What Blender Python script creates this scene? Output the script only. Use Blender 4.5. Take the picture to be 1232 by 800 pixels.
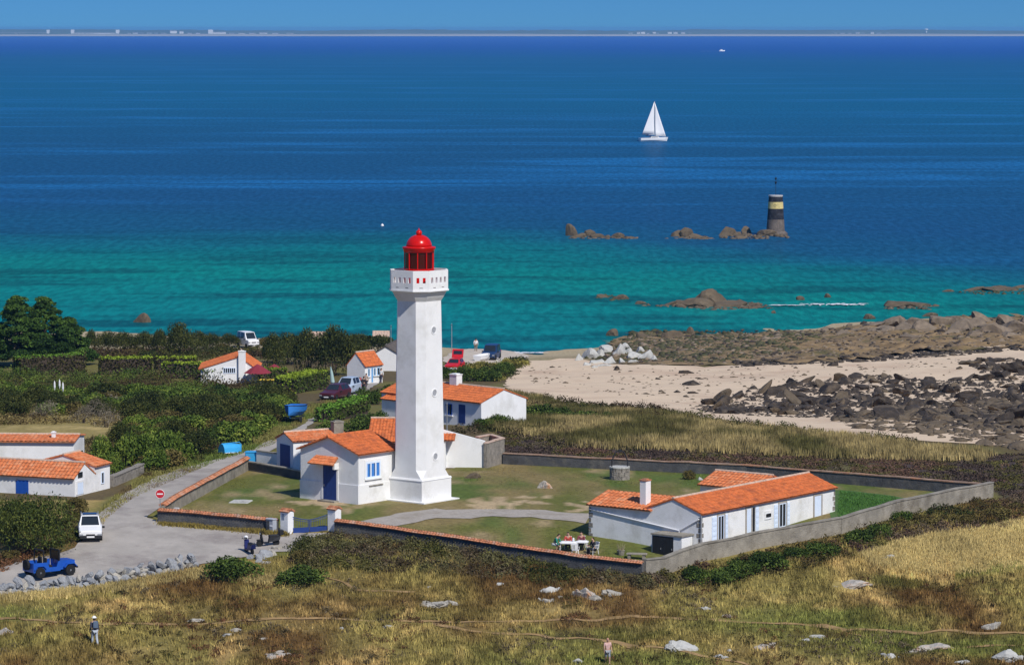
import bpy, bmesh, math, random
import numpy as np
from mathutils import Vector, Matrix
from mathutils.geometry import delaunay_2d_cdt

for o in list(bpy.data.objects): bpy.data.objects.remove(o)
S = bpy.context.scene
COL = S.collection
PI = math.pi
rnd = random.Random(7)
RNG = np.random.default_rng(11)

# ------------------------------------------------------------------ camera
FPX = 4264.0; CAMZ = 34.5; PITCH = math.atan(366 / FPX)
cam = bpy.data.cameras.new('camera')
cam.sensor_width = 36.0; cam.lens = 36.0 * FPX / 1232
cam.clip_start = 1.0; cam.clip_end = 60000
camo = bpy.data.objects.new('camera', cam); COL.objects.link(camo)
camo.location = (0, 0, CAMZ); camo.rotation_euler = (PI / 2 - PITCH, 0, 0)
S.camera = camo

# ------------------------------------------------------------------ light
SUN_AZ = math.radians(33)          # right of the line of sight, behind the viewer
SUN_EL = math.radians(46)
w = bpy.data.worlds.new('World'); S.world = w; w.use_nodes = True
nt = w.node_tree; nt.nodes.clear()
out = nt.nodes.new('ShaderNodeOutputWorld'); bg = nt.nodes.new('ShaderNodeBackground')
sky = nt.nodes.new('ShaderNodeTexSky'); sky.sky_type = 'NISHITA'; sky.sun_disc = False
sky.sun_elevation = SUN_EL
sdir = Vector((math.sin(SUN_AZ) * math.cos(SUN_EL), -math.cos(SUN_AZ) * math.cos(SUN_EL), math.sin(SUN_EL)))
sky.sun_rotation = math.atan2(sdir.x, sdir.y)
sky.air_density = 0.5; sky.dust_density = 0.0; sky.ozone_density = 4.0; sky.altitude = 50
tintn = nt.nodes.new('ShaderNodeMix'); tintn.data_type = 'RGBA'; tintn.blend_type = 'MULTIPLY'
tintn.inputs[0].default_value = 1.0; tintn.inputs[7].default_value = (0.21, 0.54, 1.0, 1)
nt.links.new(sky.outputs[0], tintn.inputs[6])
# blue fill added overhead to lift the ambient light, the same all round
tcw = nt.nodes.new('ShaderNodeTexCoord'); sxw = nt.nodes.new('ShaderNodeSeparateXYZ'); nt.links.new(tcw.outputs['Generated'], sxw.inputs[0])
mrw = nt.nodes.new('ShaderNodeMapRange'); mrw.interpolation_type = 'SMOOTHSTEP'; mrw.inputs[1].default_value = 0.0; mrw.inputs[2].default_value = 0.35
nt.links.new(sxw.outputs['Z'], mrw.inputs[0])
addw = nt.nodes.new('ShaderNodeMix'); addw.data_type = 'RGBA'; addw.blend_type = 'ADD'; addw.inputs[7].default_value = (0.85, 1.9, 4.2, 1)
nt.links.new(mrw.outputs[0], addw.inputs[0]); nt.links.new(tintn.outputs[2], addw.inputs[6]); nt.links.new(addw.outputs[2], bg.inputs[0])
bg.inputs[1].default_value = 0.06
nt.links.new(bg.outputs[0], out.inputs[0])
sl = bpy.data.lights.new('sun', 'SUN'); sl.energy = 4.4; sl.angle = math.radians(0.5); sl.color = (1.0, 0.955, 0.89)
so = bpy.data.objects.new('sun', sl); COL.objects.link(so); so.location = (60, -80, 120)
so.rotation_euler = sdir.to_track_quat('Z', 'Y').to_euler()
S.view_settings.view_transform = 'Standard'; S.view_settings.look = 'None'
S.view_settings.exposure = 0.0; S.view_settings.gamma = 1.0
S.view_settings.use_curve_mapping = False
S.cycles.max_bounces = 6; S.cycles.volume_bounces = 0

# ------------------------------------------------------------------ helpers
def lin(r, g, b, k=1.0):
    f = lambda c: ((c / 255 + 0.055) / 1.055) ** 2.4 if c > 10 else c / 255 / 12.92
    return (f(r) * k, f(g) * k, f(b) * k)

def vnoise(x, y, seed=0):
    x = np.asarray(x, float); y = np.asarray(y, float)
    xi = np.floor(x).astype(np.int64); yi = np.floor(y).astype(np.int64)
    fx = x - xi; fy = y - yi; fx = fx * fx * (3 - 2 * fx); fy = fy * fy * (3 - 2 * fy)
    def h(a, b):
        n = (a * 374761393 + b * 668265263 + seed * 974634777) & 0xffffffff
        n = ((n ^ (n >> 13)) * 1274126177) & 0xffffffff
        return ((n ^ (n >> 16)) & 0xffff) / 65535.0
    a = h(xi, yi); b = h(xi + 1, yi); c = h(xi, yi + 1); d = h(xi + 1, yi + 1)
    return (a * (1 - fx) + b * fx) * (1 - fy) + (c * (1 - fx) + d * fx) * fy

def fbm(x, y, seed=0, octv=3):
    t = 0; a = 0.5; s = 0
    for k in range(octv):
        t = t + a * vnoise(np.asarray(x) * 2 ** k, np.asarray(y) * 2 ** k, seed + k * 17); s += a; a *= 0.5
    return t / s

SEA = -7.0
YS = np.array([-4000, -300, 100, 190, 205, 222, 238, 250, 300, 320, 355, 400, 440, 480, 560, 700, 1500, 30000.])
ZS = np.array([-6, -6, -6, -5.2, -4.5, -3.0, -1.0, 0, 0, -1.0, -3.3, -4.8, -6.0, -7.6, -9.5, -11, -11, -11])
def terrain(x, y):
    x = np.asarray(x, float); y = np.asarray(y, float)
    sh = np.interp(x, [-90, -60, -25, 2, 25, 60], [22, 20, 8, -13, 10, 44])
    k = np.clip((y - 370) / 80, 0, 1)
    yy = y - sh * k
    z = (np.interp(yy - 4, YS, ZS) + np.interp(yy, YS, ZS) * 2 + np.interp(yy + 4, YS, ZS)) / 4
    flat = np.clip((np.abs(y - 275) - 30) / 12, 0, 1)
    fg = np.clip((246 - y) / 14, 0, 1)
    roadm = np.clip(1 - np.clip((x + 10) / 8, 0, 1), 0, 1) * np.clip((y - 221) / 6, 0, 1)
    amp = flat * (0.35 + 0.5 * fg) * (1 - roadm * fg)
    return z + amp * (fbm(x / 7, y / 10, 3) - 0.5) * 1.6 + amp * (fbm(x / 2.2, y / 2.6, 8) - 0.5) * 0.5 * fg

cp, sp = math.cos(PITCH), math.sin(PITCH)
def ray(px, py):
    u = (px - 616) / FPX; v = -(py - 400) / FPX
    yy = cp + v * sp
    return u / yy, (-sp + v * cp) / yy         # x and z per metre of y
_DS = np.arange(190, 620, 0.25)
def at(px, py, dz=0.0):
    a, b = ray(px, py)
    zr = CAMZ + b * _DS; zt = terrain(a * _DS, _DS) + dz
    i = np.argmax(zr < zt)
    if not (zr < zt).any(): i = len(_DS) - 1
    g0 = zr[i - 1] - zt[i - 1]; g1 = zr[i] - zt[i]
    d = _DS[i - 1] + 0.25 * g0 / (g0 - g1)
    return Vector((a * d, d, CAMZ + b * d))
def atz(px, py, z):
    a, b = ray(px, py); d = (z - CAMZ) / b
    return Vector((a * d, d, z))
def tz(x, y): return float(terrain(x, y))

# --- materials
MATS = {}
def mat(name, col, rough=0.8, var=0.15, scale=2.0, bump=0.0, bscale=20.0, metal=0.0, spec=0.3, dirt=None, dscale=0.7, emit=None, alpha=None):
    m = bpy.data.materials.new(name); m.use_nodes = True; n = m.node_tree.nodes; L = m.node_tree.links
    p = n['Principled BSDF']; p.inputs['Roughness'].default_value = rough; p.inputs['Metallic'].default_value = metal
    p.inputs['Specular IOR Level'].default_value = spec
    tc = n.new('ShaderNodeTexCoord')
    nz = n.new('ShaderNodeTexNoise'); nz.inputs['Scale'].default_value = scale; nz.inputs['Detail'].default_value = 6
    nz.inputs['Roughness'].default_value = 0.65
    L.new(tc.outputs['Object'], nz.inputs['Vector'])
    r = n.new('ShaderNodeValToRGB')
    lo = [max(0, c * (1 - var)) for c in col]; hi = [min(1, c * (1 + var)) for c in col]
    r.color_ramp.elements[0].position = 0.3; r.color_ramp.elements[1].position = 0.7
    r.color_ramp.elements[0].color = (*lo, 1); r.color_ramp.elements[1].color = (*hi, 1)
    L.new(nz.outputs['Fac'], r.inputs['Fac']); src = r.outputs['Color']
    if dirt is not None:
        n2 = n.new('ShaderNodeTexNoise'); n2.inputs['Scale'].default_value = dscale; n2.inputs['Detail'].default_value = 8
        n2.inputs['Roughness'].default_value = 0.7
        L.new(tc.outputs['Object'], n2.inputs['Vector'])
        r2 = n.new('ShaderNodeValToRGB'); r2.color_ramp.elements[0].position = 0.5; r2.color_ramp.elements[1].position = 0.68
        L.new(n2.outputs['Fac'], r2.inputs['Fac'])
        mx = n.new('ShaderNodeMix'); mx.data_type = 'RGBA'; L.new(r2.outputs['Color'], mx.inputs[0])
        L.new(src, mx.inputs[6]); mx.inputs[7].default_value = (*dirt, 1); src = mx.outputs[2]
    L.new(src, p.inputs['Base Color'])
    if bump:
        nb = n.new('ShaderNodeTexNoise'); nb.inputs['Scale'].default_value = bscale; nb.inputs['Detail'].default_value = 5
        L.new(tc.outputs['Object'], nb.inputs['Vector'])
        b = n.new('ShaderNodeBump'); b.inputs['Strength'].default_value = bump; b.inputs['Distance'].default_value = 0.1
        L.new(nb.outputs['Fac'], b.inputs['Height']); L.new(b.outputs['Normal'], p.inputs['Normal'])
    MATS[name] = m
    return m

def vmat(name, rough=0.85, var=0.2, scale=8.0, trans=0.0, spec=0.1):
    """albedo from the vegetation's own colour attribute, broken up by noise"""
    m = bpy.data.materials.new(name); m.use_nodes = True; n = m.node_tree.nodes; L = m.node_tree.links
    p = n['Principled BSDF']; p.inputs['Roughness'].default_value = rough; p.inputs['Specular IOR Level'].default_value = spec
    a = n.new('ShaderNodeAttribute'); a.attribute_name = 'Col'
    tc = n.new('ShaderNodeNewGeometry')
    nz = n.new('ShaderNodeTexNoise'); nz.inputs['Scale'].default_value = scale; nz.inputs['Detail'].default_value = 4
    L.new(tc.outputs['Position'], nz.inputs['Vector'])
    r = n.new('ShaderNodeMapRange'); r.inputs[1].default_value = 0.3; r.inputs[2].default_value = 0.7
    r.inputs[3].default_value = 1 - var; r.inputs[4].default_value = 1 + var
    L.new(nz.outputs['Fac'], r.inputs[0])
    mx = n.new('ShaderNodeVectorMath'); mx.operation = 'SCALE'; L.new(a.outputs['Color'], mx.inputs[0]); L.new(r.outputs[0], mx.inputs['Scale'])
    L.new(mx.outputs[0], p.inputs['Base Color'])
    return m

WHITE = mat('white_render', (0.80, 0.80, 0.79), 0.88, 0.05, 0.8, 0.25, 30, dirt=(0.66, 0.655, 0.625), dscale=0.45)
TILE = mat('terracotta_tile', (0.56, 0.150, 0.044), 0.85, 0.38, 3.2, 0.4, 25, dirt=(0.36, 0.10, 0.04), dscale=0.9)
TILE2 = mat('weathered_terracotta_tile', (0.56, 0.17, 0.06), 0.85, 0.45, 3.5, 0.3, 25, dirt=(0.60, 0.30, 0.16), dscale=1.5)
PALETILE = mat('pale_mortar', (0.52, 0.38, 0.29), 0.9, 0.3, 4, 0.3, 25)
COPING = mat('coping_tile', (0.42, 0.17, 0.085), 0.9, 0.55, 3.0, 0.4, 20, dirt=(0.42, 0.32, 0.25), dscale=1.4)
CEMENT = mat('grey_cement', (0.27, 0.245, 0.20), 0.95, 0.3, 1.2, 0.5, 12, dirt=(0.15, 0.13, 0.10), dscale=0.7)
DARKWALL = mat('dark_shaded_cement', (0.085, 0.085, 0.088), 0.95, 0.35, 1.4, 0.5, 12, dirt=(0.15, 0.14, 0.12), dscale=0.9)  # dark tone includes the shade on wall faces turned from the sun
STONEW = mat('rubble_wall_stone', (0.25, 0.225, 0.19), 0.95, 0.35, 2.5, 0.8, 9)
BLUE = mat('blue_paint', lin(30, 80, 165), 0.5, 0.08, 3)
NAVY = mat('navy_paint', lin(38, 62, 122), 0.5, 0.12, 3)
SHUT = mat('pale_blue_paint', lin(215, 228, 245), 0.6, 0.05, 3)
GLASS = mat('window_glass', (0.02, 0.025, 0.03), 0.08, 0.1, 1, spec=0.6)
DARK = mat('dark_interior', (0.012, 0.012, 0.013), 0.9, 0.1, 2)
BLACKP = mat('black_paint', (0.018, 0.018, 0.02), 0.6, 0.2, 3)
IRON = mat('dark_iron', (0.03, 0.03, 0.035), 0.6, 0.2, 5, metal=0.3)
STEEL = mat('galvanised_steel', (0.45, 0.46, 0.47), 0.45, 0.1, 4, metal=0.6)
RED = mat('red_gloss', (0.56, 0.006, 0.002), 0.25, 0.12, 2, spec=0.3)
REDGLASS = mat('red_tinted_glass', (0.05, 0.002, 0.003), 0.08, 0.1, 1, spec=0.6)
RUBBER = mat('tyre_rubber', (0.015, 0.015, 0.015), 0.9, 0.2, 5)
WPLAST = mat('white_plastic', (0.78, 0.78, 0.78), 0.4, 0.03, 3)
GRANITE = mat('lichened_granite', (0.42, 0.39, 0.33), 0.95, 0.3, 1.6, 0.8, 6, dirt=(0.16, 0.145, 0.125), dscale=1.3)
PALEROCK = mat('pale_beach_granite', (0.46, 0.455, 0.42), 0.95, 0.2, 1.5, 0.8, 5, dirt=(0.25, 0.245, 0.235), dscale=0.8)
ORANGEROCK = mat('orange_lichen_granite', (0.42, 0.385, 0.33), 0.95, 0.3, 2, 0.8, 6, dirt=(0.5, 0.20, 0.045), dscale=0.9)
BROWNROCK = mat('brown_sea_rock', (0.125, 0.095, 0.062), 0.95, 0.45, 0.8, 0.9, 4, dirt=(0.035, 0.028, 0.018), dscale=0.5)
SLABROCK = mat('tan_slab_rock', (0.20, 0.155, 0.11), 0.95, 0.45, 0.9, 0.9, 4, dirt=(0.05, 0.04, 0.03), dscale=0.7)
DARKROCK = mat('dark_shore_rock', (0.046, 0.036, 0.028), 0.9, 0.5, 1.2, 0.9, 5, dirt=(0.13, 0.098, 0.066), dscale=0.6)
SLATE = mat('bluish_wall_stone', (0.30, 0.31, 0.32), 0.9, 0.3, 2, 0.7, 7, dirt=(0.16, 0.16, 0.165), dscale=1.4)
SKIN = mat('skin', (0.50, 0.30, 0.21), 0.6, 0.05, 5)
HAIR = mat('dark_hair', (0.03, 0.02, 0.015), 0.7, 0.2, 20)
WOOD = mat('weathered_wood', (0.16, 0.11, 0.07), 0.9, 0.3, 4, 0.4, 15)
BARK = mat('bark', (0.075, 0.055, 0.04), 0.95, 0.3, 4, 0.6, 10)
SLATEROOF = mat('dark_roofing', (0.10, 0.085, 0.075), 0.8, 0.3, 2, 0.3, 10)
LEAF = vmat('foliage', 0.7, 0.25, 5)
HERB = vmat('dry_herbage', 0.9, 0.25, 3)

# --- mesh building
class MB:
    def __init__(s): s.v = []; s.f = []; s.m = []
    def add(s, vs, fs, mi=0):
        k = len(s.v); s.v += [tuple(v) for v in vs]; s.f += [tuple(i + k for i in f) for f in fs]; s.m += [mi] * len(fs); return s
    def box(s, x0, y0, z0, x1, y1, z1, mi=0):
        return s.add([(x0,y0,z0),(x1,y0,z0),(x1,y1,z0),(x0,y1,z0),(x0,y0,z1),(x1,y0,z1),(x1,y1,z1),(x0,y1,z1)],
                     [(0,3,2,1),(4,5,6,7),(0,1,5,4),(1,2,6,5),(2,3,7,6),(3,0,4,7)], mi)
    def bbox(s, x0, y0, z0, x1, y1, z1, b=0.02, mi=0):
        """box with chamfered vertical edges and top"""
        p = [(x0+b,y0),(x1-b,y0),(x1,y0+b),(x1,y1-b),(x1-b,y1),(x0+b,y1),(x0,y1-b),(x0,y0+b)]
        c = ((x0+x1)/2, (y0+y1)/2)
        q = [(c[0]+(a-c[0])*(1-2*b/max(1e-6,(x1-x0))), c[1]+(d-c[1])*(1-2*b/max(1e-6,(y1-y0)))) for a, d in p]
        vs = [(*a, z0) for a in p] + [(*a, z1-b) for a in p] + [(*a, z1) for a in q]
        fs = [tuple(range(7,-1,-1)), tuple(range(16,24))]
        for r in (0, 8):
            for i in range(8): j = (i+1) % 8; fs.append((r+i, r+j, r+8+j, r+8+i))
        return s.add(vs, fs, mi)
    def tube(s, pts, r, n=6, mi=0, cap=True):
        pts = [Vector(p) for p in pts]; rs = r if isinstance(r, (list, tuple)) else [r]*len(pts)
        vs = []; fs = []
        for i, p in enumerate(pts):
            d = (pts[min(i+1, len(pts)-1)] - pts[max(i-1, 0)]).normalized()
            a = d.orthogonal().normalized() if i == 0 else (A - d * A.dot(d)).normalized()
            A = a; b = d.cross(a)
            for k in range(n):
                t = 2*PI*k/n; vs.append(p + (a*math.cos(t) + b*math.sin(t))*rs[i])
        for i in range(len(pts)-1):
            for k in range(n): j = (k+1) % n; fs.append((i*n+k, i*n+j, (i+1)*n+j, (i+1)*n+k))
        if cap: fs.append(tuple(range(n-1,-1,-1))); fs.append(tuple((len(pts)-1)*n+k for k in range(n)))
        return s.add(vs, fs, mi)
    def lathe(s, prof, n=24, c=(0,0), mi=0, ph=0):
        vs = []; fs = []
        for r, z in prof:
            for k in range(n): t = 2*PI*k/n+ph; vs.append((c[0]+r*math.cos(t), c[1]+r*math.sin(t), z))
        for i in range(len(prof)-1):
            for k in range(n): j = (k+1) % n; fs.append((i*n+k, i*n+j, (i+1)*n+j, (i+1)*n+k))
        fs.append(tuple(range(n-1,-1,-1))); fs.append(tuple((len(prof)-1)*n+k for k in range(n)))
        return s.add(vs, fs, mi)
    def prism(s, poly, z0, z1, mi=0, top=None):
        n = len(poly); q = top or poly
        vs = [(p[0],p[1],z0) for p in poly] + [(p[0],p[1],z1) for p in q]
        fs = [tuple(range(n-1,-1,-1)), tuple(range(n,2*n))] + [(i,(i+1)%n,n+(i+1)%n,n+i) for i in range(n)]
        return s.add(vs, fs, mi)
    def xf(s, M):
        s.v = [tuple(M @ Vector(v)) for v in s.v]; return s
    def build(s, name, mats, parent=None, smooth=False, kind=None):
        me = bpy.data.meshes.new(name); me.from_pydata(s.v, [], s.f)
        for m in (mats if isinstance(mats, (list, tuple)) else [mats]): me.materials.append(m)
        if any(s.m): me.polygons.foreach_set('material_index', s.m)
        if smooth: me.polygons.foreach_set('use_smooth', [True]*len(s.f))
        bm = bmesh.new(); bm.from_mesh(me); bmesh.ops.recalc_face_normals(bm, faces=bm.faces); bm.to_mesh(me); bm.free()
        o = bpy.data.objects.new(name, me); COL.objects.link(o)
        if parent: o.parent = parent
        if kind: o['kind'] = kind
        return o

def npmesh(name, V, F, mats, cols=None, parent=None, smooth=False):
    """V (n,3) F (m,k) numpy -> object"""
    me = bpy.data.meshes.new(name); k = F.shape[1]
    me.vertices.add(len(V)); me.vertices.foreach_set('co', V.astype(np.float32).ravel())
    me.loops.add(F.size); me.loops.foreach_set('vertex_index', F.astype(np.int32).ravel())
    me.polygons.add(len(F)); me.polygons.foreach_set('loop_start', np.arange(0, F.size, k, dtype=np.int32))
    me.polygons.foreach_set('loop_total', np.full(len(F), k, dtype=np.int32))
    if smooth: me.polygons.foreach_set('use_smooth', np.ones(len(F), dtype=bool))
    me.update(calc_edges=True)
    for m in (mats if isinstance(mats, (list, tuple)) else [mats]): me.materials.append(m)
    if cols is not None:
        a = me.color_attributes.new('Col', 'FLOAT_COLOR', 'POINT')
        c = np.ones((len(V), 4), np.float32); c[:, :3] = cols; a.data.foreach_set('color', c.ravel())
    o = bpy.data.objects.new(name, me); COL.objects.link(o)
    if parent: o.parent = parent
    return o

def tag(o, label=None, cat=None, group=None, kind=None):
    if label: o['label'] = label
    if cat: o['category'] = cat; o['kind'] = 'thing'
    if group: o['group'] = group
    if kind: o['kind'] = kind
    return o
def empty(name, loc, rz=0, label=None, cat=None, group=None, scale=None):
    o = bpy.data.objects.new(name, None); COL.objects.link(o); o.location = loc; o.rotation_euler = (0, 0, rz)
    o.empty_display_size = 0.3
    if scale: o.scale = scale
    return tag(o, label, cat, group)
def kids(o): return [c for c in COL.objects if c.parent == o]
def copy_tree(o, parent=None):
    c = o.copy(); COL.objects.link(c); c.parent = parent
    for ch in kids(o): copy_tree(ch, c)
    return c

# local building frame with pixel-derived measurements
class Frame:
    def __init__(s, px, py, rz, z=None):
        s.o = at(px, py) if z is None else atz(px, py, z)
        s.rz = math.radians(rz); s.a = Vector((math.cos(s.rz), math.sin(s.rz), 0)); s.b = Vector((-s.a.y, s.a.x, 0))
    def w(s, x, y, z=0): return s.o + s.a*x + s.b*y + Vector((0, 0, z))
    def _t(s, P, D, px):
        q, _ = ray(px, 560); return (q*P.y - P.x) / (D.x - q*D.y)
    def sx(s, px, y=0): return s._t(s.w(0, y), s.a, px)
    def sy(s, px, x=0): return s._t(s.w(x, 0), s.b, px)
    def sz(s, py, x=0, y=0):
        P = s.w(x, y); _, b = ray(616, py); return CAMZ + b*P.y - s.o.z
def inpoly(x, y, poly):
    x = np.asarray(x); y = np.asarray(y); r = np.zeros(x.shape, bool); n = len(poly)
    for i in range(n):
        x1, y1 = poly[i][:2]; x2, y2 = poly[(i+1) % n][:2]
        if y1 == y2: continue
        r ^= ((y1 > y) != (y2 > y)) & (x < (x2-x1)*(y-y1)/(y2-y1)+x1)
    return r
ORD = ['first','second','third','fourth','fifth','sixth','seventh','eighth','ninth','tenth','eleventh','twelfth','thirteenth','fourteenth','fifteenth','sixteenth']
def ordl(i, n): return 'leftmost' if i == 0 else 'rightmost' if i == n-1 else ORD[i]+' from the left'
def W(pts): return [at(px, py) for px, py in pts]
# ------------------------------------------------------------------ ground, sea, far air
PX = lambda pts: [(p.x, p.y) for p in W(pts)]
STRAW = PX([(1035,668),(1090,652),(1160,640),(1300,620),(1300,690),(1180,690),(1110,692),(1055,684)])
LFIELD = PX([(-60,503),(60,500),(165,503),(150,520),(95,532),(-60,536)])
REEDS = PX([(560,470),(640,478),(760,498),(860,512),(1000,524),(1120,540),(1200,548),(1180,556),(1000,552),(860,545),(700,540),(600,520),(540,500)])
HEATH = PX([(596,520),(700,540),(860,545),(1000,552),(1300,548),(1300,610),(1200,600),(1190,585),(605,545)])
VERGE = PX([(100,640),(140,595),(175,570),(255,535),(330,505),(400,470),(430,462),(425,470),(330,535),(260,556),(160,600),(112,645)])
LAWN_W = None
def mixc(a, b, t): return a + (b-a)*np.clip(t, 0, 1)[..., None]
def groundcol(x, y, fine=True):
    x = np.asarray(x, float); y = np.asarray(y, float)
    jx = x + (vnoise(x/1.6, y/3.2, 51)-0.5)*2.2; jy = y + (vnoise(x/1.6, y/3.2, 52)-0.5)*6
    n1 = fbm(x/7.0, y/11.0, 21); n2 = fbm(x/2.2, y/5.0, 22); n3 = fbm(x/16, y/8, 23); n4 = vnoise(x/0.5, y/1.1, 25)
    olive = np.array(lin(132, 120, 68)); brown = np.array(lin(104, 80, 46)); straw = np.array(lin(190, 166, 104)); green = np.array(lin(106, 108, 54)); tan = np.array(lin(164, 138, 88))
    c = mixc(np.broadcast_to(olive, x.shape+(3,)), brown*.85, (n1-0.45)*4)
    c = mixc(c, tan, (n2-0.56)*4)
    c = mixc(c, green, (n3-0.58)*6)
    c = mixc(c, straw*0.8, (fbm(x/4.5, y/4, 31)-0.60)*2.5)
    c = mixc(c, brown*0.6, (n4-0.75)*2.0)
    s = inpoly(jx, jy, STRAW); c = np.where(s[..., None], mixc(np.broadcast_to(straw*.8, c.shape), tan, (n2-0.5)*5), c)
    far = (y > 258)
    hb = mixc(np.broadcast_to(np.array(lin(92, 80, 55)), c.shape), np.array(lin(105, 100, 55)), (n1-0.45)*5)
    c = np.where(far[..., None], hb, c)
    h = inpoly(jx, jy, HEATH); hc = mixc(np.broadcast_to(np.array(lin(72, 62, 58)), c.shape), np.array(lin(98, 92, 56)), (n1-0.6)*5); hc = mixc(hc, np.array(lin(104, 72, 56)), (n2-0.70)*5)
    c = np.where(h[..., None], hc, c)
    s = inpoly(jx, jy, REEDS); rc = mixc(np.broadcast_to(np.array(lin(116, 102, 64)), c.shape), np.array(lin(82, 78, 44)), (n1-0.47)*5)
    c = np.where(s[..., None], rc, c)
    s = inpoly(jx, jy, LFIELD); fc = mixc(np.broadcast_to(np.array(lin(140, 125, 75)), c.shape), np.array(lin(170, 150, 98)), (n2-0.5)*4)
    c = np.where(s[..., None], fc, c)
    s = inpoly(jx, jy, VERGE); vc = mixc(np.broadcast_to(np.array(lin(108, 104, 58)), c.shape), np.array(lin(84, 96, 44)), (n1-0.45)*5)
    c = np.where(s[..., None], vc, c)
    # ground near the shore: sand and stones
    sh = np.clip((y-425)/20, 0, 1); c = mixc(c, np.array(lin(165, 150, 120)), sh)
    return c

gx = np.concatenate([[-4000,-1200,-500,-250,-160], np.arange(-110, 110.1, 0.6), [160,250,500,1200,4000]])
gy = np.concatenate([[-3000,-800,-200,50,130,170], np.arange(190, 300, 0.5), np.arange(300, 545, 0.9), [560,600,700,900]])
X, Y = np.meshgrid(gx, gy); Z = terrain(X, Y)
nx, ny = len(gx), len(gy)
idx = np.arange(nx*ny).reshape(ny, nx)
F = np.stack([idx[:-1,:-1], idx[:-1,1:], idx[1:,1:], idx[1:,:-1]], -1).reshape(-1, 4)
ground = npmesh('ground', np.stack([X, Y, Z], -1).reshape(-1, 3), F, HERB, (groundcol(X, Y)*np.where(Y < 250, .85, 1.0)[..., None]).reshape(-1, 3), smooth=True)   # darker soil, with the shade between grass tufts put into its colour
ground['kind'] = 'structure'

def sheet(name, poly, m, off=0.03, step=1.2, jit=0.0, zfun=None, kind='structure', seed=1, stepy=None):
    poly = [(p[0], p[1]) for p in poly]; r = random.Random(seed); pts = []
    for i in range(len(poly)):
        a = Vector(poly[i]); b = Vector(poly[(i+1) % len(poly)]); n = max(1, int((b-a).length/step))
        for k in range(n):
            q = a.lerp(b, k/n)
            pts.append(Vector((q.x + (vnoise(q.x/1.5, q.y/1.5, seed)-0.5)*2*jit, q.y + (vnoise(q.x/1.5, q.y/1.5, seed+5)-0.5)*4*jit)))
    nb = len(pts)
    xs = [p.x for p in pts]; ys = [p.y for p in pts]
    X, Y = np.meshgrid(np.arange(min(xs), max(xs), step), np.arange(min(ys), max(ys), stepy or step))
    k = inpoly(X, Y, [(p.x, p.y) for p in pts]); X = X[k]; Y = Y[k]
    # keep the inner points a little inside
    V = pts + [Vector((float(a)+r.uniform(-.05,.05), float(b)+r.uniform(-.05,.05))) for a, b in zip(X, Y)]
    res = delaunay_2d_cdt(V, [(i, (i+1) % nb) for i in range(nb)], [list(range(nb))], 1, 1e-4)
    vs, fs = res[0], res[2]
    ax = np.array([v.x for v in vs]); ay = np.array([v.y for v in vs])
    az = (zfun or terrain)(ax, ay) + off
    F = np.array([f for f in fs if len(f) == 3])
    # face up
    A = np.stack([ax, ay], 1); c = np.cross(A[F[:,1]]-A[F[:,0]], A[F[:,2]]-A[F[:,0]]); F[c < 0] = F[c < 0][:, ::-1]
    o = npmesh(name, np.stack([ax, ay, az], 1), F, m, smooth=True); o['kind'] = kind
    return o

ASPH = mat('worn_grey_asphalt', lin(162, 155, 146), 0.95, 0.16, 0.55, 0.35, 14, dirt=lin(128, 119, 114), dscale=0.18)
ROADPX = [(-40,690),(0,682),(41,672.5),(72,667),(94,658),(119,620),(138,602),(166,586),(199,570),(240,558),(276,549),(304,540),(330,529),(355,517),(372,505),(397,491.5),(419,479.5),(438,466),(449,458),(462,455),(452,463),(443,470),(424,483),(397,497.5),(372,513),(352,533),(296,553),(232,585),(198,606),(178,624),(193,628),(248,633),(312,640),(345,641),(395,641),(396,650),(345,664),(300,668),(276,672),(240,680),(200,690),(100,705),(0,715),(-40,720)]
sheet('road', PX(ROADPX), ASPH, 0.05, 1.0, 0.25, seed=3)
LAWN = mat('dry_courtyard_grass', lin(98, 99, 50), 0.95, 0.38, 0.28, 0.5, 10, dirt=lin(122, 107, 76), dscale=0.10)
LAWNPX = [(200,612),(335,637),(400,640),(600,668),(772,696),(800,680),(845,664),(1010,634),(1080,612),(1188,590),(900,565),(605,547),(540,565),(364,572),(297,556)]
SOIL = [PX(q) for q in ([(545,612),(566,604),(590,599),(640,598),(660,602),(640,608),(612,606),(600,616),(560,616)], [(345,602),(372,598),(402,606),(428,609),(420,613),(390,611),(355,608)], [(690,612),(706,608),(706,620),(690,622)])]
def lawncol(x, y):
    x = np.asarray(x, float); y = np.asarray(y, float); sh = x.shape+(3,)
    n1 = fbm(x/6, y/12, 33); n2 = fbm(x/2.2, y/4.5, 34); n3 = fbm(x/0.7, y/1.4, 35)
    c = mixc(np.broadcast_to(np.array(lin(96,98,48)), sh), np.array(lin(124,110,72)), (n1-.40)*6); c = mixc(c, np.array(lin(84,98,46)), (fbm(x/4, y/9, 55)-.5)*5); c = mixc(c, np.array(lin(142,126,92)), (n2-.62)*6)
    jx = x+(vnoise(x/.9, y/2, 61)-.5)*2.6; jy = y+(vnoise(x/.9, y/2, 62)-.5)*7
    for q in SOIL: k = inpoly(jx, jy, q); c = np.where(k[..., None], mixc(np.broadcast_to(np.array(lin(168,148,116)), sh), np.array(lin(128,114,76)), (n2-.45)*4), c)
    return c*(.82+.36*n3)[..., None]
lw = sheet('lawn', PX(LAWNPX), HERB, 0.04, 0.55, 0.0, seed=5, stepy=.8)
co_ = np.empty(len(lw.data.vertices)*3, np.float32); lw.data.vertices.foreach_get('co', co_); co_ = co_.reshape(-1, 3)
a_ = lw.data.color_attributes.new('Col', 'FLOAT_COLOR', 'POINT'); c_ = np.ones((len(co_), 4), np.float32); c_[:, :3] = lawncol(co_[:, 0], co_[:, 1]); a_.data.foreach_set('color', c_.ravel())
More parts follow.
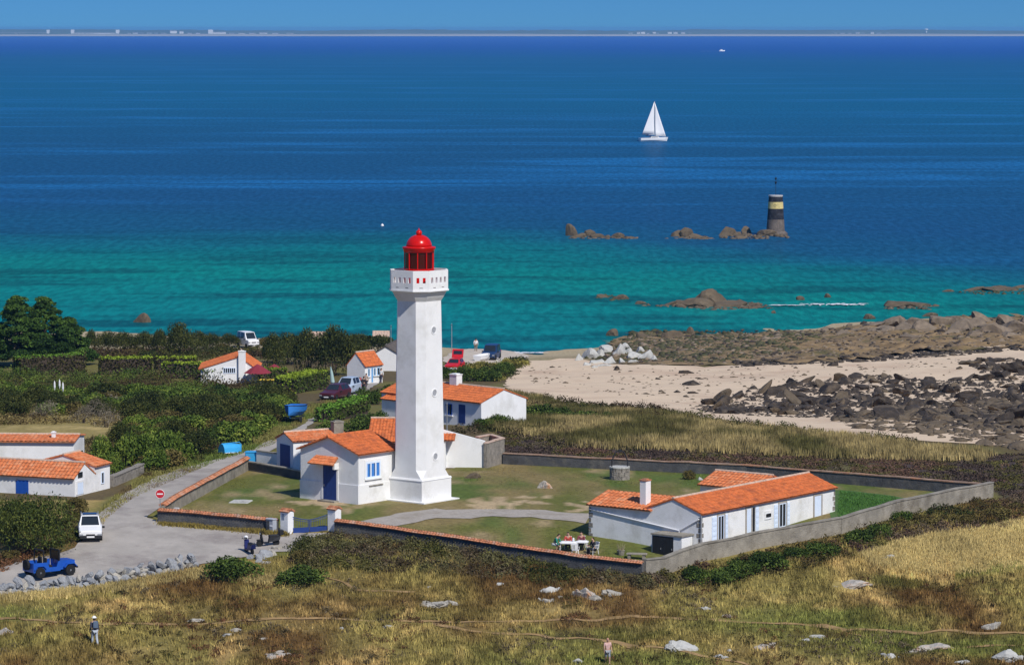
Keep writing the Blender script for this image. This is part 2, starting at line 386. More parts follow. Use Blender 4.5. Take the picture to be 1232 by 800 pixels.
VIVID = mat('watered_grass', lin(72, 98, 46), 0.95, 0.25, 1.5, 0.5, 12)
sheet('grass_plot', PX([(1006,629),(1070,618),(1098,604),(1070,597),(1008,590),(985,590)]), VIVID, 0.07, 1.5, 0.3, seed=6)
GRAVEL = mat('grey_gravel', lin(160, 152, 142), 0.95, 0.18, 3, 0.4, 25, dirt=lin(140, 131, 117), dscale=0.5)
sheet('gravel_path', PX([(395,636),(440,629),(500,616),(560,612),(640,613),(706,617),(706,631),(640,624),(580,621),(520,624),(470,634),(400,641)]), GRAVEL, 0.08, 1.0, 0.5, seed=8)
SANDY = mat('bare_sandy_soil', lin(166, 147, 116), 0.95, 0.2, 1.5, 0.4, 12, dirt=lin(128, 116, 80), dscale=0.5)
0 and sheet('bare_soil', PX([(566,608),(590,600),(640,599),(655,602),(640,608),(612,606),(600,613),(570,614)]), SANDY, 0.10, 1.0, 0.9, seed=9)
0 and sheet('bare_soil', PX([(352,601),(372,599),(402,606),(425,608),(420,611),(390,609),(360,606)]), SANDY, 0.10, 1.0, 0.6, seed=19)
# trodden tracks over the moor
TRACK = mat('trodden_earth', lin(152, 124, 84), 0.95, 0.3, 1.2, 0.4, 10, dirt=lin(108, 88, 50), dscale=0.35)
def track(pts, wpx, seed):
    up = [(x, y-wpx*(0.7+0.5*vnoise(x/40, 0, seed))) for x, y in pts]; dn = [(x, y+wpx*(0.7+0.5*vnoise(x/40, 9, seed))) for x, y in pts][::-1]
    return sheet('footpath', PX(up+dn), TRACK, 0.05, 0.6, 0.28, seed=seed)
def dens(pts):
    r = []
    for (a, b), (c, d) in zip(pts, pts[1:]):
        for k in range(4): r.append((a+(c-a)*k/4, b+(d-b)*k/4))
    return r+[pts[-1]]
track(dens([(-20,744),(60,746),(95,750),(200,752),(300,747),(400,745),(520,749),(640,748),(760,744),(850,745),(960,752),(1080,760),(1250,764)]), 1.15, 31)
track(dens([(520,751),(600,762),(700,769),(790,779),(860,790),(900,800)]), 1.2, 32)
track(dens([(372,690),(405,700),(430,708),(500,712)]), 0.9, 33)
track(dens([(1010,757),(1060,772),(1130,781),(1250,776)]), 0.8, 35)

# beach, shingle flat, parking
SAND = mat('pale_sand', lin(206, 184, 156), 0.95, 0.07, 0.35, 0.3, 5, dirt=lin(186, 160, 134), dscale=0.12)
sheet('beach', PX([(606,462),(618,446),(640,434),(690,431),(745,439),(850,441),(1000,434),(1100,424),(1260,410),(1260,540),(1100,530),(900,517),(830,503),(780,494),(700,487),(640,480),(612,471)]), SAND, 0.05, 1.6, 0.8, seed=11)
PARKM = mat('pale_gravel_parking', lin(184, 172, 156), 0.95, 0.15, 1, 0.3, 8)
sheet('parking', PX([(534,447),(536,428),(560,420),(610,422),(640,428),(618,438),(596,443),(580,441),(556,449)]), PARKM, 0.05, 1.5, 0.5, seed=12)
SHELF = mat('weedy_rock_flat', lin(128, 106, 74), 0.85, 0.6, 0.45, 0.8, 3, dirt=lin(74, 74, 30), dscale=0.14)
def shelfz(x, y): return np.maximum(terrain(x, y), SEA+0.10) + np.maximum(0, fbm(x/2.2, y/3.5, 77)-0.42)*(.35+1.1*np.clip((x-20)/30, 0, 1))
sheet('rocky_foreshore', PX([(716,425),(735,414),(770,405),(850,404),(935,400),(1050,392),(1140,384),(1260,380),(1260,416),(1100,426),(1000,436),(850,440),(760,439),(730,433)]), SHELF, 0.05, 0.7, 1.6, zfun=shelfz, seed=14)

# the sea
def sea_material():
    m = bpy.data.materials.new('sea_water'); m.use_nodes = True; n = m.node_tree.nodes; L = m.node_tree.links
    p = n['Principled BSDF']
    g = n.new('ShaderNodeNewGeometry'); sx = n.new('ShaderNodeSeparateXYZ'); L.new(g.outputs['Position'], sx.inputs[0])
    def noise(sxyz, detail=4, rough=0.55, dist=0.0):
        mp = n.new('ShaderNodeMapping'); mp.inputs['Scale'].default_value = sxyz; L.new(g.outputs['Position'], mp.inputs['Vector'])
        z = n.new('ShaderNodeTexNoise'); z.inputs['Scale'].default_value = 1; z.inputs['Detail'].default_value = detail; z.inputs['Roughness'].default_value = rough
        z.inputs['Distortion'].default_value = dist
        L.new(mp.outputs[0], z.inputs['Vector']); return z.outputs['Fac']
    def math_(op, a, b=None, c=None):
        k = n.new('ShaderNodeMath'); k.operation = op
        for i, q in enumerate((a, b, c)):
            if q is None: continue
            if isinstance(q, (int, float)): k.inputs[i].default_value = q
            else: L.new(q, k.inputs[i])
        return k.outputs[0]
    def ramp(src, stops):
        r = n.new('ShaderNodeValToRGB'); e = r.color_ramp.elements
        while len(e) < len(stops): e.new(0.5)
        for k, (pos, c) in zip(e, stops): k.position = pos; k.color = (*c, 1)
        L.new(src, r.inputs['Fac']); return r.outputs['Color']
    def mix(f, a, b):
        x = n.new('ShaderNodeMix'); x.data_type = 'RGBA'
        if isinstance(f, (int, float)): x.inputs[0].default_value = f
        else: L.new(f, x.inputs[0])
        for i, q in ((6, a), (7, b)):
            if isinstance(q, tuple): x.inputs[i].default_value = (*q, 1)
            else: L.new(q, x.inputs[i])
        return x.outputs[2]
    # depth of the sandy bottom: log distance from the shore, warped
    warp = noise((0.006, 0.010, 0), 3)
    yy = math_('ADD', sx.outputs['Y'], math_('MULTIPLY', math_('SUBTRACT', warp, 0.5), math_('MULTIPLY', sx.outputs['Y'], 0.17)))
    yy = math_('ADD', yy, math_('MULTIPLY', math_('MAXIMUM', math_('ADD', sx.outputs['X'], 4.0), 0.0), 1.3))
    lg = math_('DIVIDE', math_('SUBTRACT', math_('LOGARITHM', yy, 10.0), 2.6), 1.5)     # 400 m -> 0, 12.6 km -> 1
    base = ramp(lg, SEASTOPS)
    pat = noise((0.016, 0.045, 0), 5, 0.6)
    nearm = ramp(lg, [(0.0, (1,)*3), (0.13, (0.75,)*3), (0.22, (0.0,)*3), (1, (0.0,)*3)])
    pm = math_('MULTIPLY', ramp(pat, [(0.50, (0,)*3), (0.60, (1,)*3)]), nearm)
    base = mix(math_('MULTIPLY', pm, 0.62), base, lin(10, 44, 62))
    # wind streaks and slicks far out
    st = noise((0.0016, 0.0075, 0), 4, 0.6, 0.8); st2 = noise((0.009, 0.022, 0), 4, 0.6, 0.8)
    sm = math_('MULTIPLY', ramp(st, [(0.50, (0,)*3), (0.58, (1,)*3)]), ramp(st2, [(0.40, (0,)*3), (0.62, (1,)*3)]))
    offm = ramp(lg, [(0.16, (0,)*3), (0.26, (1,)*3), (0.55, (0.8,)*3), (0.8, (0.2,)*3)])
    base = mix(math_('MULTIPLY', math_('MULTIPLY', sm, offm), 0.75), base, lin(34, 112, 172))
    chop = noise((0.75, 0.15, 0), 2, 0.5)
    base = mix(math_('MULTIPLY', ramp(chop, [(0.40, (1,)*3), (0.62, (0,)*3)]), 0.62), base, mix(0.5, base, (0.0, 0.01, 0.03)))
    n.remove(p); df = n.new('ShaderNodeBsdfDiffuse'); gl_ = n.new('ShaderNodeBsdfGlossy'); gl_.inputs['Roughness'].default_value = 0.18; ms = n.new('ShaderNodeMixShader'); ms.inputs[0].default_value = 0.07
    L.new(base, df.inputs['Color']); L.new(df.outputs[0], ms.inputs[1]); L.new(gl_.outputs[0], ms.inputs[2]); L.new(ms.outputs[0], n['Material Output'].inputs['Surface'])
    wv = noise((0.6, 0.2, 0), 4, 0.6)
    b = n.new('ShaderNodeBump'); b.inputs['Strength'].default_value = 0.8; b.inputs['Distance'].default_value = 0.6
    L.new(wv, b.inputs['Height']); L.new(b.outputs['Normal'], df.inputs['Normal']); L.new(b.outputs['Normal'], gl_.inputs['Normal'])
    return m
SEASTOPS = [(0.0, lin(16,98,124)), (0.06, lin(12,124,126)), (0.12, lin(10,128,120)), (0.155, lin(12,112,118)), (0.18, lin(24,86,120)), (0.216, lin(26,80,122)), (0.34, lin(24,82,122)), (0.47, lin(16,92,132)), (0.55, lin(12,92,132)), (0.72, lin(10,86,134)), (0.85, lin(8,72,154)), (1.0, lin(18,76,172))]
sxs = np.array([-14000,-6000,-2500,-1000,-400,-200,0,200,400,1000,2500,6000,14000.]); sys_ = np.array([330,420,500,700,1000,2000,4000,8000,14000,19000,24000.])
X, Y = np.meshgrid(sxs, sys_); idx = np.arange(X.size).reshape(X.shape)
F = np.stack([idx[:-1,:-1], idx[:-1,1:], idx[1:,1:], idx[1:,:-1]], -1).reshape(-1, 4)
sea = npmesh('sea', np.stack([X, Y, np.full(X.shape, SEA)], -1).reshape(-1, 3), F, sea_material(), smooth=True); sea['kind'] = 'structure'

# far coast
DC = 17800.0
LANDM = mat('far_wooded_land', (0.10, 0.12, 0.08), 0.95, 0.2, 0.002)
FARSAND = mat('far_beach_sand', (0.50, 0.46, 0.39), 0.95, 0.05, 0.002)
FARWALL = mat('far_white_walls', (0.84, 0.83, 0.80), 0.9, 0.05, 0.01)
FARROOF = mat('far_grey_roof', (0.30, 0.29, 0.28), 0.9, 0.05, 0.01)
n = 900; xs = np.linspace(-13000, 13000, n)
V = []; zt = 15 + 11*fbm(xs/260, xs*0, 90) + 8*(vnoise(xs/1500, xs*0, 91)) + 2*np.sin(xs/23)
for r, (dy, zz) in enumerate([(140, SEA-1), (150, SEA+4), (330, None), (2600, None), (2800, SEA-1)]):
    V.append(np.stack([xs, np.full(n, DC+dy), (np.full(n, zz) if zz is not None else zt*(0.9 if dy < 1000 else 1.0)-3)], 1))
V = np.concatenate(V); idx = np.arange(n*5).reshape(5, n)
F = np.stack([idx[:-1,:-1], idx[:-1,1:], idx[1:,1:], idx[1:,:-1]], -1).reshape(-1, 4)
coast = npmesh('coast', V, F, LANDM); coast['kind'] = 'structure'
V = np.concatenate([np.stack([xs, np.full(n, DC), np.full(n, SEA+0.3)], 1), np.stack([xs, np.full(n, DC+148), 1.5+4*vnoise(xs/300, xs*0, 95)], 1), np.stack([xs, np.full(n, DC+160), np.full(n, SEA-1)], 1)])
idx = np.arange(n*3).reshape(3, n); F = np.stack([idx[:-1,:-1], idx[:-1,1:], idx[1:,1:], idx[1:,:-1]], -1).reshape(-1, 4)
fb = npmesh('far_beach', V, F, FARSAND); fb['kind'] = 'structure'
MPX = DC*1.01/FPX          # metres per photo pixel at the far coast
def far_block(px0, px1, pytop, label, towers=(), group=None, name='apartment_block'):
    x0 = (px0-616)*MPX; x1 = (px1-616)*MPX; zt = max(10, CAMZ-(pytop-34)*MPX); y = DC+230
    e = empty(name, ((x0+x1)/2, y, 0), 0, label, 'building', group)
    w_ = (x1-x0)/2; m = MB(); m.box(-w_, -9, SEA, w_, 9, zt-2)
    k = max(2, int(2*w_/22))
    for i in range(k): m.box(-w_+2*w_*(i+.15)/k, -10.5, SEA+5, -w_+2*w_*(i+.85)/k, -9, zt-4)   # balcony stacks
    m.build('wall', FARWALL, e)
    MB().box(-w_-1, -11, zt-2, w_+1, 10, zt).build('roof', FARROOF, e)
    for (a, b, pt) in towers:
        ax, bx = (a-616)*MPX-(x0+x1)/2, (b-616)*MPX-(x0+x1)/2; z2 = CAMZ-(pt-34)*MPX
        MB().box(ax, -14, SEA, bx, 14, z2).build('tower', FARWALL, e)
    return e
far_block(1, 60, 39.6, 'long low pale apartment block with one end tower at the far left of the horizon', [(57,60,36.4)])
far_block(86, 144, 39.4, 'long pale apartment block with a tower at each end on the far shore', [(86,89.5,36.2),(140,144,36.2)])
far_block(251, 272, 38.6, 'stepped white apartment block with a tall left end on the horizon', [(251,256.5,36.2)])
rr = random.Random(5)
L_ = [(154,158,39.8),(160,166,39.2),(168,174,40.2),(177,183,39.4),(186,190,40.6),(194,200,39.8),(205,213,36.8),(216,221,37.6),(226,231,40.0),(236,241,39.6),(276,282,40.4),(287,295,39.8),(300,308,40.5),(312,322,39.2),(328,335,40.6),(345,353,40.4)]; n_ = len(L_)
for i_, (x0, x1, yt) in enumerate(L_):
    far_block(x0, x1, yt, 'tiny pale building in the left far resort, '+ordl(i_, n_), group='resort buildings on the left of the horizon', name='far_building')
L_ = [(756,761,39.6),(766,770,38.6),(771,776,38.2),(778,781,40),(785,789,38.4),(790,793,40.4),(803,808,38.4),(810,815,38.6),(819,824,38.8),(828,832,40.6)]; n_ = len(L_)
for i_, (x0, x1, yt) in enumerate(L_):
    far_block(x0, x1, yt, 'tiny white tower block above the sailing boat on the horizon, '+ordl(i_, n_), group='tower blocks right of the sailing boat', name='far_building')
L_ = [(1003,1007,40.4),(1010,1016,39.8),(1020,1024,40.4),(1029,1034,39),(1036,1040,40.2),(1047,1051,38.6),(1054,1060,39.8),(1065,1070,40.8)]; n_ = len(L_)
for i_, (x0, x1, yt) in enumerate(L_):
    far_block(x0, x1, yt, 'tiny pale block in the rightmost resort on the horizon, '+ordl(i_, n_), group='rightmost resort on the horizon', name='far_building')
e = empty('water_tower', ((1115-616)*MPX, DC+260, 0), 0, 'thin far water tower with a wide head on the right of the horizon', 'tower')
MB().lathe([(4,SEA),(3,20)], 10).build('shaft', FARWALL, e); MB().lathe([(3,20),(9,25),(9,29),(2,31)], 12).build('tank', FARWALL, e)

# haze between here and the far shore
hz = MB().box(-15000, -3500, -13, 15000, 25000, 38).build('haze', [], kind='stuff')
hm = bpy.data.materials.new('haze'); hm.use_nodes = True; hm.node_tree.nodes.clear()
o_ = hm.node_tree.nodes.new('ShaderNodeOutputMaterial'); v_ = hm.node_tree.nodes.new('ShaderNodeVolumePrincipled')
v_.inputs['Color'].default_value = (0.22, 0.56, 1.0, 1); v_.inputs['Density'].default_value = 5.0e-5; v_.inputs['Anisotropy'].default_value = 0.0
hm.node_tree.links.new(v_.outputs[0], o_.inputs['Volume']); hz.data.materials.append(hm)
# ------------------------------------------------------------------ buildings
def face(side, pos=0.0):
    """(u along the wall, n outwards, v up) -> local building axes"""
    if side == '-y': return Matrix(((1,0,0,0),(0,-1,0,pos),(0,0,1,0),(0,0,0,1)))
    if side == '+x': return Matrix(((0,1,0,pos),(1,0,0,0),(0,0,1,0),(0,0,0,1)))
    if side == '-x': return Matrix(((0,-1,0,pos),(-1,0,0,0),(0,0,1,0),(0,0,0,1)))
    return Matrix(((-1,0,0,0),(0,1,0,pos),(0,0,1,0),(0,0,0,1)))
def tiles(mb, A, B, C, D, pitch=0.28, amp=0.045, course=0.42, seed=0):
    """canal tiles on the slope A(eave left) B(eave right) C(ridge right) D(ridge left)"""
    A, B, C, D = map(Vector, (A, B, C, D)); n = (B-A).cross(D-A).normalized()
    if n.z < 0: n = -n
    nr = max(3, round((B-A).length/pitch)); nc = max(2, round((D-A).length/course)); r = random.Random(seed)
    us = []; hs = []
    for i in range(nr):
        for t, h in ((0.0, 0.0), (0.22, 0.85), (0.42, 1.0), (0.64, 0.8), (0.84, 0.0)): us.append((i+t)/nr); hs.append(h)
    us.append(1.0); hs.append(0.0); m = len(us); vs = []; fs = []; jit = [r.uniform(-.012,.012) for _ in range(nr+1)]
    for j in range(nc):
        for k, (v, lift) in enumerate(((j/nc, 0.028), ((j+1)/nc, 0.0))):
            L = A.lerp(D, v); R = B.lerp(C, v)
            for i, (u, h) in enumerate(zip(us, hs)):
                p = L.lerp(R, u) + n*(h*amp + lift + jit[i//5]*h)
                if j == 0 and k == 0: p = p - (D-A).normalized()*(0.05*h)
                vs.append(p)
    for rr_ in range(2*nc-1):
        for i in range(m-1): a = rr_*m+i; fs.append((a, a+1, a+m+1, a+m))
    mb.add(vs, fs)
    # bedding under the tiles
    o = n*0.07
    mb.add([A-o, B-o, C-o, D-o, A, B, C, D], [(0,3,2,1), (0,1,5,4), (1,2,6,5), (3,0,4,7)])
def house_shell(e, x0, x1, y0, y1, eave, rise, axis='y', oh=0.22, tile=TILE, wall=WHITE, pitch=0.28, split=0.5, ohg=0.12, plinth=None, ridge=PALETILE, z0=-0.8, wname='wall', rname='roof'):
    m = MB()
    if axis == 'y':
        xm = x0+(x1-x0)*split
        prof = [(x0,z0),(x1,z0),(x1,eave),(xm,eave+rise),(x0,eave)]
        vs = [(a,y0,b) for a,b in prof]+[(a,y1,b) for a,b in prof]
    else:
        ym = y0+(y1-y0)*split
        prof = [(y0,z0),(y1,z0),(y1,eave),(ym,eave+rise),(y0,eave)]
        vs = [(x0,a,b) for a,b in prof]+[(x1,a,b) for a,b in prof]
    m.add(vs, [(4,3,2,1,0),(5,6,7,8,9)]+[(i,(i+1)%5,5+(i+1)%5,5+i) for i in range(5)])
    m.build(wname, wall, e)
    r = MB(); t = 0.09
    if axis == 'y':
        sl, sr = rise/(xm-x0), rise/(x1-xm); ya, yb = y0-ohg, y1+ohg; zr = eave+rise+t
        tiles(r, (x0-oh,yb,eave-oh*sl+t), (x0-oh,ya,eave-oh*sl+t), (xm,ya,zr), (xm,yb,zr), pitch, seed=1)
        tiles(r, (x1+oh,ya,eave-oh*sr+t), (x1+oh,yb,eave-oh*sr+t), (xm,yb,zr), (xm,ya,zr), pitch, seed=2)
        rg = [(xm,ya,zr+.02),(xm,yb,zr+.02)]
    else:
        sl, sr = rise/(ym-y0), rise/(y1-ym); xa, xb = x0-ohg, x1+ohg; zr = eave+rise+t
        tiles(r, (xa,y0-oh,eave-oh*sl+t), (xb,y0-oh,eave-oh*sl+t), (xb,ym,zr), (xa,ym,zr), pitch, seed=3)
        tiles(r, (xb,y1+oh,eave-oh*sr+t), (xa,y1+oh,eave-oh*sr+t), (xa,ym,zr), (xb,ym,zr), pitch, seed=4)
        rg = [(xa,ym,zr+.02),(xb,ym,zr+.02)]
    ro = r.build(rname, tile, e)
    MB().tube(rg, 0.10, 8).build('ridge', ridge, ro)
    return ro
def window(e, M, u0, u1, z0, z1, frame=SHUT, pane=GLASS, mull=1, surround=None, sill=True, fr=0.06, name='window'):
    m = MB(); d = 0.05
    m.box(u0, -.02, z0, u0+fr, d, z1); m.box(u1-fr, -.02, z0, u1, d, z1); m.box(u0+fr, -.02, z1-fr, u1-fr, d, z1); m.box(u0+fr, -.02, z0, u1-fr, d, z0+fr)
    for k in range(mull):
        uc = u0+(u1-u0)*(k+1)/(mull+1); m.box(uc-fr*.5, -.02, z0+fr, uc+fr*.5, d*.9, z1-fr)
    w_ = m.xf(M).build(name, frame, e)
    for k in range(mull+1):
        a = u0+(u1-u0)*k/(mull+1)+fr*.5; b = u0+(u1-u0)*(k+1)/(mull+1)-fr*.5
        MB().box(a+.002, -.02, z0+fr+.002, b-.002, 0.012, z1-fr-.002).xf(M).build('pane', pane, w_)
    if surround:
        s = MB(); q = 0.15; s.box(u0-q, -.02, z0, u0-.002, .035, z1+q); s.box(u1+.002, -.02, z0, u1+q, .035, z1+q); s.box(u0-.001, -.02, z1+.002, u1+.001, .033, z1+q-.002)
        s.xf(M).build('surround', surround, w_)
    if sill: MB().box(u0-.12, -.02, z0-.1, u1+.12, .12, z0-.003).xf(M).build('sill', surround or WHITE, w_)
    return w_
def shutter(e, M, u0, u1, z0, z1, m_=SHUT):
    m = MB(); m.box(u0, .01, z0, u1, .05, z1)
    for k in range(5): zc = z0+(z1-z0)*(k+.5)/5; m.box(u0+.04, .05, zc-.1, u1-.04, .065, zc+.1)
    return m.xf(M).build('shutter', m_, e)
def door(e, M, u0, u1, z0, z1, m_=NAVY, surround=None, handle=True, planks=4):
    m = MB(); n = planks
    for k in range(n): m.box(u0+(u1-u0)*k/n+.008, -.02, z0, u0+(u1-u0)*(k+1)/n-.008, .035, z1)
    m.box(u0, -.02, z0, u1, .02, z1)
    d = m.xf(M).build('door', m_, e)
    if handle: MB().box(u0+.1, .04, z0+.95, u0+.14, .09, z0+1.1).xf(M).build('handle', STEEL, d)
    if surround:
        s = MB(); q = 0.16; s.box(u0-q, -.02, z0, u0-.002, .045, z1+q); s.box(u1+.002, -.02, z0, u1+q, .045, z1+q); s.box(u0, -.02, z1+.002, u1, .043, z1+q-.002)
        s.xf(M).build('surround', surround, d)
    return d
def chimney(e, x, y, w_, d_, z0, z1, m_=WHITE, cap=COPING, parent=None):
    b = MB().bbox(x-w_/2, y-d_/2, z0, x+w_/2, y+d_/2, z1-.14, .02).build('chimney', m_, parent or e)
    MB().box(x-w_/2-.04, y-d_/2-.04, z1-.14, x+w_/2+.04, y+d_/2+.04, z1-.06).box(x-w_*.32, y-d_*.32, z1-.06, x+w_*.32, y+d_*.32, z1).build('chimney_cap', cap, b if not parent else parent)
    return b

LBLUE = mat('sky_blue_paint', lin(58,122,196), .5, .06, 3)
# --- the lighthouse
F = Frame(507.5, 606, -39.5); T = F
C0 = F.w(-1.65, 1.65); lh = empty('lighthouse', C0, F.rz, 'white square lighthouse tower with chamfered corners, open gallery and red domed lantern', 'lighthouse')
zz = lambda py: CAMZ + ray(616, py)[1]*C0.y - C0.z
ZP, ZG0, ZG, ZPAR = 1.75, zz(357), zz(349), zz(326)+.12
def octo(Wd, c):
    h = Wd/2; return [(h-c,-h),(h,-h+c),(h,h-c),(h-c,h),(-h+c,h),(-h,h-c),(-h,-h+c),(-h+c,-h)]
m = MB(); sq = [(1.65,-1.65),(1.65,1.65),(-1.65,1.65),(-1.65,-1.65)]
m.prism(sq, -0.6, ZP-.12); m.prism([(x*1.025,y*1.025) for x,y in sq], ZP-.12, ZP, top=[(x*.99,y*.99) for x,y in sq])
m.build('plinth', WHITE, lh)
MB().prism([(2.15,-2.0),(2.15,2.0),(-2.0,2.0),(-2.0,-2.0)], -.5, .12).build('footing', WHITE, lh)
# shaft: square foot running into chamfers
sh = MB(); lo = octo(3.12, 0.06); mid = octo(3.10, 0.55); tp = octo(2.72, 0.50)
sh.add([(x,y,ZP) for x,y in lo]+[(x,y,ZP+.62) for x,y in mid]+[(x,y,ZG0) for x,y in tp],
       [(i,(i+1)%8,8+(i+1)%8,8+i) for i in range(8)]+[(8+i,8+(i+1)%8,16+(i+1)%8,16+i) for i in range(8)]+[tuple(range(16,24))])
shaft = sh.build('shaft', WHITE, lh)
# round recessed windows up the right face: ring and dark glass set proud of the tapering face
def ring(e, M, z, r, lean):
    t = MB(); n = 20; vs = []; fs = []
    for k in range(n):
        a = 2*PI*k/n
        for rad, nn in ((r*1.12, -.02), (r*1.12, .035), (r*.90, .035), (r*.80, -.01)): vs.append((rad*math.cos(a), nn, z+rad*math.sin(a)))
    for k in range(n):
        j = (k+1) % n
        for q in range(3): fs.append((k*4+q, j*4+q, j*4+q+1, k*4+q+1))
    w_ = t.add(vs, fs).xf(M).build('porthole', WHITE, e)
    p = MB(); p.add([(r*.86*math.cos(2*PI*k/n), .006, z+r*.86*math.sin(2*PI*k/n)) for k in range(n)], [tuple(range(n))]); p.xf(M).build('pane', mat_pane, w_)
mat_pane = mat('dusty_porthole', (0.34, 0.35, 0.37), 0.5, 0.2, 6)
for py in (398, 473, 549):
    z = zz(py)+.12; f_ = (z-ZP-.62)/(ZG0-ZP-.62); h = (3.10+(2.72-3.10)*f_)/2
    ring(lh, face('+x', h) @ Matrix.Translation((0,0,z)) @ Matrix.Rotation(math.atan(0.19/12.5), 4, 'X'), 0, 0.27, 0)
# gallery: corbel, deck and balustrade with square openings
MB().prism(octo(2.74,.5), ZG0-.25, ZG0+.02, top=octo(3.1,.62)).prism(octo(3.1,.62), ZG0+.02, ZG, top=octo(3.62,.8)).build('corbel', WHITE, lh)
GW, GC = 3.78, 0.84
MB().prism(octo(GW,GC), ZG, ZG+.20).build('gallery_deck', WHITE, lh)
ov = octo(GW, GC)
par = MB()
z0, z1, z2, z3 = ZG+.20, ZG+.62, ZG+1.02, ZPAR
for i in range(8):
    a = Vector((*ov[i],0)); b = Vector((*ov[(i+1)%8],0)); L_ = (b-a).length; u = (b-a)/L_; nrm = Vector((u.y,-u.x,0)); no = 4 if L_ > 1.5 else 2
    Mf = Matrix(((u.x,-nrm.x,0,a.x),(u.y,-nrm.y,0,a.y),(0,0,1,0),(0,0,0,1)))
    q = MB(); e0 = 0.05
    q.box(e0, 0, z0, L_-e0, .14, z1); q.box(e0, 0, z2, L_-e0, .14, z3)
    op = .21; marg = 0.24 if no == 4 else .26; sp_ = (L_-2*marg-no*op)/(no-1) if no > 1 else 0; pos = [marg+k*(op+sp_) for k in range(no)]
    us = [e0]+[w_ for p_ in pos for w_ in (p_, p_+op)]+[L_-e0]
    for k in range(0, len(us), 2): q.box(us[k], 0.002, z1, us[k+1], .138, z2)
    par.add([Mf @ Vector(v) for v in q.v], q.f)
    par.add([a+Vector((0,0,z0)), a+u*e0+Vector((0,0,z0)), a+u*e0-nrm*.14+Vector((0,0,z0)), a-nrm*.14+Vector((0,0,z0)), a+Vector((0,0,z3)), a+u*e0+Vector((0,0,z3)), a+u*e0-nrm*.14+Vector((0,0,z3)), a-nrm*.14+Vector((0,0,z3))], [(0,1,5,4),(4,5,6,7),(2,3,7,6)])
    par.add([b-u*e0+Vector((0,0,z0)), b+Vector((0,0,z0)), b-nrm*.14+Vector((0,0,z0)), b-u*e0-nrm*.14+Vector((0,0,z0)), b-u*e0+Vector((0,0,z3)), b+Vector((0,0,z3)), b-nrm*.14+Vector((0,0,z3)), b-u*e0-nrm*.14+Vector((0,0,z3))], [(0,1,5,4),(4,5,6,7),(2,3,7,6)])
    # weep slots at the foot of the balustrade
    for k in range(2 if no == 4 else 1):
        c_ = L_*(.28+.44*k) if no == 4 else L_*.5
        s_ = MB().box(c_-.13, -.004, z0+.06, c_+.13, .02, z0+.10); s_.v = [tuple(Mf @ Vector(v)) for v in s_.v]; s_.build('drain_slot', DARK, lh)
bal = par.build('balustrade', WHITE, lh)
MB().prism(octo(GW+.10,GC+.02), ZG-.001, ZG+.10, top=octo(GW+.10,GC+.02)).build('gallery_moulding', WHITE, lh)
# lantern
zl0, zc, zd, zt = ZG+.20, zz(299), zz(283), zz(276)
LR = 1.07
MB().lathe([(LR+.06,zl0),(LR+.06,zz(323.5)),(LR,zz(323))], 20).build('lantern_base', RED, lh)
MB().lathe([(LR-.06,zz(323)),(LR-.06,zc-.1)], 20, ph=PI/20).build('lantern_glass', REDGLASS, lh)
for k in range(10):
    a = 2*PI*k/10+.3
    MB().tube([(LR*math.cos(a), LR*math.sin(a), zz(323)-.1), (LR*math.cos(a), LR*math.sin(a), zc)], .045, 6).build('glazing_bar', RED, lh)
MB().lathe([(LR-.02,zc-.28),(LR+.05,zc-.26),(LR+.07,zc-.08),(LR+.13,zc),(LR+.16,zc+.06),(LR+.14,zc+.12),(.97,zc+.17)], 28).build('cornice', RED, lh, smooth=True)
prof = [(.95,zc+.15)]+[(.95*math.cos(t), zc+.15+(zd-zc-.10)*math.sin(t)) for t in [k*PI/2/9 for k in range(1,9)]]+[(.15,zd-.0)]
MB().lathe(prof, 28).build('dome', RED, lh, smooth=True)
rb = (zt-zd)*.52; zb = zd+rb*.75
MB().lathe([(.15,zd-.04),(.17,zd),(.12,zd+.04)]+[(rb*math.cos(t), zb+rb*math.sin(t)) for t in [-1.1,-.7,-.3,.1,.5,.9,1.25]]+[(.04,zb+rb*.99),(.03,zb+rb+.12)], 16).build('ball_finial', RED, lh, smooth=True)
MB().tube([(-1.72,.75,ZPAR-.4),(-1.72,.75,ZPAR+1.75)], .022, 5).build('aerial', WPLAST, lh)
MB().box(-2.0,.5,ZPAR-1.2,-1.9,.62,ZPAR+.05).box(-2.08,.5,ZPAR-.7,-1.9,.75,ZPAR-.45).build('aerial_bracket', WPLAST, lh)

# --- keeper's house against the tower
F = Frame(431, 607.4, -39.5); kw = -F.sx(361.7); kl = F.sy(471.5)+.75
kh = empty('keeper_house', F.o, F.rz, 'white keeper house with orange tiled gable roof joined to the lighthouse', 'house')
KE = F.sz(546.5); KR = F.sz(524.5, -kw/2, 0)-KE-.1
house_shell(kh, -kw, 0, 0, kl, KE, KR, 'y', oh=.28, ohg=.22, ridge=TILE, pitch=.2)
MB().prism([(-kw-.05,-.05),(.05,-.05),(.05,kl-.3),(-kw-.05,kl-.3)], -.5, 1.42).build('plinth', WHITE, kh)
My = face('-y'); Mx = face('+x')
du0, du1 = F.sx(389.5), F.sx(405.5); dz1 = F.sz(561.5)
MyP = face('-y', -.05); MxP = face('+x', .05)
door(kh, face('-y', -.045), du0, du1, .18, dz1, NAVY, WHITE)
MB().box(du0-.25, -.75, -.3, du1+.3, -.05, .02).box(du0-.15, -.55, .02, du1+.2, -.051, .15).build('doorstep', CEMENT, kh)
cn = MB(); tiles(cn, (du0-.95,-.75,dz1+.03), (du1+.25,-.75,dz1+.03), (du1+.1,0.0,dz1+.55), (du0-.75,0.0,dz1+.55), .17, course=.3)
co = cn.build('door_canopy', TILE2, kh)
MB().box(du1+.02,-.5,dz1-.32,du1+.2,-.02,dz1+.12).build('canopy_bracket', WHITE, co)
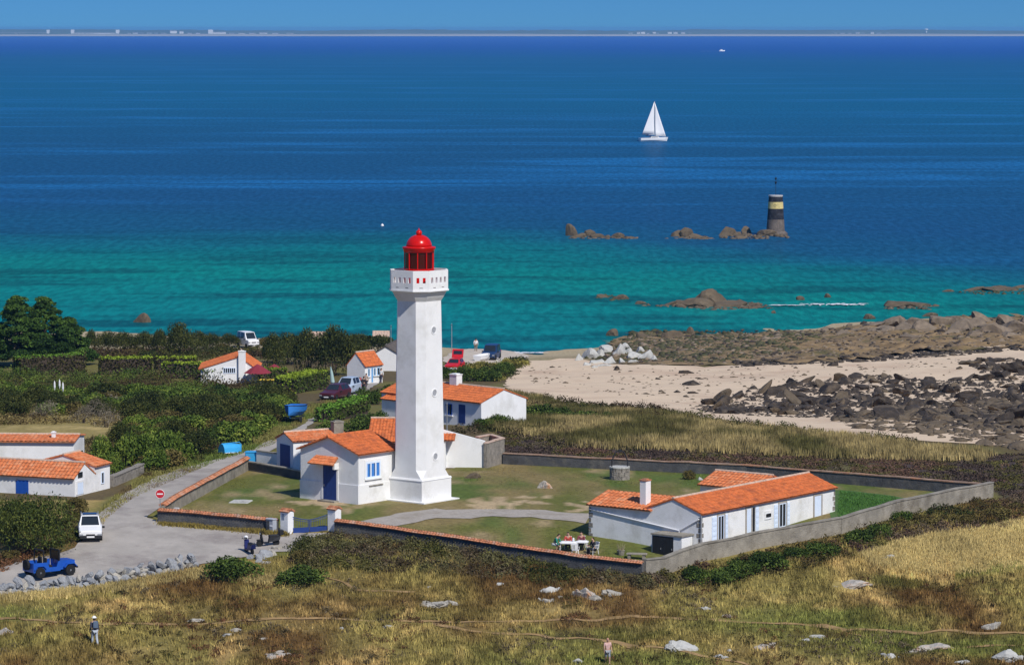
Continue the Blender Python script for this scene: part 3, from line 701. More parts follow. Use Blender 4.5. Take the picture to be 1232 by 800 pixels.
MB().box(du0-.85,-.5,dz1-.1,du0-.7,-.02,dz1+.12).build('canopy_bracket', WHITE, co)
wy0, wy1 = F.sy(440), F.sy(457.5)
wd = window(kh, face('+x', .0), wy0, wy1, F.sz(576,0,wy0), F.sz(556,0,wy0), SHUT, GLASS, 2, WHITE, True, fr=.13)
for k in range(3):
    a = wy0+(wy1-wy0)*(k+.18)/3; b = wy0+(wy1-wy0)*(k+.72)/3
    MB().box(a, .013, F.sz(575,0,wy0), b, .035, F.sz(558.5,0,wy0)).xf(face('+x')).build('shutter', LBLUE, kh)
MB().box(wy0+.3,.05,F.sz(585.5,0,wy0),wy1+.2,.12,F.sz(584.3,0,wy0)).xf(face('+x')).build('ledge', CEMENT, kh)
MB().tube([(.03,.06,.1),(.03,.06,KE)], .04, 6).build('downpipe', WHITE, kh)

# --- buildings behind the tower
F = Frame(353, 571.5, 30); ax = F.sx(419); ad = 2.9
an = empty('outbuilding', F.o, F.rz, 'low outbuilding with ribbed orange roof and grey chimney behind the keeper house', 'outbuilding')
AE = F.sz(531.5); house_shell(an, 0, ax, 0, ad, AE, F.sz(520.5,0,ad/2)-AE-.05, 'x', tile=TILE2, pitch=.30, oh=.15)
chimney(an, ax-.5, .9, .85, .6, AE+.1, AE+1.35, CEMENT, CEMENT)
MB().box(-.03,.55,0,.01,ad-.65,AE-.35).xf(Matrix.Translation((-.005,0,0))).build('door', NAVY, an)
F = Frame(336, 566, -6); lx = 2.9
ln = empty('lean_to', F.o, F.rz, 'lean-to with orange pan-tiled roof left of the keeper house', 'outbuilding')
LZ = F.sz(543)
m = MB(); m.add([(0,0,-.5),(lx,0,-.5),(lx,2.2,-.5),(0,2.2,-.5),(0,0,LZ),(lx,0,LZ),(lx,2.2,LZ+.55),(0,2.2,LZ+.55)], [(0,3,2,1),(4,5,6,7),(0,1,5,4),(1,2,6,5),(2,3,7,6),(3,0,4,7)]); m.build('wall', WHITE, ln)
r = MB(); tiles(r, (-.15,-.2,LZ+.02), (lx,-.2,LZ+.02), (lx,2.25,LZ+.64), (.7,2.25,LZ+.64), .3); r.build('roof', TILE2, ln)
F = Frame(366, 562, -20); sr = empty('shed', F.o, F.rz, 'flat grey roofed shed tucked behind the keeper house', 'shed'); sz_ = F.sz(530.5)
MB().box(-2.2,0,-.5,1.5,2.0,sz_-.1).build('wall', WHITE, sr); MB().box(-2.4,-.2,sz_-.1,1.6,2.2,sz_).build('roof', PALETILE, sr)

F = Frame(444, 566, -4); rw = F.sx(526)
rh = empty('rear_house', F.o, F.rz, 'long white house with orange roof standing behind the lighthouse tower', 'house')
RE = F.sz(530.5, rw, 0); house_shell(rh, 0, rw, 0, 5.2, RE+.05, F.sz(505,0,2.6)-RE, 'x', wall=WHITE, tile=TILE, pitch=.26, oh=.4)
chimney(rh, rw-.45, 2.3, .5, .5, RE+.5, F.sz(508, rw, 2.3), CEMENT, CEMENT)
F = Frame(583.5, 563, -5); gl = F.sx(505)
ga = empty('white_gable_building', F.o, F.rz, 'plain white building with one sloping top edge right of the tower', 'building')
zR, zL = F.sz(530.6), F.sz(517.5, F.sx(535), 0); zpk = zL+(zL-zR)*.62
m = MB(); p_ = [(0,-.5),(0,zR),(gl,zpk),(gl,-.5)]
for p_, ya, yb in ((p_, 0, .3), ([(-.004,-.5),(-.004,zR-.75),(gl,zpk-.75),(gl,-.5)], .301, 4.5)):
    m.add([(a,ya,b) for a,b in p_]+[(a,yb,b) for a,b in p_], [(0,1,2,3),(7,6,5,4)]+[(i,(i+1)%4,4+(i+1)%4,4+i) for i in range(4)])
m.build('wall', WHITE, ga)
r = MB(); tiles(r, (-.02,4.4,zR-.68), (-.02,.32,zR-.68), (gl,.32,zpk-.68), (gl,4.4,zpk-.68), .28); r.build('roof', TILE2, ga)
lx0, lx1 = F.sx(512), F.sx(548.5); lz = F.sz(529.5, lx1, -.9); r = MB(); tiles(r, (lx0,-1.0,lz), (lx1,-1.0,lz), (lx1,.0,lz+.42), (lx0,.0,lz+.42), .28); r.build('lean_to_roof', TILE, ga); MB().box(lx0,-.85,-.5,lx1-.75,-.002,lz-.06).build('lean_to_wall', WHITE, ga)
MB().box(-.05,-.03,zR-.25,.0,.12,zR-.05).build('gutter_end', STEEL, ga)

def wall_line(name, label, pts, h, th, m_, coping=None, cap_m=None, cat='wall', group=None, step=1.5, hs=None, cop_pitch=0.22):
    """garden wall following the ground; pts are ground points"""
    P = [Vector((p.x, p.y, 0)) for p in pts]; o = Vector((P[0].x, P[0].y, tz(P[0].x, P[0].y)))
    e = empty(name, o, 0, label, cat, group); m = MB(); c = MB(); n0 = 0
    tot = sum((b-a).length for a, b in zip(P, P[1:])); done = 0; r = random.Random(len(label))
    for si, (a, b) in enumerate(zip(P, P[1:])):
        L_ = (b-a).length; u = (b-a)/L_; nr = Vector((-u.y, u.x, 0)); k = max(1, int(L_/step)); prev = None
        for i in range(k+1):
            p = a+u*(L_*i/k); z = tz(p.x, p.y); f_ = (done+L_*i/k)/tot
            hh = (hs[0]+(hs[1]-hs[0])*f_ if hs else h)+r.uniform(-.03,.03)
            q = [p+nr*th/2, p-nr*th/2]; row = [Vector((q[0].x,q[0].y,z-.5)), Vector((q[1].x,q[1].y,z-.5)), Vector((q[1].x,q[1].y,z+hh)), Vector((q[0].x,q[0].y,z+hh))]
            row = [v-o for v in row]
            if prev: m.add(prev+row, [(0,4,5,1),(1,5,6,2),(2,6,7,3),(3,7,4,0)]); 
            if prev and coping: 
                A, B = prev[2]-nr*.10, row[2]-nr*.10; C_, D_ = row[3]+nr*.10, prev[3]+nr*.10; up = Vector((0,0,.16)); Tm, Tn = (A+D_)/2+up, (B+C_)/2+up
                tiles(c, A, B, Tn, Tm, cop_pitch, .05, .22, seed=i); tiles(c, C_, D_, Tm, Tn, cop_pitch, .05, .22, seed=i+50)
            elif prev and cap_m:
                A, B = prev[2]-nr*.05, row[2]-nr*.05; C_, D_ = row[3]+nr*.05, prev[3]+nr*.05; j = r.uniform(.05,.09); up = Vector((0,0,j))
                c.add([A,B,C_,D_,A+up,B+up,C_+up,D_+up], [(0,3,2,1),(4,5,6,7),(0,1,5,4),(1,2,6,5),(2,3,7,6),(3,0,4,7)])
            if i == 0 and prev is None: m.add(row, [(0,1,2,3)])
            if i == k: m.add(row, [(3,2,1,0)])
            prev = row
        done += L_
    m.build('wall', m_, e)
    if coping: c.build('coping', coping, e)
    elif cap_m: c.build('cap', cap_m, e)
    return e
def G(px, py): return at(px, py)
wall_line('garden_wall', 'sunlit grey wall with orange tile coping climbing beside the lane', [G(196,624), G(297,566)], .95, .35, CEMENT, COPING)
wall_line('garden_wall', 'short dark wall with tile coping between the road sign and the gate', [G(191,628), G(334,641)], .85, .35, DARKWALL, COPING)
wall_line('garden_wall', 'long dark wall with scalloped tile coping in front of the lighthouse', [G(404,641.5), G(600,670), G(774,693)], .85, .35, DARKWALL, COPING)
wall_line('garden_wall', 'grey cement wall running along the front of the long cottage', [G(775,693), G(842,674.5), G(1010,642), G(1193,598)], 1.1, .32, CEMENT, None, CEMENT)
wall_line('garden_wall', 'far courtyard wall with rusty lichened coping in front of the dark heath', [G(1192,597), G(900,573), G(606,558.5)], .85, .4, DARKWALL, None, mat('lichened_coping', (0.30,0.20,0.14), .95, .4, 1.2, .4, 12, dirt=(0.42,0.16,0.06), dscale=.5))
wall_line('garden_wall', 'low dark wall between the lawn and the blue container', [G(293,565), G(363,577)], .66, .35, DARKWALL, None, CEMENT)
wall_line('garden_wall', 'pale rendered yard wall left of the keeper house', [G(310,560.5), G(362,567.5)], 1.2, .25, WHITE, None, CEMENT)
wall_line('stone_enclosure', 'roofless grey stone enclosure right of the white building', [G(584,563.5), G(605,557.5), G(590,553.5), G(574,555.5)], 2.0, .3, STONEW, None, PALETILE)
wall_line('field_wall', 'broken low stone wall beside the white house with the blue door', [G(134,585.5), G(170,570)], .75, .45, STONEW, None, STONEW)

# gate
ga_ = (Vector((1,0,0)))
def pillar(px, py, label, plate):
    F = Frame(px, py, -39.5); e = empty('gate_pillar', F.o, F.rz, label, 'gate pillar'); a, b, h = .74, .62, 1.6
    MB().bbox(-a,0,-.4,0,b,h,.02).build('post', WHITE, e)
    r = MB(); tiles(r, (-a-.06,-.06,h), (.06,-.06,h), (.06,b/2,h+.2), (-a-.06,b/2,h+.2), .14, .04, .2); tiles(r, (.06,b+.06,h), (-a-.06,b+.06,h), (-a-.06,b/2,h+.2), (.06,b/2,h+.2), .14, .04, .2); r.build('cap', COPING, e)
    if plate: MB().box(-a+.16,-.02,h-.55,-.34,.0,h-.15).build('sign_plate', mat('grey_blue_plate', (.2,.25,.33), .5, .1), e)
    return F
FL = pillar(346.5, 643.5, 'white left gate pillar with grey plate and tiled cap', True)
FR = pillar(403.5, 640.5, 'white right gate pillar with tiled cap and no plate', False)
ge = FL.w(-.15,.25,0); gr_ = FR.w(-.74,.25,0); gv = Vector((gr_.x-ge.x, gr_.y-ge.y, 0)); gl_ = gv.length
gate = empty('gate', ge, math.atan2(gv.y, gv.x), 'closed blue double gate of bars with solid bottom panels between white pillars', 'gate')
for s_, (u0, u1) in enumerate(((.05, gl_/2-.02), (gl_/2+.02, gl_-.05))):
    lf = MB(); n = 6
    topz = lambda u: .95+.35*(abs(u-gl_/2)/(gl_/2))**1.5
    lf.tube([(u0+(u1-u0)*k/8, 0, topz(u0+(u1-u0)*k/8)) for k in range(9)], .03, 6)
    lf.tube([(u0+(u1-u0)*k/8, 0, topz(u0+(u1-u0)*k/8)-.14) for k in range(9)], .018, 5)
    lf.box(u0,-.025,.1,u0+.05,.025,topz(u0)); lf.box(u1-.05,-.025,.1,u1,.025,topz(u1))
    fr = lf.build('gate_leaf', NAVY, gate)
    MB().box(u0+.052,-.015,.08,u1-.052,.015,.44).build('bottom_panel', NAVY, fr)
    for k in range(8):
        u = u0+(u1-u0)*(k+.8)/8.6; MB().tube([(u,0,.44),(u,0,topz(u)-.01)], .011, 4).build('bar', NAVY, fr)

# --- long cottage on the right
F = Frame(843, 669, -36.5); CL = F.sy(1005); gx_ = -4.5; ax_ = F.sx(708.5)
ct = empty('cottage', F.o, F.rz, 'long white cottage with orange roof, pale shutters and a low annex at its left', 'cottage')
CE = F.sz(618.5); CR = F.sz(600, gx_/2, 0)-CE-.06
CW = mat('cottage_render', (0.80,0.80,0.785), .9, .04, .9, .3, 20, dirt=(.60,.59,.55), dscale=.5)
house_shell(ct, gx_, 0, 0, CL, CE, CR, 'y', oh=.22, wall=CW, tile=TILE, pitch=.2, ohg=.06)
AZ = F.sz(607, ax_, 0); rz_ = F.sz(592.5, ax_+1, 2.4)
m = MB(); m.add([(ax_,0.003,-.5),(gx_+.002,0.003,-.5),(gx_+.002,4.6,-.5),(ax_,4.6,-.5),(ax_,.003,AZ),(gx_+.002,.003,AZ),(gx_+.002,2.4,rz_),(ax_,2.4,rz_),(ax_,4.6,AZ),(gx_+.002,4.6,AZ)],
  [(0,3,2,1),(0,1,5,4),(4,5,6,7),(7,6,9,8),(3,8,9,2),(0,4,7,8,3)]); m.build('annex_wall', CW, ct)
r = MB(); tiles(r, (ax_-.12,-.2,AZ+.03), (gx_+.5,-.2,AZ+.03), (gx_+.9,2.4,rz_+.09), (ax_-.12,2.4,rz_+.09), .34, .06); tiles(r, (gx_+.5,4.8,AZ+.03), (ax_-.12,4.8,AZ+.03), (ax_-.12,2.4,rz_+.09), (gx_+.9,2.4,rz_+.09), .34, .06)
r.build('annex_roof', TILE2, ct)
cx = F.sx(776.5, .9)
chimney(ct, cx, .9, .52, .6, AZ, F.sz(575.5, cx, .9), WHITE, COPING)
MB().tube([(ax_+.05,-.06,AZ-.28),(F.sx(818),-.06,F.sz(638,F.sx(818),0)),(-.12,-.06,CE-.35)], .05, 6).build('roof_drain_pipe', WPLAST, ct)
MB().tube([(F.sx(818),-.07,F.sz(638.5,F.sx(818),0)),(F.sx(818),-.07,.2)], .045, 6).build('downpipe', WPLAST, ct)
MB().tube([(.06,-.04,.0),(.06,-.04,CE-.1)], .05, 6).build('corner_pipe', STEEL, ct)
for k in range(7):      # quoins showing through the render at the corners
    z = .15+k*.36; l_ = .34 if k % 2 else .2
    MB().box(ax_+.006,-.014,z,ax_+l_,.0,z+.3).build('quoin', STONEW, ct)
    MB().box(-.012,.0,z,.008,l_,z+.3).build('quoin', STONEW, ct)
    MB().box(-l_,-.013,z,-.02,.002,z+.3).build('quoin', STONEW, ct)
    MB().box(-.012,CL-l_,z,.008,CL,z+.3).build('quoin', STONEW, ct)
Mx = face('+x')
SURR = mat('grey_window_stone', (.36,.33,.29), .9, .2, 4)
def cw(p0, p1, t, b, kind):
    y0, y1 = F.sy(p0), F.sy(p1); z1, z0 = F.sz(t,0,y0), F.sz(b,0,y0)
    return y0, y1, z0, z1
for p0, p1, t, b, lw, rw_ in ((864,871,620.5,651,.95,.5), (937.5,945.5,606,634.5,.8,.55)):
    y0, y1, z0, z1 = cw(p0, p1, t, b, 0); window(ct, Mx, y0, y1, z0, z1, SHUT, DARK, 1, SURR, True)
    shutter(ct, Mx, y0-.17-lw*.62, y0-.17, z0, z1); shutter(ct, Mx, y1+.17, y1+.17+rw_*.6, z0, z1)
y0, y1, z0, z1 = cw(898.5, 908, 612, 647, 0)
dd = door(ct, Mx, y0, y0+(y1-y0)*.55, z0, z1, SHUT, SURR, False, 2); MB().box(y0+(y1-y0)*.55+.2,-.02,z0,y1,.02,z1).xf(face('+x', .03)).build('doorway', DARK, ct)
shutter(ct, Mx, y1+.12, y1+.5, z0, z1)
y0, y1, z0, z1 = cw(921.5, 927.5, 617, 630, 0); window(ct, Mx, y0, y1, z0+.3, z1, WPLAST, WPLAST, 0, WHITE, False); MB().box(y0,.012,z1-.3,y1,.055,z1-.08).xf(Mx).build('vent', DARK, ct)
y0, y1, z0, z1 = cw(980, 988, 597, 628, 0); door(ct, Mx, y0, y1, z0, z1, SHUT, SURR, False, 1)
# second roof behind the ridge
F2 = Frame(843, 669, -36.5); y0_ = F2.sy(842.5, -9.4); F2.o = F2.w(-9.4, y0_)
bk = empty('rear_outbuilding', F2.o, F2.rz, 'white outbuilding with ribbed orange roof behind the long cottage', 'outbuilding')
bz = F2.sz(582.5); house_shell(bk, 0, 4.75, 0, 4.4, bz, max(.5, F2.sz(566.5, .4, 2.2)-bz-.08), 'x', tile=TILE2, pitch=.34, oh=.25)
# lean-to store in front of the gable
F3 = Frame(820, 672, -36.5); st = empty('store_shed', F3.o, F3.rz, 'small flat roofed store with black double doors under the cottage gable', 'shed')
sw = F3.sx(784.5); hz_ = F3.sz(644.5)
MB().box(sw,.0,-.4,0,1.3,hz_-.1).build('wall', CW, st); MB().box(sw-.05,-.08,hz_-.1,.08,1.4,hz_).build('roof', CEMENT, st)
dm = face('-y', -.002); dw = F3.sx(810.5)
for a, b in ((sw+.06, (sw+dw)/2-.01), ((sw+dw)/2+.01, dw)):
    d_ = door(st, dm, a, b, -.2, hz_-.16, BLACKP, None, False, 3); MB().box(b-.12,.036,.5,b-.08,.07,.62).xf(dm).build('handle', STEEL, d_)

# --- houses on the left
F = Frame(90, 597.5, -22); L2w = F.sx(-40); g1 = F.sy(113.3)
l2 = empty('white_house', F.o, F.rz, 'white house with ribbed orange roof, blue door and angled rear wing', 'house')
E2 = F.sz(575); house_shell(l2, L2w, 0, 0, g1, E2, F.sz(557, 0, g1/2)-E2-.06, 'x', tile=TILE2, pitch=.32, oh=.22, ohg=.05)
y2 = F.sy(131.8); E3 = F.sz(557, 0, y2); wr = F.sz(545, -2.6, y2)-E3
house_shell(l2, -5.2, .02, g1+.004, y2, E3, max(.7, wr), 'y', tile=TILE2, pitch=.32, oh=.2, ohg=.06, wname='wing_wall', rname='wing_roof')
u0, u1 = F.sx(19), F.sx(34); door(l2, face('-y'), u0, u1, F.sz(593,u0,0), F.sz(577,u0,0), BLUE, None, True, 3)
y0, y1 = F.sy(92.5), F.sy(99.5); door(l2, face('+x'), y0, y1, .1, F.sz(581,0,y0), SHUT, WHITE, False, 4); MB().box(y0+.1,.04,1.35,y1-.1,.05,1.75).xf(face('+x')).build('fanlight', GLASS, l2)
y0, y1 = F.sy(121), F.sy(124.5); window(l2, face('+x',.02), y0, y1, F.sz(582,0,y0), F.sz(568,0,y0), SHUT, GLASS, 0, None, False)
F = Frame(89.5, 563, -3); w1 = F.sx(-40)
l1 = empty('white_house', F.o, F.rz, 'low white house with small chimney at the far left behind a dark hedge', 'house')
E1 = F.sz(532); house_shell(l1, w1, 0, 0, 4.6, E1, F.sz(524, 0, 2.3)-E1, 'x', tile=TILE2, pitch=.36, oh=.25, ohg=.1)
chimney(l1, F.sx(65,1.2), 1.2, .3, .35, E1, F.sz(518.5, F.sx(65), 1.2), WHITE, WHITE)

# --- houses towards the beach
d5 = 312; F = Frame(579, 34+(CAMZ+.55)*FPX/d5, -46); F.o.z = tz(F.o.x, F.o.y)
h5 = empty('beach_house', F.o, F.rz, 'white house with square chimney and orange roof just right of the tower', 'house'); xl = F.sx(459.5); yl = F.sy(633)
E5 = F.sz(485); house_shell(h5, xl, 0, 0, yl, E5, F.sz(468.5, 0, yl/2)-E5-.05, 'x', tile=TILE, pitch=.24, oh=.2, ohg=.05)
cx_ = F.sx(548.5, yl/2); chimney(h5, cx_, yl/2, .95, .7, E5+.6, F.sz(449, cx_, yl/2), WHITE, WHITE)
u = F.sx(556); door(h5, face('-y'), u-.42, u+.42, .1, 1.75, NAVY, None, False); u = F.sx(540.5); window(h5, face('-y'), u-.4, u+.4, .7, 1.7, BLUE, GLASS, 1)
u = F.sx(467); r = MB(); tiles(r, (u,-1.0,E5-.45),(u+3,-1.0,E5-.45),(u+3,0,E5-.1),(u,0,E5-.1),.28); r.build('porch_roof', TILE, h5); MB().box(u+.1,-.85,0,u+3,-.01,E5-.55).build('porch_wall', WHITE, h5)

F = Frame(439, 461.5, -36); h6 = empty('beach_house', F.o, F.rz, 'small white house with pale blue shutters beside the lane', 'house')
x6, y6 = F.sx(418), F.sy(460.5); E6 = F.sz(440.5); house_shell(h6, x6, 0, 0, y6, E6, max(.6, F.sz(425, x6/2, 0)-E6), 'y', tile=TILE, pitch=.28, oh=.15, ohg=.05)
for p0, p1, dr in ((443,445,0),(447.2,449,1),(450,452,0),(454,457,0)):
    a, b = F.sy(p0), F.sy(p1)
    if dr: door(h6, face('+x'), a, b, .05, 1.65, mat('light_blue_door', lin(120,175,220), .5), None, False)
    else: window(h6, face('+x'), a, b, .75, 1.6, mat('light_blue_frame', lin(150,190,225), .5), GLASS, 0)
F = Frame(479, 446.5, -8); h7 = empty('beach_house', F.o, F.rz, 'white gabled house half hidden behind the left side of the tower', 'house')
x7 = F.sx(450); E7 = F.sz(426); house_shell(h7, x7, 0, 0, 9, E7, F.sz(417, x7/2, 0)-E7, 'y', tile=SLATEROOF, ridge=SLATEROOF, pitch=.3, oh=.2)
F = Frame(309, 461, 2); h8 = empty('beach_house', F.o, F.rz, 'white gabled house with broad chimney rising behind the clipped hedge', 'house')
x8 = F.sx(242.5); E8 = F.sz(444); house_shell(h8, x8, 0, 0, 7.5, E8, F.sz(429.8, x8*.3, 0)-E8, 'y', tile=TILE, pitch=.28, oh=.25, split=.68, ohg=.1)
chimney(h8, F.sx(292,-.2), -.12, .78, .5, 0, F.sz(421.5, F.sx(292), 0), WHITE, WHITE)
u0, u1 = F.sx(269.5), F.sx(291); 
wv_ = window(h8, face('-y'), u0, u1-.6, F.sz(449,u0,0), F.sz(442.3,u0,0), SHUT, GLASS, 5, None, False)
FAR_BITS = [(449,403,456,400,'long pale roofed hut above the trees at the shore'), (371,406,390,401,'grey white beach hut roof above the dark trees')]
for a, yb, b, yt, lb in FAR_BITS:
    p = at(a, yb+12); p2 = at(b, yb+12); wd_ = max(2.0, (p2-p).length); e = empty('beach_hut', p, 0, lb, 'hut')
    ht = CAMZ+ray(616, yt)[1]*p.y-p.z
    house_shell(e, 0, wd_, 0, 3, ht-.7, .6, 'x', tile=PALETILE, pitch=.4, oh=.15)
# ------------------------------------------------------------------ vegetation
def unit(n, rng):
    v = rng.normal(size=(n, 3)); return v/np.linalg.norm(v, axis=1)[:, None]
def leaves(P, N, size, rng, cols, aspect=0.55, up=0.0):
    """one bent-free lozenge leaf per point; N = outward direction mixed with a random one"""
    n = len(P); d = unit(n, rng); nn = N*0.75+d*0.9; nn[:, 2] += up; nn /= np.linalg.norm(nn, axis=1)[:, None]+1e-9
    t = np.cross(nn, unit(n, rng)); t /= np.linalg.norm(t, axis=1)[:, None]+1e-9; b = np.cross(nn, t)
    s = (size*rng.uniform(0.6, 1.3, n))[:, None]
    V = np.stack([P-t*s, P+b*s*aspect, P+t*s, P-b*s*aspect], 1).reshape(-1, 3)
    F = np.arange(4*n).reshape(n, 4)
    return V, F, np.repeat(cols, 4, 0)
def crown_points(blobs, n, rng, shell=0.45):
    vol = np.array([b[3]*b[4]*b[5] for b in blobs])**0.7; k = rng.choice(len(blobs), n, p=vol/vol.sum()); B = np.array(blobs)[k]
    d = unit(n, rng); d[:, 2] = np.where(d[:, 2] < -0.35, -d[:, 2], d[:, 2])
    r = (shell+(1-shell)*rng.random(n)**0.6)[:, None]*(1+0.16*(rng.random((n, 1))-0.5))
    return B[:, :3]+d*r*B[:, 3:6], d, k
def foliage_mesh(name, blobs, n, size, pal, rng, aspect=0.55, shell=0.45):
    P, N, k = crown_points(blobs, n, rng, shell)
    keep = P[:, 2] > 0.0; P, N, k = P[keep], N[keep], k[keep]; n = len(P)
    pal = np.array(pal); t = rng.random(len(blobs))[k]*0.5+rng.random(n)*0.5; i = t*(len(pal)-1); a = np.floor(i).astype(int); a = np.minimum(a, len(pal)-2); f = (i-a)[:, None]
    c = (pal[a]*(1-f)+pal[a+1]*f)*rng.uniform(.8, 1.2, (n, 1))
    return leaves(P, N, size, rng, c, aspect)
def bush_blobs(rng, n=9, flat=0.8, spread=0.62):
    r = []
    for i in range(n):
        a = rng.uniform(0, 2*PI); q = spread*math.sqrt(rng.random()); s = rng.uniform(.28, .5)
        r.append((q*math.cos(a), q*math.sin(a), flat*(1-q*q)*0.62*rng.uniform(.75, 1.15), s, s, s*rng.uniform(.7, 1.0)))
    r.append((0, 0, .2*flat, .75, .75, .45*flat)); return r
DG = [lin(30,42,20), lin(64,82,32), lin(110,124,54)]            # dark evergreen
MG = [lin(40,56,20), lin(84,104,38), lin(138,146,62)]           # mid green scrub
OG = [lin(58,52,30), lin(92,84,44), lin(128,112,66)]           # brownish scrub
TG = [lin(26,34,16), lin(58,66,28), lin(108,106,52)]           # tamarisk
GG = [lin(70,66,56), lin(112,104,88), lin(152,142,124)]        # bare grey twigs
PROT = {}
def proto(kind, pal, n, size, variants, seed, flat=0.8, nb=9, aspect=0.55, spread=.62):
    rng = np.random.default_rng(seed); L = []
    for v in range(variants):
        V, F, c = foliage_mesh(kind, bush_blobs(rng, nb, flat, spread), n, size, pal, rng, aspect)
        me = npmesh(kind, V, F, LEAF, c); L.append(me.data); bpy.data.objects.remove(me)
    PROT[kind] = L
proto('scrub_green', MG, 2600, .055, 4, 1)
proto('scrub_dark', DG, 2600, .055, 3, 2)
proto('scrub_brown', OG, 2200, .055, 3, 3)
proto('tamarisk', TG, 4600, .05, 3, 4, 1.15, 14, .35)
proto('big_bush', [lin(28,38,18), lin(60,72,30), lin(100,104,46)], 11000, .026, 2, 9, .95, 22, .5, .7)
proto('grey_twigs', GG, 700, .085, 2, 5, 0.9, 8, .10)
def stems_mesh(seed, n=5, h=.6, r=.03):
    m = MB(); q = random.Random(seed)
    for i in range(n):
        a = q.uniform(0, 2*PI); l = q.uniform(.15, .45)
        m.tube([(0.05*math.cos(a), .05*math.sin(a), -.15), (l*.4*math.cos(a), l*.4*math.sin(a), h*.45), (l*math.cos(a), l*math.sin(a), h)], [r, r*.75, r*.3], 5)
    me = bpy.data.meshes.new('trunk'); me.from_pydata(m.v, [], m.f); me.materials.append(BARK); return me
STEMS = [stems_mesh(i) for i in range(3)]
def shrub(p, r, h, kind, label, group=None, name='shrub', ry=None, part='crown', sink=.15):
    e = empty(name, (p.x, p.y, tz(p.x, p.y)-sink), rnd.uniform(0, 6.28), label, 'tree' if 'tree' in name or 'tamarisk' in name else 'shrub', group, None)
    me = rnd.choice(PROT[kind]); o = bpy.data.objects.new(part, me); COL.objects.link(o); o.parent = e; o.scale = (r, ry or r, h)
    t = bpy.data.objects.new('trunk', rnd.choice(STEMS)); COL.objects.link(t); t.parent = e; t.scale = (r*.8, r*.8, h)
    return e
# thicket on the left of the lane
TH = PX([(-30,484),(0,478),(60,480),(140,478),(230,482),(330,486),(346,488),(345,500),(330,512),(296,530),(262,540),(205,562),(175,572),(140,556),(150,535),(166,520),(160,503),(60,500),(-30,503)])
xs_ = [p[0] for p in TH]; ys_ = [p[1] for p in TH]; n = 0; pts = []
while n < 215:
    x = rnd.uniform(min(xs_), max(xs_)); y = rnd.uniform(min(ys_), max(ys_))
    if not inpoly(np.array([x]), np.array([y]), TH)[0]: continue
    if any((x-a)**2+((y-b)*.6)**2 < 1.2 for a, b in pts): continue
    pts.append((x, y)); n += 1
    p = Vector((x, y, 0)); edge = fbm(x/9, y/14, 61); left = x < -27 and y < 335
    k = 'scrub_green' if edge > .5 else 'scrub_dark'
    if left or (edge < .42): k = rnd.choice(['scrub_brown','scrub_brown','tamarisk','scrub_green'])
    hh = rnd.uniform(1.5, 2.7) if k != 'scrub_brown' else rnd.uniform(1.2, 2.0)
    lb, gp = {'scrub_green': ('leafy green shrub in the dense thicket left of the lane', 'green shrubs in the thicket'), 'scrub_dark': ('dark green shrub in the dense thicket left of the lane', 'dark shrubs in the thicket'),
              'scrub_brown': ('brownish dry shrub in the thicket above the dry field', 'brown shrubs in the thicket'), 'tamarisk': ('olive feathery bush in the thicket on the left', 'olive bushes in the thicket')}[k]
    shrub(p, rnd.uniform(1.7, 2.7), hh, k, lb, gp)
for px, py in ((120,487),(140,482),(100,495),(8,482),(128,500),(52,490)):
    shrub(at(px, py+14), 1.9, 2.1, 'grey_twigs', 'bare grey leafless bush in the thicket above the dry field', 'bare grey bushes')
# trees along the shore and round the houses
def seaside(list_, kind, label, group, name='tamarisk_tree'):
    list_ = sorted(list_); n_ = len(list_)
    for i_, (px, py, wpx, hpx) in enumerate(list_):
        p = at(px, py); sc = FPX/p.y; shrub(p, wpx/sc/2*1.12, hpx/sc*1.05, kind, label+(', '+ordl(i_, n_) if n_ > 1 else ''), group, name)
seaside([(330,446,36,42),(345,438,44,34),(372,450,48,50),(404,452,56,54),(424,438,44,34),(446,424,46,22),(358,430,34,28),(392,428,50,28),(462,417,26,14),(430,420,40,18)], 'tamarisk', 'dense olive tamarisk between hedge and shore', 'tamarisks behind the hedge')
seaside([(112,424,26,26),(130,422,30,22),(150,424,36,24),(172,424,34,24),(195,426,36,28),(216,428,40,36),(238,424,30,24),(255,420,28,18),(276,418,30,16),(180,436,30,16)], 'tamarisk', 'low dark tamarisk along the left shore', 'tamarisks along the left shore')
seaside([(268,420,20,10),(320,416,22,14)], 'scrub_brown', 'brownish low bush beside the white van', 'bushes near the van', 'shrub')
seaside([(120,560,44,42),(150,560,44,50),(182,560,46,48),(205,555,44,44),(136,572,30,32)], 'scrub_green', 'tall green tree beside the white house wing', 'trees by the white house', 'small_tree')
big = [(40,662,98,80),(8,650,50,58)]
for (px, py, wpx, hpx), lb in zip(big, ['big dark green bush beside the white car', 'olive bush at the left edge next to the big dark bush']):
    p = at(px, py); sc = FPX/p.y; shrub(p, wpx/sc/2*1.15, hpx/sc*1.0, 'big_bush', lb, None, 'large_bush')
for px, py, w_, h_, k, lb in [(92,617,34,24,'scrub_brown','low brownish bush against the gable of the white house'), (14,672,30,16,'scrub_brown','dry brown bush at the road edge in the left corner'), (278,696,74,34,'scrub_dark','rounded dark heath bush at the right end of the stone row'),
    (362,700,70,24,'scrub_dark','low spreading dark bush below the gate'), (366,676,36,20,'scrub_brown','brown heath bush beside the two scooters'), (300,507,1,1,None,'')]:
    if k: p = at(px, py); sc = FPX/p.y; shrub(p, w_/sc/2*1.1, h_/sc*1.1, k, lb)
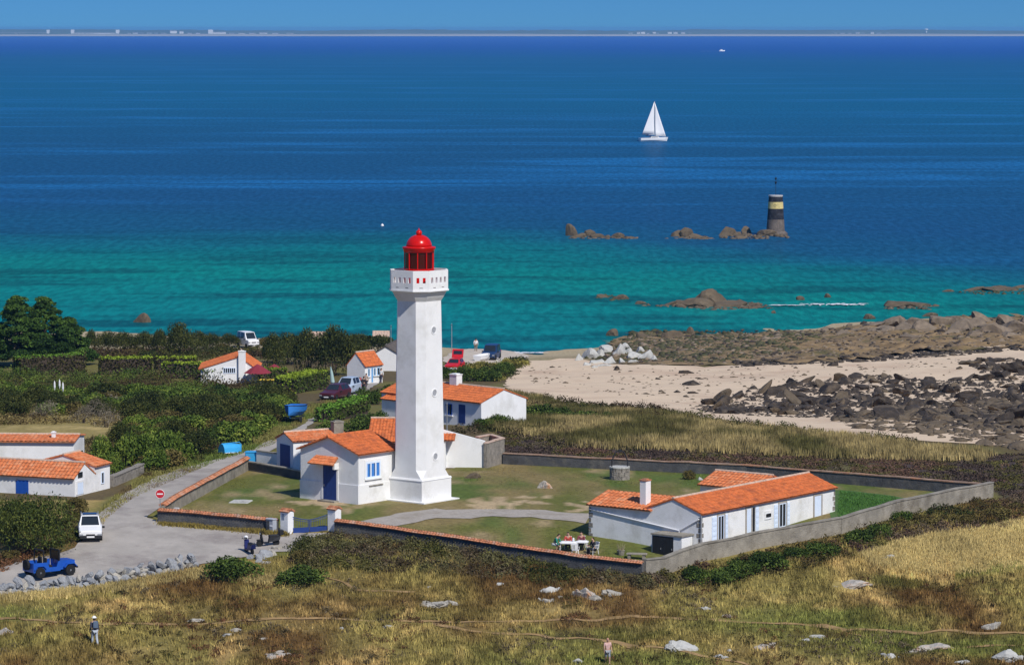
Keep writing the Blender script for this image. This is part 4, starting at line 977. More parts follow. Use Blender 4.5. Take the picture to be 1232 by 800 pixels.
# shrubs round the courtyard and the beach house
seaside([(400,522,44,22),(436,520,50,26),(380,527,24,16),(455,512,36,22),(424,494,50,20),(465,482,30,26),(440,486,40,24),(488,505,20,20)], 'scrub_dark', 'dark green shrub behind the keeper house', 'shrubs behind the keeper house', 'shrub')
seaside([(560,458,40,22),(585,458,40,20),(605,452,28,22),(540,455,24,18)], 'scrub_dark', 'dense green shrub behind the beach house chimney', 'shrubs above the beach house', 'shrub')
seaside([(620,506,40,26),(600,512,36,18),(645,506,44,26),(670,505,36,20),(560,510,40,14),(584,514,30,16),(700,507,44,18),(728,508,30,16),(760,512,50,14)], 'scrub_dark', 'dark bush right of the beach house above the sand', 'bushes at the head of the beach', 'shrub')
seaside([(829,577,20,17)], 'scrub_brown', 'small tuft of brown grass against the far courtyard wall', None, 'shrub')
seaside([(1060,645,34,22),(1030,652,44,22),(985,668,50,22),(960,670,40,18),(930,682,56,26),(890,690,50,24),(870,700,50,24),(840,700,44,26),(1085,628,30,20)], 'scrub_dark', 'low dark bush along the outside of the cottage wall', 'bushes along the cottage wall', 'shrub')
seaside([(1120,632,44,14),(1160,628,44,14),(1200,622,50,16),(1226,612,40,12),(1095,628,40,16)], 'scrub_brown', 'dark brown scrub beyond the right wall corner', 'brown scrub at the wall corner', 'shrub')

# clipped hedges
def hedge(label, p0, p1, width, h, pal, seed, dens=70, top=None, size=.13, name='hedge', group=None):
    a = at(*p0); b = at(*p1); d = Vector((b.x-a.x, b.y-a.y, 0)); L_ = d.length; rng = np.random.default_rng(seed)
    e = empty(name, (a.x, a.y, tz(a.x, a.y)), math.atan2(d.y, d.x), label, 'hedge', group)
    n = int(dens*(L_*(h*2+width)+h*width*2)); s = rng.random(n)*(2*h+width); u = rng.random(n)*L_
    P = np.zeros((n, 3)); N = np.zeros((n, 3)); P[:, 0] = u
    f = s < h; P[f, 2] = s[f]; N[f, 1] = -1
    g = (s >= h) & (s < h+width); P[g, 1] = s[g]-h; P[g, 2] = h; N[g, 2] = 1
    k = s >= h+width; P[k, 1] = width; P[k, 2] = s[k]-h-width; N[k, 1] = 1
    en = rng.random(n) < h*width*2/(L_*(h*2+width)+h*width*2); P[en, 0] = np.where(rng.random(en.sum()) < .5, 0, L_); P[en, 1] = rng.random(en.sum())*width; P[en, 2] = rng.random(en.sum())*h; N[en] = 0; N[en, 0] = np.where(P[en, 0] > 0, 1, -1)
    P += rng.normal(0, .06, (n, 3)); P -= N*(rng.random((n, 1))**2)*.22
    P[:, 2] += .16*(vnoise(P[:, 0]/1.1, P[:, 1]*0, seed)-.5)*(P[:, 2]/h)
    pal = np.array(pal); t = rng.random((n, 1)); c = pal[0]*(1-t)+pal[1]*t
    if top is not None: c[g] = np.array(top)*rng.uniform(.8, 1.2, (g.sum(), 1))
    V, F, c = leaves(P, N, size, rng, c, .6); o = npmesh('clipped_foliage', V, F, LEAF, c, e)
    MB().box(.15, .15, -.3, L_-.15, width-.15, h-.2).build('inner_branches', BARK, e)
    return e
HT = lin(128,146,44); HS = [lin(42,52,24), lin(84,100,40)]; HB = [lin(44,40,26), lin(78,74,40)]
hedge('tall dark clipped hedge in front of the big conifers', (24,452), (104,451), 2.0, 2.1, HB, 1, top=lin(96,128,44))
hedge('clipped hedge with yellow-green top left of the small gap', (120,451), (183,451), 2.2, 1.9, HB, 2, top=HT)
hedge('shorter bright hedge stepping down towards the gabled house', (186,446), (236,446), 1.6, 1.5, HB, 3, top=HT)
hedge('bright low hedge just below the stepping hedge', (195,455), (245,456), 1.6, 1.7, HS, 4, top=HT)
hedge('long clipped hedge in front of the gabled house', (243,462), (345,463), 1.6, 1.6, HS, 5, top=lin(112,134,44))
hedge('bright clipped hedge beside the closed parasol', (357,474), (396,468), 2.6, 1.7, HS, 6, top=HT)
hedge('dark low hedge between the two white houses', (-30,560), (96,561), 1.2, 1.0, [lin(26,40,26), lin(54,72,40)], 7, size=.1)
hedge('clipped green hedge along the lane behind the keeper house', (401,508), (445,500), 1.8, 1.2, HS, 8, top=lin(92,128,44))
# big conifers at the left edge
def conifer(px, py, wpx, hpx, label, seed, group=None):
    p = at(px, py); sc = FPX/p.y; R, H = wpx/sc/2, hpx/sc; rng = np.random.default_rng(seed)
    e = empty('conifer', (p.x, p.y, tz(p.x, p.y)), rng.uniform(0, 6), label, 'tree', group)
    blobs = []; br = MB(); br.tube([(0,0,-.4),(.1,0,H*.45),(0,.1,H*.9)], [.32,.22,.06], 8)
    for i in range(52):
        t = (i+.5)/52; z = H*(.12+.85*t); rr_ = R*(1-t**1.5*.92)*rng.uniform(.55, 1.0); a = i*2.4+rng.uniform(-.4, .4)
        s = R*rng.uniform(.20, .38)*(1-.5*t); blobs.append((rr_*math.cos(a), rr_*math.sin(a), z, s*1.35, s*1.35, s*.6))
        br.tube([(0,0,z*.85),(rr_*.9*math.cos(a), rr_*.9*math.sin(a), z)], [.07,.02], 5)
    br.build('trunk', BARK, e)
    V, F, c = foliage_mesh('crown', blobs, 20000, .19, [lin(22,38,16), lin(50,74,28), lin(92,118,46)], rng, .34, .5)
    npmesh('crown', V, F, LEAF, c, e); return e
conifer(-14, 440, 60, 72, 'dark conifer cut by the left edge of the view', 1)
conifer(22, 441, 78, 86, 'tallest dark conifer on the left edge', 2)
conifer(54, 441, 72, 84, 'dark conifer with pointed top in the middle of the clump', 3)
conifer(84, 440, 58, 58, 'lowest rounded dark conifer at the right end of the clump', 4)
# pampas plumes
for i, (px, py) in enumerate(((66,470),(72,468),(76,472))):
    p = at(px, py+24); m = MB(); m.tube([(0,0,0),(0,0,2.2)], .015, 4); e = empty('pampas_plume', p, 0, 'white feathery pampas plume standing in the thicket', 'plant', 'pampas plumes')
    m.build('stalk', BARK, e); MB().lathe([(.02,2.0),(.10,2.3),(.08,2.7),(.01,2.95)], 7).build('plume', WPLAST, e)

# --- scrub, heather and grass that nobody could count
def scatter(poly, n, seed):
    rng = np.random.default_rng(seed); x0, x1 = min(p[0] for p in poly), max(p[0] for p in poly); y0, y1 = min(p[1] for p in poly), max(p[1] for p in poly)
    X = np.empty(0); Y = np.empty(0)
    while len(X) < n:
        x = rng.uniform(x0, x1, n*2); y = rng.uniform(y0, y1, n*2); k = inpoly(x, y, poly); X = np.concatenate([X, x[k]]); Y = np.concatenate([Y, y[k]])
    return X[:n], Y[:n], rng
def heath(name, polypx, domes, per, r, h, pals, size, seed, thresh=None, label=None):
    X, Y, rng = scatter(PX(polypx), domes, seed)
    if thresh: k = fbm(X/4, Y/7, seed) > thresh; X, Y = X[k], Y[k]
    n = len(X); R = rng.uniform(r[0], r[1], n); H = rng.uniform(h[0], h[1], n)*(.6+.8*fbm(X/5, Y/8, seed+1))
    d = unit(n*per, rng); d[:, 2] = np.abs(d[:, 2]); k = np.repeat(np.arange(n), per); q = (.55+.45*rng.random(n*per))[:, None]
    P = np.stack([X[k], Y[k], terrain(X[k], Y[k])-.05], 1)+d*q*np.stack([R[k], R[k], H[k]], 1)
    pa = np.array(pals); sel = np.clip((fbm(X/6, Y/9, seed+2)-.3)*2.5*len(pa), 0, len(pa)-1.01); sel = np.clip(sel+rng.normal(0, .5, n), 0, len(pa)-1.01)
    i = np.floor(sel).astype(int); f = (sel-i)[:, None]; c = (pa[i]*(1-f)+pa[np.minimum(i+1, len(pa)-1)]*f)*rng.uniform(.8, 1.2, (n, 1)); c = c[k]*rng.uniform(.65, 1.35, (n*per, 1))
    V, F, c = leaves(P, d, size, rng, c, .45); o = npmesh(name, V, F, HERB, c); o['kind'] = 'stuff'; return o
DBR = lin(66,52,36); GBR = lin(104,92,72); OLV = lin(84,82,40); MRN = lin(84,62,54); RUST = lin(112,78,52); DKG = lin(52,58,28)
heath('heather_scrub', [(352,652),(400,645),(500,653),(600,670),(772,695),(800,690),(815,702),(780,708),(700,702),(560,692),(470,690),(400,684),(365,690),(345,680)], 640, 110, (.4,.95), (.3,.8), [DKG, OLV, lin(100,96,64), DBR, GBR, OLV], .085, 101)
heath('low_scrub', [(770,702),(840,680),(930,662),(1015,646),(1090,622),(1195,602),(1300,590),(1300,632),(1150,640),(1090,650),(1030,668),(950,690),(860,706)], 460, 90, (.45,.9), (.28,.65), [DKG, DBR, OLV, MRN, GBR], .095, 102)
heath('heather', [(600,520),(700,536),(860,543),(1000,550),(1300,546),(1300,600),(1200,596),(1190,582),(900,560),(606,545)], 1500, 60, (.45,.9), (.14,.30), [lin(78,66,60), lin(66,54,46), lin(84,72,66), OLV, lin(96,74,62)], .10, 103)
heath('moor_scrub', [(0,735),(200,700),(420,700),(700,718),(960,690),(1250,690),(1250,810),(0,810)], 2100, 55, (.22,.55), (.16,.40), [lin(48,38,24), OLV, DBR, RUST, lin(60,56,30), GBR], .07, 104, .50)  # heather domes; their dark tones also stand for shadows between grass tufts
heath('verge_scrub', [(0,690),(40,668),(95,650),(110,630),(92,612),(80,622),(60,660),(0,672)], 120, 60, (.35,.7), (.25,.5), [OLV, DBR, RUST], .09, 105)
heath('shore_scrub', [(545,522),(590,508),(640,500),(760,512),(860,522),(860,545),(700,540),(600,522)], 500, 70, (.5,.9), (.3,.7), [OLV, DKG, DBR, GBR], .11, 106)
heath('dune_edge_scrub', [(600,478),(640,478),(700,486),(780,494),(830,502),(900,514),(1000,524),(1100,532),(1100,537),(900,522),(780,508),(690,500),(600,496)], 520, 70, (.5,1.1), (.4,1.0), [DKG, OLV, DKG, DBR], .11, 112)
heath('lane_scrub', [(262,545),(330,512),(352,500),(345,490),(320,500),(250,535),(180,566),(170,575),(200,572)], 160, 60, (.4,.8), (.3,.6), [DKG, OLV, DBR], .10, 107)
heath('dune_scrub', [(536,450),(560,440),(600,440),(622,432),(636,436),(612,456),(600,462),(580,452)], 200, 60, (.6,1.1), (.4,.8), [lin(130,122,60), OLV, DKG], .14, 108)
heath('field_edge_scrub', [(-20,500),(160,500),(170,520),(165,540),(140,556),(110,545),(60,536),(150,528),(150,512),(-20,512)], 260, 50, (.5,.9), (.35,.7), [OLV, DBR, lin(130,116,72)], .11, 109)
heath('thicket_undergrowth', [(-20,452),(20,452),(110,453),(185,455),(245,462),(345,466),(350,486),(230,488),(140,486),(60,488),(-20,490)], 620, 70, (.8,1.4), (.8,1.5), [lin(60,80,30), lin(96,112,44), DKG, OLV, DBR], .12, 111)
heath('shore_hedgerow', [(90,424),(250,420),(330,424),(330,432),(240,434),(90,434)], 260, 60, (.9,1.4), (.6,1.0), [DKG, OLV, DBR], .16, 110)

def grass(name, poly, n, h, seed, colf, wdt=.05, lean=.5, keepf=None, clump=0):
    X, Y, rng = scatter(poly, n, seed)
    if clump:
        m = max(1, n//clump); cx = X[:m]; cy = Y[:m]; k = rng.integers(0, m, n); X = cx[k]+rng.normal(0, .16, n); Y = cy[k]+rng.normal(0, .2, n)
    if keepf is not None: k = keepf(X, Y, rng); X, Y = X[k], Y[k]; n = len(X)
    Z = terrain(X, Y); a = rng.uniform(0, 2*PI, n); H = rng.uniform(h[0], h[1], n)*(.5+fbm(X/2.5, Y/4, seed+3)); L_ = rng.uniform(0, lean, n)*H; b = rng.uniform(0, 2*PI, n)
    s = wdt*rng.uniform(.6, 1.4, n)
    P = np.stack([X, Y, Z-.03], 1); o = np.stack([np.cos(a)*s, np.sin(a)*s, 0*s], 1); t = P+np.stack([np.cos(b)*L_, np.sin(b)*L_, H], 1)
    V = np.stack([P-o, P+o, t], 1).reshape(-1, 3); F = np.arange(3*n).reshape(n, 3); c = colf(X, Y)*rng.uniform(.75, 1.5, (n, 1)); c = np.clip(c, 0, .8)
    ob = npmesh(name, V, F, HERB, np.repeat(c, 3, 0)); ob['kind'] = 'stuff'; return ob
FGPOLY = [(p[0], p[1]) for p in [(-34,206),(34,206)]]+PX([(1290,600),(1190,604),(1015,648),(842,682),(774,697),(600,676),(404,648),(345,668),(240,684),(100,709),(-30,722)])
TRK = [np.array([(p.x, p.y) for p in W(dens(t))]) for t in ([(-20,744),(95,750),(200,752),(300,747),(400,745),(520,749),(640,748),(760,744),(850,745),(960,752),(1080,760),(1250,764)], [(520,751),(600,762),(700,769),(790,779),(860,790),(900,800)], [(372,690),(405,700),(430,708),(500,712)])]
OUT = [(520,730,30,11,'granite','largest pale slab outcrop left of centre on the moor'),(545,727,14,9,'granite','small grey rock against the right end of the left slab outcrop'),(663,712,26,7,'pale','flat white rock left of the jagged outcrop below the wall corner'),
 (660,724,18,6,'granite','low pale rock below the flat white rock'),(674,719,10,4,'granite','small stone between flat white rock and jagged outcrop'),(693,716,13,7,'granite','left piece of the jagged outcrop below the wall corner'),(707,719,24,14,'orange','jagged tilted outcrop with orange lichen below the wall corner'),(718,722,18,9,'granite','right lower slab of the jagged outcrop below the wall corner'),(739,716,20,11,'granite','round grey white rock right of the jagged outcrop'),
 (600,704,11,4,'pale','small white rock below the middle of the tiled wall'),(516,707,6,3,'pale','tiny white stone on the moor left of centre'),(466,755,12,4,'pale','small white stone just below the long footpath'),(411,757,8,3,'pale','tiny white stone left on the long footpath'),(696,797,16,5,'pale','white stone left of the walker with the pink top'),
 (3,764,20,11,'orange','pinkish rock at the left edge of the moor'),(236,747,18,4,'granite','flat pale stone beside the footpath behind the walker'),(285,759,16,5,'granite','pale stone in the dark heather right of the walker'),(272,765,14,3,'pale','thin white stone below the dark heather'),(317,769,12,4,'granite','small stone above the orange lichened rock'),(332,790,26,6,'orange','flat rock with orange lichen near the bottom left'),
 (825,783,34,12,'pale','white streaked boulder at the lower centre right'),(920,780,30,8,'orange','flat grey rock with a trace of orange at the lower right'),(982,766,20,4,'pale','thin white rock right of the lower boulder'),(971,771,12,3,'pale','small flat stone under the thin white rock'),(865,791,16,4,'pale','small white stone below the streaked boulder'),(850,733,14,4,'pale','lone white stone below the cottage wall bushes'),(875,742,12,4,'granite','small stone half hidden by grass below the lone white stone'),
 (1020,707,46,9,'orange','long white outcrop with a bright orange end'),(1071,674,20,7,'pale','white rock at the edge of the straw grass'),(1194,757,22,15,'granite','tall grey rock beside the path at the right'),(1073,791,20,6,'pale','slanting pale stone near the bottom right'),(1126,781,38,8,'orange','broad low outcrop with orange lichen near the bottom right'),(1160,798,22,6,'pale','white rock cut by the bottom edge at the right'),(1212,793,42,13,'pale','large pale rock in the bottom right corner'),(1102,786,20,7,'granite','lumpy grey rock left of the broad low outcrop'),(878,783,8,3,'pale','tiny white stone left of the flat grey rock')]
OUTW = [(at(o[0], o[1]), o[2]/FPX*215/2) for o in OUT]
def offtrack(X, Y, rng):
    k = np.ones(len(X), bool)
    for p_, r_ in OUTW: k &= ~(((X-p_.x)/(r_*.9))**2+((Y-p_.y-.2)/(r_*.7+.15))**2 < 1)
    for T_ in TRK:
        yi = np.interp(X, T_[:, 0], T_[:, 1], left=-99, right=-99); k &= ~((np.abs(Y-yi) < .4))
    patch = fbm(X/5, Y/9, 140)
    return k & (rng.random(len(X)) < np.clip((patch-.25)*3, .25, 1))
grass('moor_grass', FGPOLY, 330000, (.12,.42), 201, lambda x, y: groundcol(x, y)*(.48+1.5*vnoise(x/.5, y/.9, 301))[..., None], .035, .6, offtrack, 9)  # clump tones spread wide to suggest shadows between the tufts
sp_ = lin(190,170,112); straw_ = lambda x, y: np.broadcast_to(np.array(sp_), x.shape+(3,))*(.7+.6*fbm(x/3, y/5, 9)[..., None])
grass('straw_grass', STRAW, 60000, (.25,.5), 202, straw_, .035, .6, None, 12)
grass('straw_grass', PX([(0,717),(100,709),(240,686),(330,692),(380,698),(380,706),(240,698),(100,717),(0,724)]), 12000, (.2,.45), 203, lambda x, y: straw_(x, y)*(.55+.5*vnoise(x/1.8, y/2, 4))[..., None], .035, .6, None, 12)
rc_ = lambda x, y: mixc(np.broadcast_to(np.array(lin(150,134,90)), x.shape+(3,)), np.array(lin(88,84,48)), (fbm(x/6, y/9, 71)-.42)*5)*(.6+.8*vnoise(x/.9, y/2, 72))[..., None]
grass('reed_grass', REEDS, 120000, (.4,.8), 204, rc_, .05, .35, None, 10)
grass('reed_grass', PX([(690,498),(760,500),(830,508),(900,520),(1010,530),(1100,540),(1100,552),(900,548),(760,540),(690,530)]), 50000, (.5,1.0), 205, rc_, .05, .35, None, 10)
grass('verge_grass', VERGE, 30000, (.08,.25), 206, lambda x, y: groundcol(x, y)*1.2, .05, .6)
lawnc = lambda x, y: lawncol(x, y)*1.15
def offpath(X, Y, rng): return rng.random(len(X)) < np.clip((fbm(X/3, Y/7, 77)-.3)*2.2, .05, 1)
LAWN_IN = PX([(206,611),(335,634),(470,640),(600,666),(770,692),(790,680),(840,660),(705,640),(640,626),(706,612),(640,612),(560,611),(470,625),(400,634),(300,600),(300,562)])
LAWN_UP = PX([(560,597),(700,596),(840,588),(900,572),(606,562),(548,566)])
for i_, pl in enumerate((LAWN_IN, LAWN_UP)):
    grass('lawn_grass', pl, 46000, (.04,.12), 207+i_, lawnc, .05, .8, offpath)
grass('wall_foot_grass', PX([(193,629),(334,642.5),(345,643),(345,645.5),(310,642),(192,632)]), 6000, (.12,.4), 212, lambda x, y: np.broadcast_to(np.array(lin(122,108,56)), x.shape+(3,)), .05, .6, None, 10)
grass('plot_grass', PX([(1008,628),(1070,617),(1096,605),(1070,598),(1010,592)]), 16000, (.1,.25), 211, lambda x, y: np.broadcast_to(np.array(lin(72,108,50)), x.shape+(3,)), .05, .6)
# ------------------------------------------------------------------ rocks
def rock_mesh(seed, m_, sub=2, flat=.7, rough=.35, facet=True):
    bm = bmesh.new(); bmesh.ops.create_icosphere(bm, subdivisions=sub+(1 if sub == 2 else 0), radius=1.0); q = np.random.default_rng(seed)
    planes = [(unit(1, q)[0], q.uniform(.42, .82)) for _ in range(13)]
    for v in bm.verts:
        p = np.array(v.co)
        for nrm, d in planes:
            k = p.dot(nrm)
            if k > d: p = p-nrm*(k-d)*.98
        p = p*(1+rough*(float(fbm(p[0]*1.6+seed*3.1, p[1]*1.6+p[2]*2.3, seed))-.5)); p[2] *= flat
        v.co = p
    me = bpy.data.meshes.new('rock'); bm.to_mesh(me); bm.free(); me.materials.append(m_)
    return me
RK = {k: [rock_mesh(s+i*7, m_, 2 if k != 'dark' else 2, fl) for i in range(n)] for k, m_, n, s, fl in
      (('granite', GRANITE, 5, 1, .6), ('orange', ORANGEROCK, 3, 50, .6), ('pale', PALEROCK, 5, 80, .7), ('brown', BROWNROCK, 6, 120, .7), ('dark', DARKROCK, 8, 160, .75), ('slate', SLATE, 6, 220, .8), ('slab', SLABROCK, 7, 300, .55))}
def rock(kind, p, sx_, sy_, sz_, label, group=None, name='rock', rz=None, tilt=0.0, cat='rock'):
    o = bpy.data.objects.new(name, rnd.choice(RK[kind])); COL.objects.link(o); o.location = p
    o.rotation_euler = (rnd.uniform(-tilt, tilt), rnd.uniform(-tilt, tilt), rnd.uniform(0, 6.28) if rz is None else rz); o.scale = (sx_, sy_, sz_)
    return tag(o, label, cat, group)
def pxrock(kind, px, py, wpx, hpx, label, group=None, name='rock', z=None, dscale=1.0, tilt=.15, rz=0.0):
    p = at(px, py) if z is None else atz(px, py, z); s = FPX/p.y; rx = wpx/s/2*1.36; hz_ = hpx/s*1.3
    ry = max(rx*.7, .3)*dscale; p = Vector((p.x, p.y+ry*.5, max(p.z, float(shelfz(p.x, p.y)) if z is None and p.y > 425 and p.x > 2 else -99)))
    return rock(kind, p-Vector((0,0,hz_*.12)), rx, ry, hz_*1.35, label, group, name, rz=rz+rnd.uniform(-.3,.3)+rnd.choice([0, PI]), tilt=tilt)
# outcrops on the moor
for px, py, w_, h_, k, lb in OUT:
    o = pxrock(k, px, py, w_, h_*1.0, lb, None, 'outcrop', dscale=.9, tilt=.22)
    for i_ in range(0 if w_ < 12 else 3 if w_ < 24 else 6):      # broken slabs leaning on the main block
        f_ = bpy.data.objects.new('fragment', rnd.choice(RK[k])); COL.objects.link(f_); f_.parent = o; a_ = rnd.uniform(0, 6.28); q_ = rnd.uniform(.22, .48)
        f_.location = (math.cos(a_)*rnd.uniform(.6, 1.0), math.sin(a_)*rnd.uniform(.6, 1.0), rnd.uniform(-.1, .25)); f_.rotation_euler = (rnd.uniform(-.5,.5), rnd.uniform(-.5,.5), rnd.uniform(0, 6)); f_.scale = (q_*1.3, q_*.8, q_)
pxrock('orange', 657, 588, 18, 12, 'rounded grey boulder with a yellow top on the lawn', None, 'boulder')
pxrock('brown', 566, 576, 20, 9, 'brown log-like rock on the lawn beside the white building', None, 'boulder')
for px, py, w_, lb in ((842,578,9,'small white stone left of the rear outbuilding'), (811,566,12,'pale dead branch shaped stone against the far wall'), (787,523,14,'orange brown rock in the heath above the far wall'), (775,536,15,'flat white stone in the heath above the well')):
    pxrock('orange' if px == 787 else 'pale', px, py, w_, 4.5, lb, None, 'stone')
# white boulders at the top of the beach
for px, py, w_, h_ in [(697,434,14,7),(710,431,20,10),(722,429,18,9),(731,425,18,11),(745,427,22,12),(752,421,14,7),(757,425,14,6),(766,431,20,9),(778,432,24,10),(760,437,14,6),(735,437,18,7),(722,437,16,5),(714,438,14,5),(705,440,12,4),(770,424,10,6),(786,434,12,6),(748,437,10,6),(726,441,18,4),(716,443,12,3)]:
    pxrock('pale', px, py, w_, h_*1.25, 'pale grey boulder in the white heap at the water end of the beach', 'pale boulders on the beach', 'boulder', tilt=.35, rz=.3)
for px, py, w_, h_, lb in ((741,446,8,5,'small dark stone below the white boulder heap'),(826,450,22,6,'dark flat rock on the open sand'),(833,464,26,7,'long dark rock on the open sand'),(1001,441,12,9,'lone dark angular stone upright on the pale sand'),(791,457,8,3,'tiny dark stone on the open sand'),(842,457,9,3,'tiny dark stone right of the flat rock'),(815,473,12,4,'dark stone left of the dark boulder field'),(834,474,16,4,'flat dark stone left of the dark boulder field')):
    pxrock('dark', px, py, w_, h_, lb, None, 'stone')
# the dark boulder field
DF = PX([(832,492),(850,484),(880,478),(905,468),(960,461),(1000,456),(1060,452),(1110,458),(1150,458),(1185,452),(1160,438),(1200,432),(1250,436),(1250,520),(1180,516),(1100,510),(1000,505),(900,500),(850,497)])
BF = PX([(1000,503),(1090,492),(1180,484),(1250,480),(1250,545),(1180,536),(1100,524),(1030,516)])
def inb(poly, n, mind, seed):
    r = random.Random(seed); x0, x1 = min(p[0] for p in poly), max(p[0] for p in poly); y0, y1 = min(p[1] for p in poly), max(p[1] for p in poly); L = []; tries = 0
    while len(L) < n and tries < 40000:
        tries += 1; x, y = r.uniform(x0, x1), r.uniform(y0, y1)
        if inpoly(np.array([x]), np.array([y]), poly)[0] and all((x-a)**2+((y-b)*.5)**2 > mind**2 for a, b in L): L.append((x, y))
    return L
for x, y in inb(DF, 262, .62, 3):
    s = rnd.uniform(.4, .9)*(1.5 if rnd.random() < .15 else 1); rock('dark' if rnd.random() < .85 else 'brown', (x, y, tz(x, y)+s*.2), s*1.45, s*1.15, s*.75, 'dark boulder in the jumbled black rock field below the sand', 'dark boulders on the shore', 'boulder', tilt=.7)
for x, y in inb(BF, 150, .7, 4):
    s = rnd.uniform(.4, 1.0); rock('brown', (x, y, tz(x, y)+s*.05), s*1.4, s*1.1, s*.65, 'brown grey rock in the rubble between the dark boulders and the grass', 'brown rocks above the grass', 'rubble_rock', tilt=.4)
# rubble too small to pick apart
def rubble(name, poly, n, smin, smax, m_, seed, zf=None):
    X, Y, rng = scatter(poly, n, seed); base = rock_mesh(seed, m_, 1, .8); v0 = np.array([v.co for v in base.vertices]); f0 = np.array([p.vertices for p in base.polygons])
    S_ = rng.uniform(smin, smax, n)*np.where(rng.random(n) < .12, 1.7, 1); a = rng.uniform(0, 6.28, n); st = rng.uniform(.7, 1.4, (n, 3))
    c, s = np.cos(a), np.sin(a); v = v0[None]*st[:, None]; x = v[..., 0]*c[:, None]-v[..., 1]*s[:, None]; y = v[..., 0]*s[:, None]+v[..., 1]*c[:, None]
    V = np.stack([x*S_[:, None]+X[:, None], y*S_[:, None]+Y[:, None], v[..., 2]*S_[:, None]*.8+(zf or terrain)(X, Y)[:, None]], -1).reshape(-1, 3)
    F = (f0[None]+(np.arange(n)*len(v0))[:, None, None]).reshape(-1, 3); o = npmesh(name, V, F, m_); o['kind'] = 'stuff'
rubble('dark_rubble', DF, 5200, .14, .42, DARKROCK, 31)
rubble('brown_rubble', BF, 1900, .15, .45, BROWNROCK, 32)
rubble('beach_stones', PX([(690,440),(840,446),(1000,440),(1180,430),(1180,450),(1000,462),(900,470),(830,490),(700,470),(630,460),(640,440)]), 520, .08, .28, BROWNROCK, 33)
rubble('weed_line', PX([(880,436),(1000,431),(1110,424),(1240,414),(1240,422),(1110,431),(1000,438),(880,443)]), 900, .15, .45, DARKROCK, 34)
rubble('foreshore_rubble', PX([(725,425),(765,407),(850,404),(940,400),(1060,394),(1240,384),(1240,412),(1100,424),(1000,433),(850,440),(745,439)]), 1300, .15, .5, SLABROCK, 35, shelfz)
rubble('dark_foreshore_stones', PX([(722,428),(765,406),(850,402),(940,398),(1060,392),(1240,382),(1240,414),(1100,425),(1000,434),(850,440),(745,439)]), 1100, .15, .5, DARKROCK, 39, shelfz)
rubble('weed_tufts', PX([(716,430),(735,414),(765,405),(850,402),(940,402),(1000,404),(940,428),(850,438),(760,436),(700,430)]), 1500, .15, .5, mat('wet_weed', (0.060,0.058,0.022), .7, .5, .6), 36, shelfz)
rubble('dune_stones', PX([(586,440),(600,432),(630,432),(622,440),(604,446)]), 70, .15, .4, PALEROCK, 37)
# brown slabs of the point
SL = [(1000,400,26,9),(1010,409,30,8),(1035,402,34,12),(1050,393,28,10),(1062,404,32,12),(1078,391,26,12),(1085,402,30,14),(1098,396,34,16),(1104,411,36,12),(1120,402,30,16),(1132,394,36,20),(1140,408,30,14),(1150,388,26,14),(1160,400,34,18),(1172,392,30,15),(1180,408,34,16),(1192,396,30,17),(1205,404,34,19),(1210,390,28,13),(1222,398,34,18),(1228,411,30,14),(1060,413,30,9),(1025,414,28,7),(985,413,26,7),(965,409,24,7),(950,417,22,6),(930,412,20,7),(915,419,24,6),(1206,416,14,13),(1085,418,24,8),(1120,419,26,8),(885,417,18,6),(1150,417,22,8),(1238,386,22,12),(1180,384,22,8)]
for px, py, w_, h_ in SL:
    pxrock('slab', px, py, w_*1.25, h_*.95, 'brown tilted slab in the rocky point at the right edge of the sea', 'slabs of the rocky point', 'rock_slab', z=SEA+.5+max(0, px-1000)*.006, dscale=1.2, tilt=.55, rz=.5)
# rocks standing in the sea
SR = [(687,284,14,12,'round-topped brown rock, leftmost of the chain running to the beacon'),(696,286,18,6,'low wet rock at the foot of the leftmost sea rock'),(711,284,14,9,'second knob of the left group of sea rocks'),(721,286,18,6,'low flat rock right of the second knob'),(740,286,18,5,'flat rock ending the left group of sea rocks'),(757,287,12,3,'tiny rock skimming the surface right of the left group'),
 (815,285,18,9,'left rock of the middle group in the sea chain'),(829,285,16,14,'tall knobbly rock in the middle of the sea chain'),(842,287,22,4,'low ledge right of the tall knobbly rock'),(876,284,26,12,'pale rounded rock left of the beacon'),(888,286,16,8,'brown rock against the right side of the pale rounded rock'),(900,281,14,8,'small dark rock nearer the beacon'),(920,284,26,6,'flat ledge touching the beacon'),
 (855,368,34,16,'tallest brown rock of the inner reef'),(868,364,20,12,'split upper rock of the inner reef'),(845,369,42,8,'low left shoulder of the inner reef'),(878,369,42,8,'low right shoulder of the inner reef'),(905,369,18,5,'small ledge at the right end of the inner reef'),(825,366,26,5,'weedy ledge left of the inner reef'),(805,367,24,3,'thin weedy ledge at the left of the inner reef'),
 (745,360,18,6,'weedy green rock awash left of the inner reef'),(728,358,16,3,'small weedy rock awash at the far left of the reef'),(770,366,14,3,'dark awash rock between weedy rock and inner reef'),(931,377,8,4,'tiny dark rock below the reef'),(964,361,10,6,'small green rock by the breaking wave'),(995,358,8,4,'tiny green rock right of the breaking wave'),(1092,369,52,9,'long low brown rock at the right end of the breaking wave'),(908,371,20,3,'flat rock where the wave begins to break'),
 (168,388,20,11,'lone rock with a white top off the left shore'),(738,404,14,7,'yellow topped rock at the edge of the foreshore'),(806,408,26,12,'brown mound in the shallows above the beach'),(829,404,12,10,'upright rock right of the brown mound'),(776,407,18,6,'low rock in the shallows left of the brown mound'),(1170,350,34,4,'dark ledge awash far right'),(1205,350,40,6,'dark weedy ledge awash at the right edge'),(1226,347,20,4,'last dark ledge at the right edge of the sea'),(1140,351,14,3,'small dark awash ledge left of the weedy ledges'),(1116,381,20,5,'small rock off the rocky point'),(1045,384,14,5,'tiny rock off the rocky point')]
